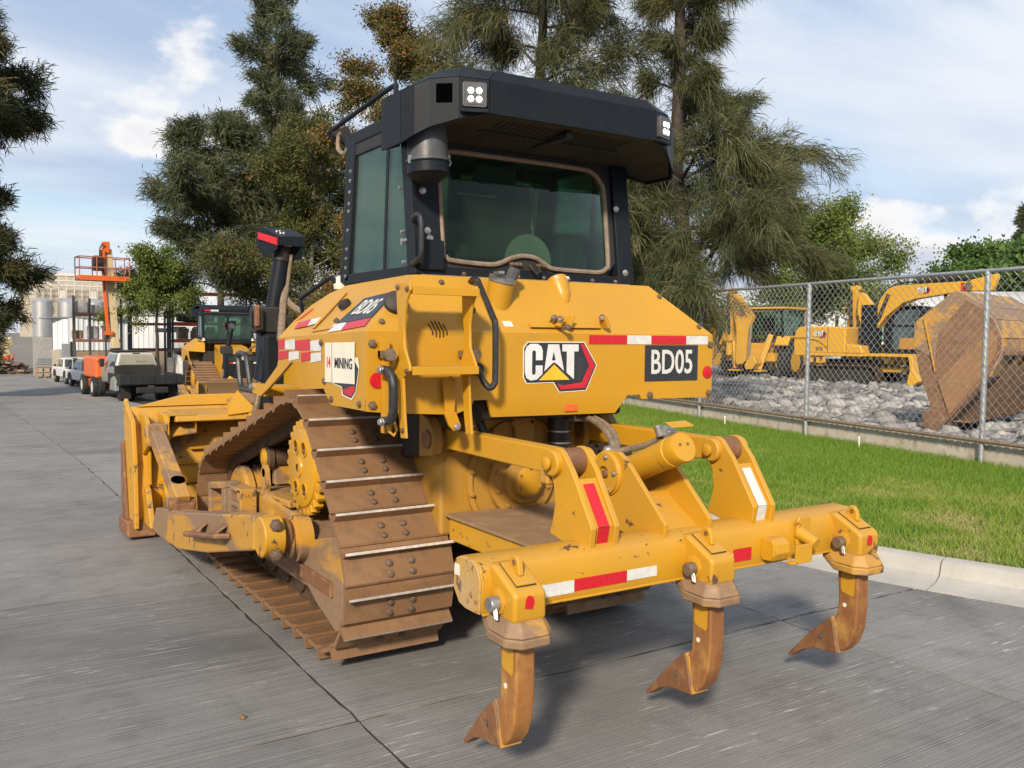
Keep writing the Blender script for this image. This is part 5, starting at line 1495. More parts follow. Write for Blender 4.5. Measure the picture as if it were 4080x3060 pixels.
# low wall under the fence, cast in bays
m_wall = rusty('old wall concrete', (.44,.39,.31), (.52,.47,.39), (.30,.24,.16), .85, .8, 0, (1,1,1), .3)
wall = thing('retaining_wall', 'low weathered concrete wall along the foot of the chain link fence', 'wall', (7.5, 2.77, .2))
for (x0, y0), (x1, y1) in zip(FENCE[:-1], FENCE[1:]):
    d = Vector((x1-x0, y1-y0, 0)).normalized(); nn = Vector((d.y, -d.x, 0))
    A, B = Vector((x0,y0,0)) + nn*.04, Vector((x1,y1,0)) + nn*.04
    mb = MB()
    ns = 10
    vs_ = []
    for i in range(ns+1):
        p = A + (B-A)*(i/ns)
        top = .455 + random.uniform(-.008,.008)
        vs_ += [p + Vector((0,0,.05)), p + Vector((0,0,top)) + nn*.01, p + nn*.22 + Vector((0,0,top)), p + nn*.22 + Vector((0,0,.05))]
    fs = [(i*4+j, i*4+(j+1) % 4, (i+1)*4+(j+1) % 4, (i+1)*4+j) for i in range(ns) for j in range(4)] + [(0,1,2,3), tuple(ns*4+j for j in (3,2,1,0))]
    mb.add([v_ - Vector((7.5,2.77,.2)) for v_ in vs_], fs)
    mb.build('wall_bay', m_wall, wall, smooth=30)
for p, lb in (((8.10,7.397,.24), 'short white stake in the grass left of the middle fence post'), ((7.50,4.442,.24), 'short white stake in the grass between the two nearest fence posts')):
    o = MB().lathe((0,0,-.03), (0,0,1), [(.011,0),(.011,.12),(.014,.122),(.014,.15),(.008,.155)], 10).build('marker_stake', M['placard'])
    o.location = p
    tag(o, lb, 'stake', 'white stakes in the lawn')

# ---- big rusty bucket lying behind the fence
bk = thing('loader_bucket', 'huge rusty loader bucket with yellow rim lying behind the fence', 'bucket', (9.97, 4.96, .2))
ha = Vector((.215,-.966,0)).normalized(); aa = Vector((.966,.215,0)).normalized()
def BK(u, z, w=0): return ha*u + aa*w + Vector((0,0,z-.2))
m_brust = rusty('bucket rust', (.16,.078,.038), (.21,.11,.052), (.26,.155,.08), .72, .7, 0, (1,1,1), .3)
m_bdark = rusty('bucket rust dark', (.075,.042,.026), (.105,.06,.036), (.14,.09,.055), .8, .7)
out = [(-.34,1.88),(-.32,1.5),(-.25,1.13),(-.05,.59),(.19,.43),(.71,1.11),(.87,1.45),(.88,1.65),(.77,1.91),(.61,2.09),(.38,2.22),(.20,2.33)]
n_ = len(out)
mb = MB(); mb.slab([BK(u,z) for u,z in out], aa, .05)
mb.build('side_plate', m_brust, bk, bevel=.012)
mb = MB().slab([BK(u,z,-.004) for u,z in [(-.34,1.88),(.20,2.33),(.38,2.22),(.33,2.14),(.02,1.75),(-.02,1.28),(-.10,1.38),(-.32,1.5)]], -aa, .012)
mb.build('painted_rim', M['yellow_worn'], bk, bevel=.004)
MB().slab([BK(u,z,-.02) for u,z in [(-.20,1.95),(-.165,1.95),(.005,1.16),(-.01,1.14)]], -aa, .03).build('edge_bar', M['yellow'], bk, bevel=.006)
MB().slab([BK(u,z,-.004) for u,z in [(.03,1.03),(.73,1.78),(.83,1.63),(.82,1.45),(.68,1.14),(.21,.52)]], -aa, .03).build('wear_plate', rusty('wear plate rust', (.28,.14,.055), (.22,.115,.052), (.31,.18,.085), .7, .8), bk, bevel=.008)
MB().slab([BK(u,z,-.003) for u,z in [(-.16,.53),(-.05,.60),(.10,.57),(.19,.43),(.17,.36),(.07,.20),(-.12,.24)]], -aa, .10).build('corner_tooth', m_brust, bk, bevel=.02)
body = MB()
W = 2.7
prof_o = [(.71,1.11),(.87,1.45),(.88,1.65),(.77,1.91),(.61,2.09),(.38,2.22),(.20,2.33)]
for (u0,z0),(u1,z1) in zip(prof_o[:-1], prof_o[1:]):
    body.slab([BK(u0,z0,.05), BK(u1,z1,.05), BK(u1,z1,W), BK(u0,z0,W)], -(ha*(z1-z0)*-1 + Vector((0,0,1))*(u1-u0)*1), .03)
body.build('shell', M['yellow_worn'], bk)
low_ = MB()
low_.slab([BK(.19,.43,.05), BK(.71,1.11,.05), BK(.71,1.11,W), BK(.19,.43,W)], (ha*.8+Vector((0,0,-.6))), .03)
low_.slab([BK(.03,.30,.0), BK(.24,.36,.0), BK(.24,.36,W), BK(.03,.30,W)], (0,0,1), .05)
low_.build('floor_plate', m_bdark, bk)
for w in (.5, 1.1, 1.7, 2.3):
    MB().slab([BK(.19,.43,w), BK(.72,1.10,w), BK(.90,1.42,w), BK(.95,1.2,w), BK(.55,.45,w)], aa, .05).build('rib', m_bdark, bk, bevel=.01)
MB().slab([BK(.25,.42,.05), BK(.27,.44,.05), BK(.27,.44,W), BK(.25,.42,W)], ha, .25).build('cutting_edge', m_brust, bk)
MB().slab([BK(.88,1.42,.05), BK(.88,1.47,.05), BK(.88,1.47,W), BK(.88,1.42,W)], ha, .10).build('ledge', m_brust, bk)

# ---- excavator beyond the gravel
ex = thing('excavator', 'yellow tracked excavator with raised boom parked on the gravel behind the fence', 'excavator', (19.85, 15.9, .2), math.atan2(-.97, .22))
# local x runs along the machine (to the right in the photo), local y away from the road... after the turn +y points away
def EZ(z): return z - .2
mb = MB(); 
epath, ep, EP = track_path([(.45,.33,.30),(2.25,.33,.30)], 34)
for yc, nm in ((.28,'near'), (1.75,'far')):
    lk = MB()
    pts = [tuple(p) for p in EP[:-1]]
    lk.prism([( .45+(x-.45)*.93, .33+(z-.33)*.86) for x, z in pts], 'y', yc-.10, yc+.10)
    tro = lk.build('track', M['black_dull'], ex)
    sm2 = MB().bx(-.25,.25,-ep*.47,ep*.47,-.012,.012).bx(-.25,.25,-ep*.40,-ep*.30,.012,.032).bx(-.25,.25,.0,.010,.012,.026)
    me = sm2.mesh('track_shoe', M['link']) if nm == 'near' else me
    for c_, d_ in epath:
        tg = d_/np.hypot(*d_)
        o = obj('track_shoe', me, tro)
        o.matrix_local = Matrix(((0,tg[0],tg[1],c_[0]),(1,0,0,yc),(0,tg[1],-tg[0],c_[1]),(0,0,0,1)))
MB().bx(.7,2.0,.5,1.55,.35,.8).build('undercarriage', M['black_dull'], ex, bevel=.03)
bdy = MB()
cw_ = [(-.04,.96),(-.05,1.4),(.0,1.66),(.10,1.77),(.30,1.80),(1.0,1.80),(1.62,1.77),(1.62,.98)]
bdy.prism([(x, z) for x, z in cw_], 'y', 0, 2.05)
bdy.prism([(1.62,.98),(1.62,1.28),(2.08,1.23),(2.16,.98)], 'y', 0.0, .75)
bo = bdy.build('upper_body', M['yellow_far'], ex, bevel=.05, seg=3)
MB().bx(-.02,2.16,-.012,2.06,.90,.985).build('platform', M['yellow_far'], ex, bevel=.02)
MB().bx(2.16,3.62,0,2.0,.92,1.0).build('cab_platform', M['yellow_far'], ex, bevel=.01)
mb = MB()
for a, b in (((-.03,1.42),(.35,1.42)),((.35,1.42),(.75,1.34)),((.75,1.34),(1.06,1.13))):
    mb.slab([(a[0],-.006,a[1]),(b[0],-.006,b[1]),(b[0],-.006,b[1]+.03),(a[0],-.006,a[1]+.03)], (0,1,0), .004)
mb.bx(1.06,1.075,-.006,0,1.0,1.78)
mb.build('panel_line', M['under'], ex)
logo(ex, frame((.84,-.012,1.55), (1,0,0), (0,-1,0)), .95)
o = obj('lettering', text_mesh('313', .16, M['decal_dark'], .03, .001, .9), ex); o.matrix_local = frame((.80,-.012,1.11), (1,0,0), (0,-1,0))
cb = MB().prism([(2.32,1.0),(2.30,1.85),(2.46,2.42),(3.40,2.42),(3.50,2.2),(3.56,1.5),(3.52,1.0)], 'y', 1.05, 1.95)
ecab = cb.build('cab', M['black'], ex, bevel=.04)
MB().prism([(2.62,1.85),(2.62,2.30),(3.35,2.30),(3.44,1.85)], 'y', 1.035, 1.048).build('side_window', M['glass_far'], ecab)
MB().prism([(2.60,1.12),(2.60,1.78),(3.46,1.78),(3.46,1.12)], 'y', 1.035, 1.048).build('door_pane', M['glass_far'], ecab)
MB().box((3.05,1.03,1.30),(.5,.04,.34)).build('step_cover', M['yellow_case'], ecab, bevel=.015)
mb = MB().bx(1.84,2.30,.5,1.0,1.0,2.45).build('cab_rear_post', M['black'], ex, bevel=.03)
bm_ = MB().prism([(1.83,1.29),(2.05,1.25),(2.22,1.65),(2.55,2.10),(3.01,2.48),(3.4,2.60),(4.30,2.73),(4.69,2.75),(4.88,2.82),(4.92,2.98),(4.70,3.06),(4.29,3.05),(3.4,3.02),(2.75,2.99),(2.55,2.90),(2.35,2.60)], 'y', .62, .98)
bmo = bm_.build('boom', M['yellow_far'], ex, bevel=.03)
logo(bmo, frame((3.62,.617,2.83), (1,0,0.06), (0,-1,0)), .85)
MB().cone((2.35,.58,2.02),(2.62,.58,2.75),.055,.055,12).cone((2.1,.58,1.40),(2.35,.58,2.02),.035,.035,10).build('boom_cylinder', M['black_dull'], bmo)
MB().cone((3.35,.8,3.13),(4.45,.8,3.18),.075,.075,12).cone((4.45,.8,3.18),(4.95,.8,3.15),.04,.04,10).build('arm_cylinder', M['black_dull'], bmo)
MB().tube(smooth_path([(1.75,.70,1.45),(1.95,.70,1.9),(2.3,.68,2.55),(2.6,.68,2.95),(3.2,.70,3.10)]), .03, 6).tube(smooth_path([(1.80,.85,1.4),(2.0,.85,2.0),(2.38,.85,2.68),(2.7,.85,3.05),(3.3,.9,3.12)]), .03, 6).build('boom_hose', M['hose'], bmo)
MB().lathe((4.80,.58,2.92), (0,1,0), [(.11,0),(.11,.44)], 18).build('pivot', M['bolt'], bmo)
MB().bx(4.62,4.74,.600,.612,2.80,3.02).build('reflector', M['red'], bmo)
MB().prism([(4.70,2.90),(4.85,3.10),(5.50,3.25),(5.52,3.15),(5.40,2.78),(4.9,2.78)], 'y', .66, .94).build('stick', M['yellow_far'], ex, bevel=.03)
MB().prism([(4.55,2.8),(4.72,2.8),(4.62,1.5),(4.40,1.2),(4.35,1.6)], 'y', .68, .92).build('stick_lower', M['yellow_far'], ex, bevel=.03)
MB().cone((4.15,.8,2.70),(4.25,.8,1.7),.05,.05,10).cone((4.40,.75,2.6),(4.46,.75,1.7),.05,.05,10).build('bucket_cylinder', M['black_dull'], ex)
MB().prism([(3.50,.95),(3.62,.95),(3.66,.55),(3.83,.24),(3.62,.10),(3.47,.08),(3.50,.30),(3.56,.55)], 'y', -.1, 2.1).build('dozer_blade', M['yellow_far'], ex, bevel=.02)
MB().bx(2.2,3.55,.6,1.5,.45,.62).build('blade_arm', M['yellow_far'], ex, bevel=.02)
for x in (.55, .75, .95): MB().bx(x-.05,x+.05,.02,.05,.70,.86).build('tie_bracket', M['yellow_far'], ex)
MB().lathe((1.15,.4,1.79), (0,0,1), [(.05,0),(.05,.22)], 10).box((1.15,.4,2.05),(.10,.03,.16)).build('exhaust', M['black_dull'], ex)

# ---- two backhoe loaders behind the excavator
def wheel(parent, c, r, w, ax=(0,1,0), hub=None, n=28, lug=True, name='wheel'):
    ax = Vector(ax).normalized(); c = Vector(c)
    t = MB().lathe(c - ax*w/2, ax, [(r*.58,0),(r*.80,-.005),(r*.95,w*.06),(r,w*.16),(r,w*.84),(r*.95,w*.94),(r*.80,w+.005),(r*.58,w)], n, cap=False)
    if lug:
        u = ax.cross(Vector((0,0,1))).normalized()
        for i in range(n//2):
            a = 2*math.pi*i/(n//2)
            d = u*math.cos(a) + Vector((0,0,1))*math.sin(a)
            e = d.cross(ax)
            for s, ph in ((-1,0),(1,.5)):
                a2 = 2*math.pi*(i+ph)/(n//2)
                d = u*math.cos(a2) + Vector((0,0,1))*math.sin(a2)
                e = d.cross(ax).normalized()
                m = Matrix((ax, e, d)).transposed() @ Matrix.Rotation(s*.5, 3, 'Z')
                t.box(c + d*(r+.008) + ax*(s*w*.24), (w*.48, r*.10, r*.07), m)
    wo = t.build(name, M['rubber'], parent)
    MB().lathe(c - ax*w*.46, ax, [(r*.60,0),(r*.55,w*.10),(r*.30,w*.22),(r*.14,w*.20),(r*.14,w*.72),(r*.30,w*.70),(r*.55,w*.82),(r*.60,w*.92)], n).build('rim', hub or M['yellow_far'], wo)
    return wo
def backhoe(lb, loc, rz, fold=0):
    b = thing('backhoe_loader', lb, 'backhoe', loc, rz, 'backhoe loaders parked in the yard')
    # local: x to the right in the photo, y away; the digging arm faces the road
    for x in (-.85, 1.32):
        wheel(b, (x,.75,.62), .62, .42, (1,0,0), M['yellow_far'])
        MB().prism([(.05,1.20),(.25,1.50),(1.2,1.52),(1.45,1.15),(1.40,1.12),(1.15,1.42),(.30,1.42),(.10,1.15)], 'x', x-.25, x+.25).build('fender', M['yellow_far'], b, bevel=.02)
    for x in (-.75, 1.22):
        wheel(b, (x,2.9,.45), .45, .30, (1,0,0), M['yellow_far'])
    MB().bx(-.25,.75,.2,3.4,.55,1.25).build('chassis', M['yellow_far'], b, bevel=.05)
    MB().bx(-.2,.70,1.9,3.5,1.1,1.7).build('hood', M['yellow_far'], b, bevel=.08)
    c = MB()
    for x in (-.85, 1.30):
        for y in (.25, 1.0, 1.75):
            c.beam((x,y,1.35),(x*.92,y+.03,2.42),.07,.07)
        c.beam((x,.25,1.38),(x,1.75,1.38),.07,.08)
    for y in (.25,1.75): c.beam((-.85,y,1.38),(1.30,y,1.38),.07,.08)
    cabf = c.build('cab', M['black'], b)
    MB().bx(-1.0,1.42,.1,1.95,2.42,2.50).build('roof', M['yellow_far'], cabf, bevel=.03)
    MB().bx(-.83,1.28,1.72,1.735,1.4,2.4).build('front_pane', M['glass'], cabf)
    for x in (-.84, 1.29): MB().bx(x-.004,x+.004,.3,1.72,1.42,2.4).build('side_pane', M['glass'], cabf)
    MB().box((.2,1.0,1.6),(.45,.45,.12)).box((.2,1.25,1.9),(.45,.10,.5)).build('seat', M['seat'], cabf, bevel=.04)
    # swing post, boom, stick, bucket
    MB().bx(-.75,1.15,-.05,.2,.62,.92).build('stabiliser_frame', M['yellow_far'], b, bevel=.02)
    MB().bx(-.72,-.32,-.35,0,1.30,1.62).cone((-.52,-.2,.8),(-.52,-.2,1.4),.12,.12,14).build('swing_post', M['yellow_far'], b, bevel=.03)
    MB().add([(-.62,-.30,1.52),(-.34,-.30,1.52),(-.22,-.45,3.02),(-.46,-.45,3.02),(-.62,-.05,1.52),(-.34,-.05,1.52),(-.22,-.25,3.02),(-.46,-.25,3.02)], [(0,1,2,3),(7,6,5,4),(0,4,5,1),(1,5,6,2),(2,6,7,3),(3,7,4,0)]).build('boom', M['yellow_far'], b, bevel=.02)
    MB().cone((-.30,-.35,2.9),(-.30,-.35,3.18),.07,.05,10).box((-.33,-.35,3.08),(.3,.2,.14)).build('boom_head', M['yellow_far'], b, bevel=.02)
    st2 = MB().prism([(-.12,2.88),(-.02,2.93),(.10,2.85),(.42,2.42),(.62,2.18),(.60,2.05),(.46,1.78),(.40,1.2),(.36,.62),(.22,.52),(.05,.50),(-.03,.66),(.0,1.4),(-.02,1.80),(-.16,2.35)], 'y', -.62, -.42)
    so2 = st2.build('stick', M['yellow_far'], b, bevel=.02)
    logo(so2, frame((.17,-.624,2.30), (.45,0,-.9), (0,-1,0)), .75)
    MB().cone((.50,-.5,1.9),(.44,-.5,.75),.05,.04,10).build('bucket_cylinder', M['steel'], b)
    MB().prism([(.40,.50),(.62,.85),(.80,.80),(.85,.55),(.70,.36),(.45,.34)], 'y', -.75, -.25).build('bucket', M['yellow_far'], b, bevel=.03)
    for x0, x1 in ((1.05,.72),(-.42,-.18)):
        MB().beam((x0,-.12,1.55),(x1,-.30,.35),.16,.18).box((x1,-.30,.30),(.40,.40,.06)).build('stabiliser', M['yellow_far'], b, bevel=.02)
    MB().cone((-.42,-.40,1.6),(-.44,-.5,3.0),.05,.05,10).build('boom_cylinder', M['black_dull'], b)
    return b
backhoe('yellow backhoe loader with folded digging arm left of the excavator', (21.2, 19.2, .2), math.atan2(-.97,.22))
backhoe('yellow backhoe loader standing half hidden behind the excavator', (23.1, 15.6, .2), math.atan2(-.97,.22))
backhoe('yellow backhoe loader farther left, seen just beside the big dozer body', (23.0, 22.6, .2), math.atan2(-.95,.30))

# ---- long white shed far behind the yard
m_white = paint('white sheet wall', (.70,.71,.70), .55, dust=(.45,.42,.36), dust_amt=.25, top_dust=.1, scale=.3)
ws = thing('white_shed', 'long low white shed far behind the parked yellow machines', 'shed', (33, 30, 0), R(-38))
MB().bx(-14,20,0,8,-.3,3.3).build('wall', m_white, ws)
MB().prism([(-.4,3.3),(8.4,3.3),(4,4.3)], 'x', -14.3, 20.3).build('roof', m_white, ws)
for x in np.arange(-13, 20, 3.0):
    MB().bx(x-.06,x+.06,-.06,0,-.3,3.25).build('column', M['galv'], ws)
# ================================================================ street on the left: dozer, trucks, lift, racks, tanks
# ---- second bulldozer facing us: same machine without its ripper
KEEP_OUT = ('ripper', 'upper_link', 'lower_link', 'placard', 'badge', 'reflective_tape', 'number_plate', 'logo', 'grease_block', 'cylinder_pipe', 'check_valve', 'valve_cover', 'sticker', 'hose_block', 'hose_fitting', 'cap_hole', 'ladder', 'bolt', 'clamp_bolt', 'vent', 'rubber_mount')
# front details shared by both machines
for s in (-1, 1):
    MB().lathe((s*.34,3.99,2.29), (0,1,0), [(.06,-.06),(.075,0),(.07,.03)], 18).build('front_lamp', M['grey_plastic'], DZ)
gr = MB()
for z in np.arange(.70, 1.42, .06): gr.bx(-.40,.40,3.981,3.995,z,z+.022)
gr.bx(-.42,.42,3.98,3.99,1.44,1.56)
gr.build('grille', M['black_dull'], rg)
logo(rg, frame((0,3.996,1.50), (-1,0,0), (0,1,0)), .45)
D2 = thing('bulldozer', 'second yellow bulldozer with black cab facing us to the right of the black truck', 'bulldozer', (3.95, 23.0, gz(21.2)+.03), R(176))
D2.rotation_euler = (R(-1.7), 0, R(176))
def copy_tree(o, parent, depth=0):
    c = o.copy(); COL.objects.link(c)
    c.parent = parent
    for ch in o.children:
        if depth == 0 and any(ch.name.startswith(k_) for k_ in KEEP_OUT): continue
        copy_tree(ch, c, depth+1)
    return c
skip2 = ('bolt', 'rivet', 'slot', 'washer', 'hub_recess', 'seat', 'console', 'wiper')
d2blade = d2lamp = None
for ch in list(DZ.children):
    base_n = ch.name.split('.')[0]
    if any(base_n.startswith(k_) for k_ in KEEP_OUT): continue
    c = ch.copy(); COL.objects.link(c); c.parent = D2
    if base_n == 'blade': d2blade = c
    for g in list(ch.children):
        gn = g.name.split('.')[0]
        if gn in skip2: continue
        e = g.copy(); COL.objects.link(e); e.parent = c
        if base_n == 'cab' and gn == 'work_lamp':
            pass
m_blade2 = paint('blade face scoured', (.26,.15,.065), .6, dust=(.30,.20,.11), dust_amt=.6, wear=.3, scale=.6)
d2blade.material_slots[0].link = 'OBJECT'; d2blade.material_slots[0].material = m_blade2
MB().lathe((-.34+0,4.02,2.29), (0,1,0), [(.058,0),(.05,.012),(.02,.018)], 18).build('lamp_lens', M['lens'], D2)
for a, b, c_, z in ((.30,.40,'red',1.42),(.18,.30,'white',1.42),(-.40,-.30,'red',1.42),(-.30,-.18,'white',1.42)):
    MB().bx(a,b,3.997,3.999,z-.04,z).build('reflective_tape', M[c_], D2)
for a, b, c_ in ((.24,.44,'white'),(.44,.60,'red')):
    MB().bx(a,b,1.765,1.775,2.62,2.665).build('reflective_tape', M[c_], D2)

# ---- vehicles
def car_paint(name, col, rough=.3): return paint(name, col, rough, dust=(.42,.38,.31), dust_amt=.25, top_dust=.15, bump=.01)
m_cw = car_paint('white car paint', (.66,.66,.65))
m_cdark = car_paint('grey green car paint', (.20,.235,.22))
m_tail = plain('tail lamp red', (.40,.012,.015), .25, 0, .1, 10)
def pickup(lb, loc, rz):
    """small white pickup, seen from behind; local y forward, rear at y=0"""
    t = thing('pickup_truck', lb, 'pickup', loc, rz, 'white pickups parked along the racks')
    sidep = [(0,.40),(0,.86),(1.45,.88),(1.50,.95),(1.72,1.37),(1.85,1.43),(2.75,1.43),(2.95,1.38),(3.45,.98),(4.35,.86),(4.50,.75),(4.52,.40)]
    lower = [(0,.36),(0,.86),(4.35,.86),(4.50,.72),(4.52,.36)]
    MB().prism(lower, 'x', -.72, .72).build('body', m_cw, t, bevel=.06, seg=3)
    MB().add([(-.68,1.52,.84),(.68,1.52,.84),(.58,1.78,1.40),(-.58,1.78,1.40),(-.68,3.5,.84),(.68,3.5,.84),(.56,2.85,1.40),(-.56,2.85,1.40)], [(0,1,2,3),(4,7,6,5),(3,2,6,7),(0,3,7,4),(1,5,6,2),(0,4,5,1)]).build('cabin', m_cw, t, bevel=.05, seg=3)
    MB().add([(-.60,1.548,.93),(.60,1.548,.93),(.52,1.735,1.34),(-.52,1.735,1.34)], [(0,1,2,3)]).build('rear_window', M['glass_far'], t)
    for s in (-1, 1):
        MB().add([(s*.682,1.70,.93),(s*.672,3.25,.93),(s*.602,2.78,1.33),(s*.606,1.86,1.33)], [(0,1,2,3)]).build('side_window', M['glass_far'], t)
        MB().box((s*.80,3.05,.98), (.14,.10,.12)).build('mirror', M['black_dull'], t, bevel=.03)
        MB().bx(min(s*.60,s*.725),max(s*.60,s*.725),-.012,.10,.52,.82).build('tail_lamp', m_tail, t, bevel=.01)
        for y in (.85, 3.55):
            wheel(t, (s*.62,y,.33), .33, .22, (1,0,0), M['galv'], 20, False)
            MB().prism([(y-.42,.36),(y-.34,.62),(y-.15,.74),(y+.15,.74),(y+.34,.62),(y+.42,.36)], 'x', s*.735-.012, s*.735+.0).build('wheel_arch', M['rubber'], t)
    bx_ = MB().bx(-.62,.62,.06,1.42,.865,.868).build('bed', M['rubber'], t)
    MB().tube([(-.62,1.40,.86),(-.60,1.42,1.45),(.60,1.42,1.45),(.62,1.40,.86)], .028, 8).tube([(-.2,1.42,.88),(-.2,1.42,1.45)], .02, 6).tube([(.2,1.42,.88),(.2,1.42,1.45)], .02, 6).build('headache_rack', m_cw, t)
    MB().bx(-.70,.70,-.08,.05,.34,.46).build('bumper', M['black_dull'], t, bevel=.03)
    MB().bx(-.15,.15,-.006,.001,.58,.70).build('number_plate', M['white'], t)
    return t
pickup('white pickup with red tail lamps parked nearest to the orange lift', (2.95, 37.3, gz(37.3)), R(7)).scale = (.82,.82,.82)
pickup('white pickup at the far left end of the parked row', (2.62, 41.0, gz(41.0)), R(5)).scale = (.82,.82,.82)

tk = thing('flatbed_truck', 'black flatbed pickup truck with dirty rear window parked beside the second dozer', 'truck', (3.20, 28.1, gz(29.6)), R(4))
MB().add([(-.74,1.95,.55),(.74,1.95,.55),(.74,1.95,1.12),(-.74,1.95,1.12),(-.74,4.9,.45),(.74,4.9,.45),(.74,4.9,1.0),(-.74,4.9,1.0)], [(0,1,2,3),(7,6,5,4),(3,2,6,7),(0,3,7,4),(1,5,6,2),(0,4,5,1)]).build('body', m_cdark, tk, bevel=.08, seg=3)
MB().add([(-.70,1.97,1.08),(.70,1.97,1.08),(.56,2.10,1.60),(-.56,2.10,1.60),(-.72,4.0,1.05),(.72,4.0,1.05),(.56,3.5,1.60),(-.56,3.5,1.60)], [(0,1,2,3),(4,7,6,5),(3,2,6,7),(0,3,7,4),(1,5,6,2),(0,4,5,1)]).build('cabin', car_paint('silver white paint', (.50,.51,.50)), tk, bevel=.06, seg=3)
MB().add([(-.62,1.972,1.13),(.62,1.972,1.13),(.50,2.078,1.52),(-.50,2.078,1.52)], [(0,1,2,3)]).build('rear_window', plain('dusty glass', (.27,.26,.20), .35, 0, .12, 3), tk)
for s in (-1, 1):
    MB().add([(s*.722,2.15,1.12),(s*.722,3.6,1.12),(s*.60,3.35,1.53),(s*.60,2.25,1.53)], [(0,1,2,3)]).build('side_window', M['glass_far'], tk)
    MB().box((s*.88,3.2,1.22), (.16,.10,.28)).build('mirror', M['black_dull'], tk, bevel=.03)
    for dx in (0, -.24*s):
        wheel(tk, (s*.72+dx,1.0,.36), .36, .22, (1,0,0), M['black_dull'], 22, False)
    wheel(tk, (s*.72,4.2,.36), .36, .24, (1,0,0), M['black_dull'], 22, False)
    MB().bx(s*.93-.02,s*.93+.02,.05,2.0,.62,.92).build('bed_side', M['black_dull'], tk, bevel=.01)
    MB().prism([(.58,.36),(.66,.70),(.95,.84),(1.25,.76),(1.42,.36)], 'x', s*.93-.10, s*.93+.04).build('fender', m_cdark, tk, bevel=.03)
    MB().bx(s*.75-.16,s*.75+.16,.38,.40,.12,.55).build('mud_flap', M['rubber'], tk)
MB().bx(-.98,.98,.02,2.0,.56,.62).build('bed', M['black_dull'], tk, bevel=.01)
tg_ = MB().bx(-1.02,1.02,-.04,.0,.60,.90)
for x in (-.72,-.36,0,.36,.72): tg_.bx(x-.02,x+.02,-.055,-.04,.61,.89)
tg_.build('tailgate', paint('blue black steel', (.014,.019,.023), .5, dust=(.10,.10,.09), dust_amt=.15), tk, bevel=.006)
MB().bx(-.76,.76,1.88,1.93,.62,1.16).build('headboard', M['black_dull'], tk, bevel=.01)
MB().bx(-.55,.55,1.90,1.94,1.16,1.18).build('headboard_rail', M['black_dull'], tk)
MB().bx(-.50,.50,.0,.12,.30,.50).build('hitch', M['black_dull'], tk, bevel=.03)
MB().bx(-.12,.12,2.085,2.12,1.53,1.58).build('stop_lamp', M['black_dull'], tk)
o = obj('lettering', text_mesh('o ———', .09, M['decal_dark'], .01, .001), tk)
o.matrix_local = frame((.15,1.985,1.30), (1,0,0), (0,-1,.27))
MB().bx(-.62,.62,2.1,3.4,1.62,1.66).build('roof_rack', M['black_dull'], tk)

# ---- boom lift
m_or = paint('orange enamel', (.72,.125,.018), .4, dust=(.5,.25,.10), dust_amt=.2, top_dust=.15)
m_cream = paint('cream enamel', (.62,.52,.30), .45, dust=(.5,.42,.28), dust_amt=.3, top_dust=.15)
bl_ = thing('boom_lift', 'orange and cream boom lift with raised basket behind the trucks', 'boom lift', (2.35, 33.0, gz(33)), R(4))
for x, y in ((-.35,-.6),(-.35,1.2),(1.1,-.6),(1.1,1.2)):
    wheel(bl_, (x,y,.36), .36, .28, (1,0,0), M['white'], 24, True)
MB().bx(-.30,1.05,-.7,1.35,.30,.62).build('chassis', m_or, bl_, bevel=.04)
MB().bx(-.42,.24,-.9,1.2,.66,1.45).build('engine_cover', m_or, bl_, bevel=.10, seg=4)
MB().bx(-.36,.20,-.92,-.90,1.28,1.30).build('cover_seam', M['under'], bl_)
MB().bx(.2,1.0,-.5,1.0,.66,1.3).build('turntable', M['black_dull'], bl_, bevel=.05)
bmm = MB().beam((.52,.2,1.55),(.28,.2,5.40),.26,.30,(0,1,0)).build('boom', m_cream, bl_, bevel=.02)
MB().beam((.54,.2,1.30),(.515,.2,1.75),.32,.40,(0,1,0)).build('boom_base', M['black_dull'], bl_, bevel=.02)
MB().beam((.22,.05,2.35),(.05,.05,5.35),.10,.14,(0,1,0)).box((.26,.05,2.30),(.26,.2,.14)).build('jib', m_or, bl_, bevel=.01)
MB().box((.20,.12,5.45),(.24,.3,.42)).box((.10,.05,5.1),(.12,.2,.5)).build('boom_head', m_or, bl_, bevel=.03)
MB().tube(smooth_path([(.10,-.1,5.55),(-.02,-.1,5.45),(-.04,-.1,5.1),(.10,-.05,4.4)]), .03, 6).build('cable_loop', M['hose'], bl_)
bk_ = MB()
x0, x1, y0, y1, zb = -.80, .90, -.45, .35, 4.25
for (a, b) in (((x0,y0),(x1,y0)),((x1,y0),(x1,y1)),((x1,y1),(x0,y1)),((x0,y1),(x0,y0))):
    for z in (zb+.80, zb+.42): bk_.tube([(a[0],a[1],z),(b[0],b[1],z)], .022, 6)
for x, y in ((x0,y0),(x1,y0),(x1,y1),(x0,y1),(-.22,y0),(.40,y0),(-.22,y1)):
    bk_.tube([(x,y,zb),(x,y,zb+.80)], .02, 6)
basket = bk_.build('basket_rails', paint('faded red rails', (.42,.10,.05), .5), bl_)
MB().bx(x0,x1,y0,y1,zb-.05,zb+.02).bx(x0,x1,y0-.02,y0,zb-.05,zb+.13).bx(x0,x0+.02,y0,y1,zb-.05,zb+.13).build('basket_floor', m_or, bl_, bevel=.008)
MB().box((-.10,.0,4.85),(.30,.3,.55)).build('control_box', M['black_dull'], bl_, bevel=.03)

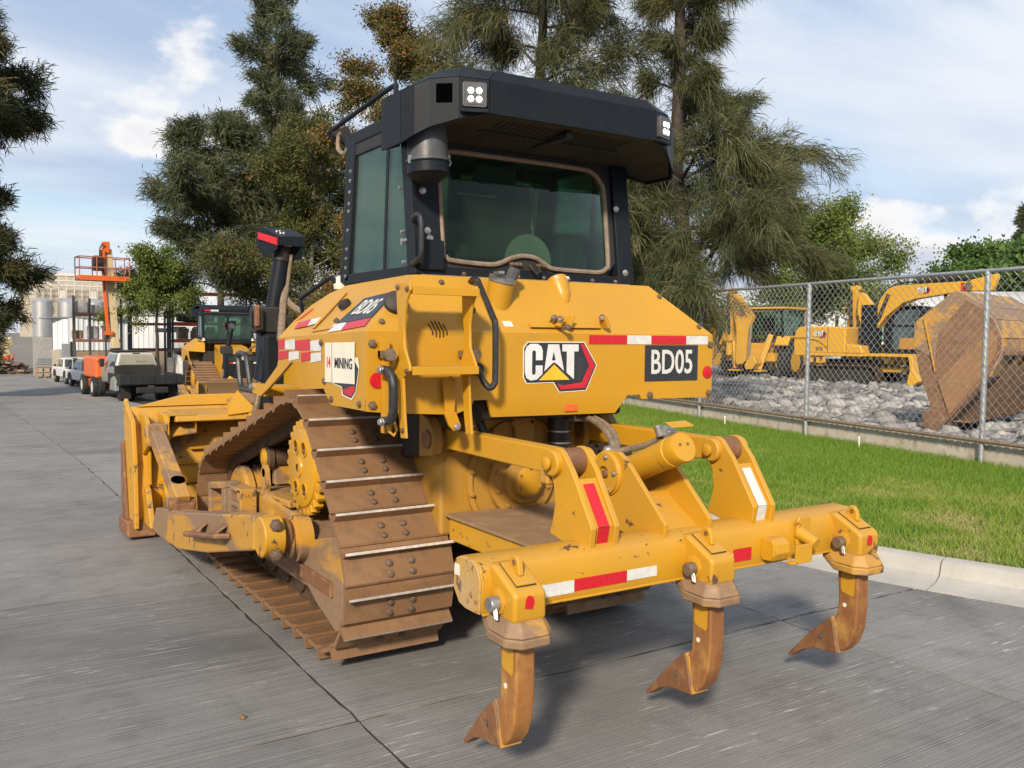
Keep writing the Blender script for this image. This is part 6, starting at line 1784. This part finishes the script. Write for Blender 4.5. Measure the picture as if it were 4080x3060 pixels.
# ---- pallet racks
m_rack = paint('rack slate blue', (.045,.055,.065), .5, dust=(.2,.18,.15), dust_amt=.3)
m_rbeam = paint('rack beam dull red', (.22,.075,.06), .55, dust=(.3,.2,.15), dust_amt=.35)
m_rorange = paint('rack beam orange', (.75,.10,.03), .45, dust=(.5,.2,.1), dust_amt=.15)
m_carton = plain('carton', (.34,.22,.12), .8, 0, .2, 3)
m_wrap = plain('wrapped load', (.46,.44,.42), .45, 0, .25, 4, .3)
def rack(lb, loc, rz, L, Dp, Hh, levels, bays, beam, brace=True, tall=None):
    t = thing('pallet_rack', lb, 'rack', loc, rz, 'storage racks')
    for i in range(bays+1):
        x = L*i/bays
        h_ = Hh + (.0 if i % 2 else .12)
        for y in (0, Dp): MB().bx(x-.045,x+.045,y-.045,y+.045,0,h_).build('upright', m_rack, t)
        if brace:
            b = MB()
            z = .2
            f = 0
            while z + .7 < Hh:
                b.beam((x, 0 if f else Dp, z), (x, Dp if f else 0, z+.7), .03, .03); z += .7; f = 1-f
            b.build('cross_brace', m_rack, t)
    for z in levels:
        for i in range(bays):
            for y in (0, Dp):
                MB().bx(L*i/bays+.045,L*(i+1)/bays-.045,y-.03,y+.03,z-.06,z+.06).build('beam', beam, t)
    return t
r1 = rack('dark steel rack loaded with wrapped goods behind the white pickups', (2.45, 42.4, -.75), R(-8), 2.0, 1.2, 3.9, (1.95, 3.15), 3, m_rbeam)
def load(name, lb, cat, root_loc, rz, boxes, mat, grp):
    mb = MB()
    for c_, s_ in boxes: mb.box(c_, s_, Matrix.Rotation(random.uniform(-.06,.06), 3, 'Z'))
    o = mb.build(name, mat, None, bevel=.05, seg=3)
    o.location = root_loc; o.rotation_euler = (0,0,rz)
    return tag(o, lb, cat, grp)
G_ = 'goods on the racks'
load('wrapped_pallet', 'grey wrapped load on the top shelf of the dark rack', 'load', (2.8,42.9,2.47), R(-8), [((0,0,.28),(.7,.8,.55)),((.6,0,.2),(.4,.7,.4))], m_wrap, G_)
load('carton', 'brown carton on the middle shelf of the dark rack, left end', 'carton', (2.65,42.9,1.28), R(-8), [((0,0,.2),(.45,.6,.4))], m_carton, G_)
load('wrapped_pallet', 'pale wrapped load on the middle shelf of the dark rack', 'load', (3.3,42.8,1.28), R(-8), [((0,0,.3),(.5,.8,.6))], m_wrap, G_)
load('wrapped_pallet', 'reddish wrapped load on the middle shelf of the dark rack, right end', 'load', (4.0,42.7,1.28), R(-8), [((0,0,.32),(.62,.8,.64))], plain('reddish wrap', (.42,.20,.15), .5, 0, .25, 5, .3), G_)
load('crate', 'brown wooden crate on the ground below the dark rack', 'crate', (3.6,42.2,-.75), R(-8), [((0,0,.45),(.9,.7,.9))], m_carton, G_)
r2_ = rack('rack with dull red beams along the white sheet wall', (4.75, 41.5, -.75), R(-4), 3.2, 1.0, 3.35, (1.55, 2.75), 2, m_rbeam, False)
load('steel_slab', 'grey steel part lying on the red-beamed rack by the white wall', 'part', (6.6,41.7,1.62), R(-4), [((0,0,.10),(1.5,.6,.2)),((.2,0,.24),(.6,.5,.08))], M['galv'], G_)
r3 = rack('tall rack with bright orange beams beside the second dozer', (6.05, 38.9, -.72), R(-6), 3.4, 1.1, 5.0, (1.95, 2.75, 4.1), 1, m_rorange, False)
ty = MB().lathe((0,0,0), (0,0,1), [(.45,0),(.74,.02),(.80,.08),(.80,.30),(.74,.36),(.45,.38)], 40, cap=False)
for i in range(36):
    a = 2*math.pi*i/36
    ty.box((.80*math.cos(a),.80*math.sin(a),.19), (.05,.06,.30), Matrix.Rotation(a,3,'Z'))
o = ty.build('tyre', M['rubber']); o.location = (7.15,39.4,2.10)
tag(o, 'big black tyre lying flat on the orange-beamed rack', 'tyre')
m_eng = rusty('engine castings', (.34,.27,.19), (.22,.16,.11), (.45,.38,.28), .6, 2)
for i, x in enumerate((6.55, 7.15, 7.75)):
    mb = MB().box((0,0,.22),(.42,.5,.38)).cone((-.1,-.28,.25),(-.1,-.32,.25),.12,.12,14).cone((.12,-.26,.14),(.12,-.30,.14),.07,.07,12).box((0,0,.46),(.30,.4,.10)).tube([(-.2,-.1,.45),(-.15,-.2,.55),(.1,-.2,.55),(.2,-.1,.45)], .04, 7)
    o = mb.build('engine_block', m_eng, None, bevel=.03); o.location = (x,39.3-.05*i,1.30); 
    tag(o, ['rusty engine block at the left on the orange-beamed rack', 'rusty engine block in the middle on the orange-beamed rack', 'rusty engine block at the right on the orange-beamed rack'][i], 'engine', 'engine blocks on the rack')
r4 = MB().box((0,0,.05),(3.0,.9,.1)).build('shelf_boards', m_rbeam, None); r4.location = (7.7,39.4,1.22)
tag(r4, 'shelf of boards under the engine blocks on the orange-beamed rack', 'shelf')

# ---- white mesh fence in front of the racks
wfn = thing('mesh_fence', 'white welded mesh fence leading back behind the black truck', 'fence', (4.75, 31.0, gz(31)))
A, B = Vector((0,0,0)), Vector((1.4,8.5,0))
npost = 5
for i in range(npost):
    p = A + (B-A)*i/(npost-1)
    MB().cone((p.x,p.y,-.1),(p.x,p.y,1.45),.035,.035,10).build('post', m_cw, wfn)
wm_ = MB()
for z in (.15,.5,.8,1.1,1.4): wm_.tube([A+Vector((0,0,z)), B+Vector((0,0,z))], .012 if z not in (.15,1.4) else .022, 5)
for i in range(90):
    p = A + (B-A)*i/89
    wm_.tube([p+Vector((0,0,.12)), p+Vector((0,0,1.42))], .006, 4)
wm_.build('wire_panel', m_cw, wfn)
# heap of dark hoses or scrap behind that fence
mb = MB()
for i in range(40):
    x, y = random.uniform(-1.2,1.2), random.uniform(-.6,.6)
    mb.box((x,y,.2+.5*random.random()*max(0,1-abs(x)/1.3)), (random.uniform(.2,.6),random.uniform(.1,.4),random.uniform(.05,.25)), Matrix.Rotation(random.uniform(0,3),3,'Z') @ Matrix.Rotation(random.uniform(-.5,.5),3,'X'))
o = mb.build('scrap_heap', M['bolt']); o.location = (7.0,37.2,.55)
tag(o, 'dark heap of scrap metal on a stack behind the white mesh fence', 'scrap')
o = MB().bx(-1.4,1.4,-.7,.7,0,1.25).build('stone_block', m_wall, None, bevel=.05); o.location = (7.0,37.2,-.72)
tag(o, 'pale block stack under the dark scrap heap', 'block')

# ---- sheet-metal shed and long white wall
m_sheet, nt, bs, n, l = new_mat('ribbed white sheet')
k = NT(nt)
g1 = k.noise(k.coord((1,1,.2)), 1.5, 4)
l.new(k.mix(k.ramp(g1, .35, .7), (.58,.61,.63), (.74,.75,.75)), bs.inputs['Base Color'])
bs.inputs['Roughness'].default_value = .42
def ribbed(name, p0, p1, z0, z1, parent, pitch_=.25, d=.03):
    p0, p1 = Vector(p0), Vector(p1)
    u = (p1-p0); L_ = u.length; u.normalize(); nn = Vector((u.y,-u.x,0))
    mb = MB(); pts = []
    x = 0
    while x < L_ - 1e-4:
        for f, dd in ((0,0),(.55,0),(.65,d),(.90,d)):
            if x + f*pitch_ <= L_: pts.append(p0 + u*(x+f*pitch_) + nn*dd)
        x += pitch_
    pts.append(p1)
    m_ = len(pts)
    mb.add([p+Vector((0,0,z0)) for p in pts] + [p+Vector((0,0,z1)) for p in pts], [(i,i+1,i+1+m_,i+m_) for i in range(m_-1)])
    return mb.build(name, m_sheet, parent, smooth=10)
m_plaster = rusty('cream plaster', (.52,.47,.38), (.44,.39,.31), (.36,.30,.23), .85, .6, 0)
m_brick = rusty('tan block', (.30,.24,.18), (.24,.19,.14), (.36,.30,.23), .85, 1.2, 0)
shd = thing('metal_shed', 'shed with ribbed white sheet walls and a grey door behind the pickups', 'shed', (2.15, 48.0, -.75))
ribbed('wall_sheet', (-.05,0,0), (.62,-.3,0), 1.45, 3.0, shd); ribbed('wall_sheet', (.62,-.3,0), (3.6,.35,0), 1.40, 3.05, shd)
MB().bx(-.10,.28,-.10,.02,0,1.45).build('corner_pier', m_plaster, shd)
MB().prism([(.62,-.28),(3.6,.37),(3.6,2),(.62,2)], 'z', 0, 1.40).build('lower_wall', m_brick, shd)
MB().bx(.30,.72,-.35,-.28,0,1.75).build('door', M['galv'], shd, bevel=.02)
MB().bx(.70,.80,-.42,-.2,0,1.85).build('door_post', M['black_dull'], shd)
MB().prism([(-.35,-.35),(3.8,.05),(3.8,4),(-.35,4)], 'z', 3.04, 3.11).build('roof', M['galv'], shd)
MB().bx(.9,2.0,-.22,-.18,.05,1.3).build('gate_panel', plain('plywood', (.28,.20,.13), .8, 0, .2, 2), shd)
ww = thing('white_wall', 'long ribbed white sheet wall behind the racks', 'wall', (5.6, 47.5, -.75))
ribbed('wall_sheet', (0,0,0), (9.5,-2.2,0), 1.45, 3.25, ww); 
MB().prism([(0,.03),(9.5,-2.17),(9.5,-1.9),(0,.3)], 'z', 0, 1.45).build('lower_wall', m_brick, ww)
MB().prism([(-.1,-.1),(9.6,-2.35),(9.6,-1.9),(-.1,.35)], 'z', 3.26, 3.32).build('coping', M['galv'], ww)

# ---- steel tanks
m_tank, nt, bs, n, l = new_mat('stainless tank')
k = NT(nt)
t1 = k.noise(k.coord((3,3,.4)), 1.0, 5); 
l.new(k.mix(k.ramp(t1, .35, .7), (.36,.36,.365), (.54,.54,.545)), bs.inputs['Base Color'])
bs.inputs['Metallic'].default_value = .55; bs.inputs['Roughness'].default_value = .42
lbs = ['leftmost steel tank, next to the dark tree', 'second steel tank from the left', 'third steel tank from the left, behind the dark rack', 'steel tank just right of the boom lift', 'steel tank farthest right, half hidden by foliage']
for i, (x0, x1) in enumerate(((1.37,2.35),(2.56,3.70),(3.86,5.02),(5.52,6.54),(6.70,7.80))):
    f_ = 1.12
    cx_, r_ = ((x0+x1)/2+2.51)*f_-2.51, (x1-x0)/2*f_
    cy = (50+2.88)*f_-2.88 + r_
    t = thing('storage_tank', 'tall round ' + lbs[i], 'tank', (cx_, cy, -.75), 0, 'steel tanks in a row')
    topz = (3.2-1.63)*f_+1.63+.75
    nb = 4
    for j in range(nb):
        z0, z1 = topz*j/nb, topz*(j+1)/nb
        MB().lathe((0,0,z0), (0,0,1), [(r_,0),(r_,(z1-z0)-.03),(r_+.012,(z1-z0)-.02),(r_+.012,(z1-z0))], 40, cap=False).build('shell_ring', m_tank, t)
    MB().lathe((0,0,topz), (0,0,1), [(r_+.012,0),(r_*.6,.14),(.1,.2)], 40).build('lid', m_tank, t)
# piping gallery above the tanks
m_pipe = plain('pale pipe', (.60,.57,.52), .55, 0, .15, 8)
pg = thing('pipe_gallery', 'long raised gallery of pale pipes and rails above the tanks', 'gallery', (2.3, 60.5, -.75))
frm = MB()
for z in (5.25,5.55,5.9): frm.tube([(-.9,0,z),(8.5,-1.0,z)], .045, 6)
for i in range(22):
    x = -.9 + i*.44; y = -(x+.9)*.106
    frm.tube([(x,y,3.6 + (.8 if i % 3 else 0)),(x,y,5.9)], .03, 5)
    if i % 4 == 1: frm.box((x+.2,y,4.7),(.34,.2,.5))
frm.build('pipes', m_pipe, pg)
MB().prism([(-1.0,1.2),(8.6,.2),(8.6,3),(-1.0,4)], 'z', 6.0, 6.14).build('roof', m_pipe, pg)
MB().prism([(-.8,1.3),(8.4,.4),(8.4,.6),(-.8,1.5)], 'z', 2.0, 6.0).build('back_wall', m_plaster, pg)

# ---- odds and ends at the left end of the street
m_barrel = plain('safety orange', (.78,.12,.03), .5, 0, .1, 10)
def barrel(lb, loc):
    t = thing('traffic_barrel', lb, 'barrel', loc)
    MB().lathe((0,0,0), (0,0,1), [(.34,0),(.34,.10),(.27,.11),(.26,.40)], 20).build('base', m_barrel, t)
    MB().lathe((0,0,.40), (0,0,1), [(.25,0),(.24,.22)], 20).build('white_band', M['white'], t)
    MB().lathe((0,0,.62), (0,0,1), [(.24,0),(.22,.28),(.12,.34)], 20).build('top', m_barrel, t)
barrel('orange and white traffic barrel at the far left of the street', (.47, 57.6, -.75))
def delin(lb, loc, h_):
    t = thing('traffic_post', lb, 'traffic post', loc, 0, 'orange posts')
    MB().lathe((0,0,0), (0,0,1), [(.17,0),(.17,.06),(.07,.07),(.06,h_*.45)], 14).build('lower', m_barrel, t)
    MB().lathe((0,0,h_*.45), (0,0,1), [(.06,0),(.058,h_*.2)], 14).build('band', M['white'], t)
    MB().lathe((0,0,h_*.65), (0,0,1), [(.058,0),(.05,h_*.35)], 14).build('upper', m_barrel, t)
delin('slim orange traffic post beside the traffic barrel', (.85, 57.9, -.75), 1.0)
delin('slim orange traffic post left of the stacked pallets', (1.88, 56.5, -.75), 1.3)
pt = thing('pallet_stack', 'stack of dark crates and pale pallets at the corner of the shed', 'pallets', (1.71, 48.4, -.75))
for z in (0, .28):
    for dx in (-.33, 0, .33): MB().bx(dx-.04,dx+.04,-.4,.4,z,z+.22).build('block', m_carton, pt)
    for y in (-.4,-.2,0,.2,.34): MB().bx(-.42,.42,y,y+.1,z+.22,z+.255).build('board', m_carton, pt)
for i in range(5): MB().bx(-.38+.03*i,.38+.02*i,-.4,.4,.60+i*.09,.67+i*.09).build('panel', M['galv'], pt)
blk = thing('block_wall', 'rough grey block wall left of the white shed', 'wall', (1.45, 50.6, -.75))
MB().bx(-.05,.85,0,.3,0,2.05).build('wall', rusty('grey block', (.36,.36,.35), (.28,.28,.275), (.44,.44,.43), .9, 1.5), blk)
# heap of broken concrete and beams under the left tree
for i, (p, s_, rot, lb) in enumerate([((-.3,53.5,.75),(1.9,.5,.45),(.1,-.35,.3),'pale beam leaning on the rubble, upper one'), ((-.6,53.2,.25),(2.1,.6,.5),(.05,-.30,.2),'pale beam leaning on the rubble, lower one')]):
    o = MB().box((0,0,0), s_).build('concrete_beam', m_cream, None, bevel=.04); o.location = p; o.rotation_euler = rot
    tag(o, lb, 'beam', 'beams on the rubble heap')
mb = MB()
for i in range(120):
    x, y = random.uniform(-2.2,1.6), random.uniform(-.8,.8)
    mb.box((x,y,random.random()*(.9+.25*x if x < 0 else .9-.3*x)), (random.uniform(.15,.7),random.uniform(.1,.4),random.uniform(.04,.2)), Matrix.Rotation(random.uniform(0,3),3,'Z') @ Matrix.Rotation(random.uniform(-.7,.7),3,'Y'))
o = mb.build('rubble', M['bolt']); o.location = (-.2,53.8,-.75); o['kind'] = 'stuff'; o['label'] = 'heap of dark scrap and rubble at the far left'
# ================================================================ trees
def bark(name, a, b):
    return rusty(name, a, b, tuple(x*.6 for x in a), .9, 1.2, 0, (1,1,.25), .7)
M['bark'] = bark('bark grey brown', (.045,.036,.028), (.075,.060,.046))
M['bark_pale'] = bark('bark pale', (.19,.165,.135), (.26,.23,.19))
def foliage_mat(name, stops, transl=.3):
    m, nt, bs, n, l = new_mat(name)
    k = NT(nt)
    at_ = k.node('ShaderNodeAttribute', attribute_name='tint').outputs['Fac']
    cr = k.node('ShaderNodeValToRGB', {0: at_})
    e = cr.color_ramp.elements
    while len(e) < len(stops): e.new(.5)
    for el, (p, c) in zip(e, stops):
        el.position = p; el.color = c + (1,)
    l.new(cr.outputs[0], bs.inputs['Base Color'])
    bs.inputs['Roughness'].default_value = .6
    bs.inputs['Specular IOR Level'].default_value = .25
    tl = k.node('ShaderNodeBsdfTranslucent'); l.new(cr.outputs[0], tl.inputs[0])
    mx = k.node('ShaderNodeMixShader', {0: transl})
    l.new(bs.outputs[0], mx.inputs[1]); l.new(tl.outputs[0], mx.inputs[2])
    l.new(mx.outputs[0], n['Material Output'].inputs[0])
    return m
M['f_cas'] = foliage_mat('casuarina needles', [(0,(.060,.078,.034)),(.5,(.125,.135,.060)),(1,(.235,.205,.095))])
M['f_brown'] = foliage_mat('olive and russet leaves', [(0,(.055,.075,.022)),(.40,(.130,.125,.034)),(.68,(.225,.145,.045)),(1,(.36,.150,.055))])
M['f_dark'] = foliage_mat('olive evergreen needles', [(0,(.050,.072,.040)),(.5,(.110,.130,.068)),(1,(.21,.20,.095))])
M['f_left'] = foliage_mat('dark cypress sprays', [(0,(.026,.042,.024)),(.55,(.070,.082,.036)),(1,(.20,.135,.052))])
M['f_olive'] = foliage_mat('olive leaves with some russet', [(0,(.050,.072,.022)),(.50,(.105,.118,.034)),(.80,(.165,.140,.042)),(1,(.29,.145,.055))])
M['f_light'] = foliage_mat('light green leaves', [(0,(.072,.13,.026)),(.5,(.15,.20,.045)),(1,(.27,.26,.075))])
M['f_far'] = foliage_mat('far green leaves', [(0,(.05,.105,.026)),(.5,(.105,.18,.045)),(1,(.18,.24,.065))])

def grow(rg, base, H, crown_lo, prof, nb, lean=(0,0), droop=0.0, up=.35, trunk_r=.2, sub=5, wig=.10, jit=1.0):
    """trunk and limbs as polylines; returns (tubes, twig points with directions)"""
    tubes, twigs = [], []
    npt = 12
    tp = []
    off = np.zeros(2)
    for i in range(npt+1):
        t = i/npt
        off = off + rg.normal(0, wig, 2)*H/npt*.5
        tp.append(np.array([base[0] + lean[0]*t + off[0], base[1] + lean[1]*t + off[1], base[2] - .1 + H*t]))
    tp = np.array(tp)
    tubes.append((tp, trunk_r, .02))
    for b in range(nb):
        t = crown_lo + (1-crown_lo)*(b + rg.random()*.8)/nb
        p0 = np.array([np.interp(t, np.linspace(0,1,npt+1), tp[:,a]) for a in range(3)])
        L = prof((t-crown_lo)/(1-crown_lo)) * rg.uniform(.65, 1.12)
        if L < .15: continue
        az = b*2.399963 + rg.normal(0, .35*jit)
        el = up*(1 - .2*t) + rg.normal(0, .16)
        d = np.array([math.cos(az)*math.cos(el), math.sin(az)*math.cos(el), math.sin(el)])
        pts = [p0]
        k_ = 6
        for i in range(k_):
            d = d + rg.normal(0, .13, 3) + np.array([0,0,-droop*(i/k_)])
            d /= np.linalg.norm(d)
            pts.append(pts[-1] + d*L/k_)
        pts = np.array(pts)
        tubes.append((pts, max(.012, trunk_r*(1-t)*.26 + .010), .006))
        ns = max(2, int(sub*L/1.2))
        for s in range(ns):
            u = rg.uniform(.25, 1.0)
            q = np.array([np.interp(u, np.linspace(0,1,k_+1), pts[:,a]) for a in range(3)])
            dd = pts[min(k_, int(u*k_)+1)] - pts[max(0, int(u*k_)-1)]
            dd = dd/np.linalg.norm(dd) + rg.normal(0, .55, 3) + np.array([0,0,-droop*.4])
            dd /= np.linalg.norm(dd)
            sl_ = L*rg.uniform(.18, .42)*(1.15-u*.45)
            sp = [q, q + dd*sl_*.5, q + dd*sl_ + np.array([0,0,-droop*sl_*.35])]
            tubes.append((np.array(sp), .012, .004))
            for w in np.linspace(.25, 1, 4):
                c = sp[0]*(1-w) + sp[2]*w
                twigs.append((c, dd))
        twigs.append((pts[-1], d))
    twigs.append((tp[-1], np.array([0,0,1.0])))
    return tubes, twigs
def tube_mesh(tubes, mat, name, n=6):
    V, F = [], []
    o = 0
    for pts, r0, r1 in tubes:
        m_ = len(pts)
        for i, p in enumerate(pts):
            d = pts[min(m_-1,i+1)] - pts[max(0,i-1)]
            d = d/ (np.linalg.norm(d)+1e-9)
            u = np.array([0,0,1.0]) if abs(d[2]) < .9 else np.array([1.0,0,0])
            a = np.cross(d, u); a /= np.linalg.norm(a); b = np.cross(a, d)
            r = r0 + (r1-r0)*i/(m_-1)
            for k_ in range(n):
                t = 2*math.pi*k_/n
                V.append(p + a*r*math.cos(t) + b*r*math.sin(t))
        for i in range(m_-1):
            for k_ in range(n):
                l_ = (k_+1) % n
                F.append((o+i*n+k_, o+i*n+l_, o+(i+1)*n+l_, o+(i+1)*n+k_))
        o += m_*n
    me = np_mesh(name, np.array(V), np.array(F), mat)
    me.polygons.foreach_set('use_smooth', [True]*len(me.polygons))
    return me
def needles(rg, twigs, per, length, width, spread, droop, cl=.12, follow=.6):
    """thin drooping strands sprayed from each twig point"""
    c = np.array([t[0] for t in twigs]); d = np.array([t[1] for t in twigs])
    N = len(c)*per
    C = np.repeat(c, per, 0) + rg.normal(0, cl, (N,3))
    D = np.repeat(d, per, 0)*follow + rg.normal(0, spread, (N,3))
    D /= np.linalg.norm(D, axis=1)[:,None]
    L = rg.uniform(.5, 1.15, N)*length
    mid = C + D*(L*.5)[:,None] + np.array([0,0,-1.])*(L*droop*.25)[:,None]
    tip = C + D*(L*.85)[:,None] + np.array([0,0,-1.])*(L*droop)[:,None]
    s = np.cross(D, rg.normal(0,1,(N,3))); s /= np.linalg.norm(s, axis=1)[:,None]
    w = (rg.uniform(.6,1.3,N)*width)[:,None]
    V = np.stack([C - s*w*.7, C + s*w*.7, mid + s*w, mid - s*w, tip], 1).reshape(-1,3)
    b = (np.arange(N)*5)[:,None]
    F = np.concatenate([b + np.array([[0,1,2]]), b + np.array([[0,2,3]]), b + np.array([[3,2,4]])])
    tw = np.repeat(rg.normal(.45, .20, len(c)), per) + rg.normal(0, .12, N)
    return V, F, np.repeat(np.clip(tw, 0, 1), 5)
def leaves(rg, twigs, per, size, cl, asp=.5, sag=.2):
    c = np.array([t[0] for t in twigs])
    N = len(c)*per
    C = np.repeat(c, per, 0) + rg.normal(0, cl, (N,3))*np.array([1,1,.75])
    D = rg.normal(0, 1, (N,3)); D[:,2] -= sag; D /= np.linalg.norm(D, axis=1)[:,None]
    s = np.cross(D, rg.normal(0,1,(N,3))); s /= np.linalg.norm(s, axis=1)[:,None]
    L = (rg.uniform(.6,1.3,N)*size)[:,None]
    V = np.stack([C, C + D*L*.5 + s*L*asp*.5, C + D*L, C + D*L*.5 - s*L*asp*.5], 1).reshape(-1,3)
    F = (np.arange(N)*4)[:,None] + np.array([[0,1,2,3]])
    tw = np.repeat(rg.normal(.42, .22, len(c)), per) + rg.normal(0, .13, N)
    return V, F, np.repeat(np.clip(tw, 0, 1), 4)
def tree(name, lb, base, seed, mat, kind, barkm='bark', group=None, **kw):
    rg = np.random.default_rng(seed)
    fol = kw.pop('fol')
    extra = kw.pop('extra_trunks', [])
    tubes, twigs = grow(rg, (0,0,0), **kw)
    for eb, ekw in extra:
        k2 = dict(kw); k2.update(ekw)
        a, b = grow(rg, eb, **k2)
        tubes += a; twigs += b
    t = thing(name, lb, 'tree', base, 0, group)
    obj('trunk', tube_mesh(tubes, M[barkm], 'trunk'), t)
    V, F, ti = (needles if kind == 'n' else leaves)(rg, twigs, **fol)
    obj('crown', np_mesh('crown', V, F, M[mat], ti), t)
    return t
G2 = 'trees behind the bulldozer'
dome = lambda R_, a=.35: (lambda t: R_*(max(0, math.sin(math.pi*min(1, a*.5 + t*(1-a*.5)))**.7)))
cone_ = lambda R_: (lambda t: R_*(1-t)**.75 + .15)
# big casuarina right of the cab
tree('casuarina_tree', 'big feathery casuarina with dark trunk standing right behind the cab', (9.55, 10.2, .2), 3, 'f_cas', 'n', H=14, crown_lo=.15, prof=lambda t: 3.6*(1-t)**.45*(.62+.38*math.sin(9*t+1)) + .2, nb=64, droop=.20, up=.40, trunk_r=.20, sub=9, group=G2,
     fol=dict(per=48, length=.42, width=.0056, spread=.50, droop=.32, cl=.08, follow=1.0))
tree('casuarina_tree', 'second casuarina just left of the big one, its brown-green crown above the cab roof', (9.3, 14.6, .0), 5, 'f_cas', 'n', H=15, crown_lo=.28, prof=lambda t: 3.2*(1-t)**.45 + .2, nb=50, droop=.18, up=.4, trunk_r=.22, sub=9, group=G2,
     fol=dict(per=36, length=.46, width=.0065, spread=.55, droop=.40, cl=.11, follow=.8))
# russet and olive tree above the left fender
tree('russet_tree', 'loose tree with russet and olive leaves left of the cab', (9.0, 21.2, -.3), 8, 'f_brown', 'l', H=11.6, crown_lo=.14, prof=lambda t: 3.8*(1-t)**.6*(.7+.3*math.sin(11*t)) + .3, nb=54, droop=.05, up=.5, trunk_r=.20, sub=9, group=G2, barkm='bark_pale',
     fol=dict(per=44, size=.10, cl=.17, asp=.45, sag=.1))
# dark evergreen group at the left of it
tree('evergreen_tree', 'dark evergreen left of the russet tree, hanging over the second dozer', (6.9, 34.2, -.7), 12, 'f_dark', 'n', H=10.8, crown_lo=.36, prof=lambda t: 4.2*(1-t)**.5*(.75+.25*math.sin(8*t)) + .3, nb=40, droop=.12, up=.40, trunk_r=.20, sub=8, group=G2,
     fol=dict(per=36, length=.46, width=.015, spread=.6, droop=.22, cl=.16, follow=.7))
tree('tall_pine', 'tall slender pine rising above the other trees, top out of the picture', (9.0, 32.6, -.7), 15, 'f_dark', 'n', H=16.5, crown_lo=.30, prof=lambda t: 2.6*(1-t)**.6*(.6+.4*abs(math.sin(7*t))) + .5, nb=44, droop=.02, up=.75, trunk_r=.24, sub=8, group=G2,
     fol=dict(per=26, length=.40, width=.015, spread=.55, droop=.08, cl=.14, follow=.8))
tree('bushy_tree', 'olive leafy tree low between the dark evergreen and the second dozer', (8.7, 28.6, -.6), 18, 'f_olive', 'l', H=10.2, crown_lo=.28, prof=lambda t: 4.3*(1-t)**.5*(.6+.4*math.sin(10*t+.5)) + .4, nb=40, droop=.04, up=.5, trunk_r=.16, sub=8, group=G2, barkm='bark_pale',
     fol=dict(per=46, size=.11, cl=.20, asp=.45, sag=.2))
tree('leafy_shrub_tree', 'small light green tree just right of the boom lift', (4.3, 32.8, -.72), 21, 'f_light', 'l', H=5.4, crown_lo=.56, prof=lambda t: 1.75*(1-t)**.4*(.7+.3*math.sin(9*t)) + .2, nb=22, droop=.05, up=.4, trunk_r=.09, sub=8, group=G2,
     fol=dict(per=40, size=.10, cl=.17, asp=.5, sag=.2))
# trees on the left edge
G3 = 'trees at the left edge'
tree('cypress_tree', 'dark shaggy tree standing at the left edge beside the tanks', (-2.1, 33.4, -.72), 25, 'f_left', 'n', H=9.3, crown_lo=.10, prof=lambda t: (.9+4.2*t if t < .35 else 2.4*((1-t)/.65)**.8)*(.75+.25*math.sin(15*t)) + .2, nb=46, droop=.0, up=.20, trunk_r=.26, sub=9, group=G3,
     fol=dict(per=36, length=.42, width=.015, spread=.55, droop=.05, cl=.14, follow=.8))
tree('cypress_tree', 'tall tree reaching in from the upper left corner', (-2.9, 32.4, -.7), 28, 'f_left', 'n', H=13.6, crown_lo=.68, prof=lambda t: 3.2*(1-t)**.5 + .3, nb=34, droop=.14, up=.15, trunk_r=.26, sub=9, group=G3,
     fol=dict(per=44, length=.42, width=.014, spread=.6, droop=.15, cl=.14, follow=.7))
# right-hand background
G4 = 'trees behind the yard'
tree('spreading_tree', 'spreading olive-green tree behind the parked excavator', (27.0, 21.5, .1), 31, 'f_light', 'l', H=6.4, crown_lo=.30, prof=lambda t: 4.4*(1-.5*t), nb=26, droop=.04, up=.42, trunk_r=.18, sub=9, group=G4, barkm='bark_pale',
     fol=dict(per=40, size=.12, cl=.22, asp=.5, sag=.1))
tree('spreading_tree', 'low dark green tree between the backhoe and the casuarina', (19.5, 24.8, .1), 34, 'f_brown', 'l', H=5.6, crown_lo=.28, prof=dome(3.6), nb=30, droop=.05, up=.3, trunk_r=.15, sub=9, group=G4,
     fol=dict(per=56, size=.13, cl=.28, asp=.5, sag=.2))
for i, (x, y, h_, r_) in enumerate([(54, 24.5, 7.2, 5.0), (49, 16.5, 6.4, 4.6), (62, 33, 7.6, 5.2)]):
    tree('round_tree', ['rounded bright green tree at the far right, centre', 'rounded bright green tree at the right edge', 'rounded bright green tree farthest back on the right'][i], (x, y, 0), 40+i, 'f_far', 'l', H=h_, crown_lo=.25, prof=dome(r_), nb=40, droop=.05, up=.25, trunk_r=.2, sub=8, group=G4,
         fol=dict(per=52, size=.32, cl=.45, asp=.6, sag=.2))
tree('norfolk_pine', 'small pointed pine tip rising over the far round trees', (66, 33.5, 0), 47, 'f_dark', 'n', H=11.6, crown_lo=.2, prof=cone_(2.0), nb=60, droop=.0, up=.05, trunk_r=.15, sub=6, group=G4,
     fol=dict(per=30, length=.55, width=.03, spread=.5, droop=.1, cl=.15, follow=.8))
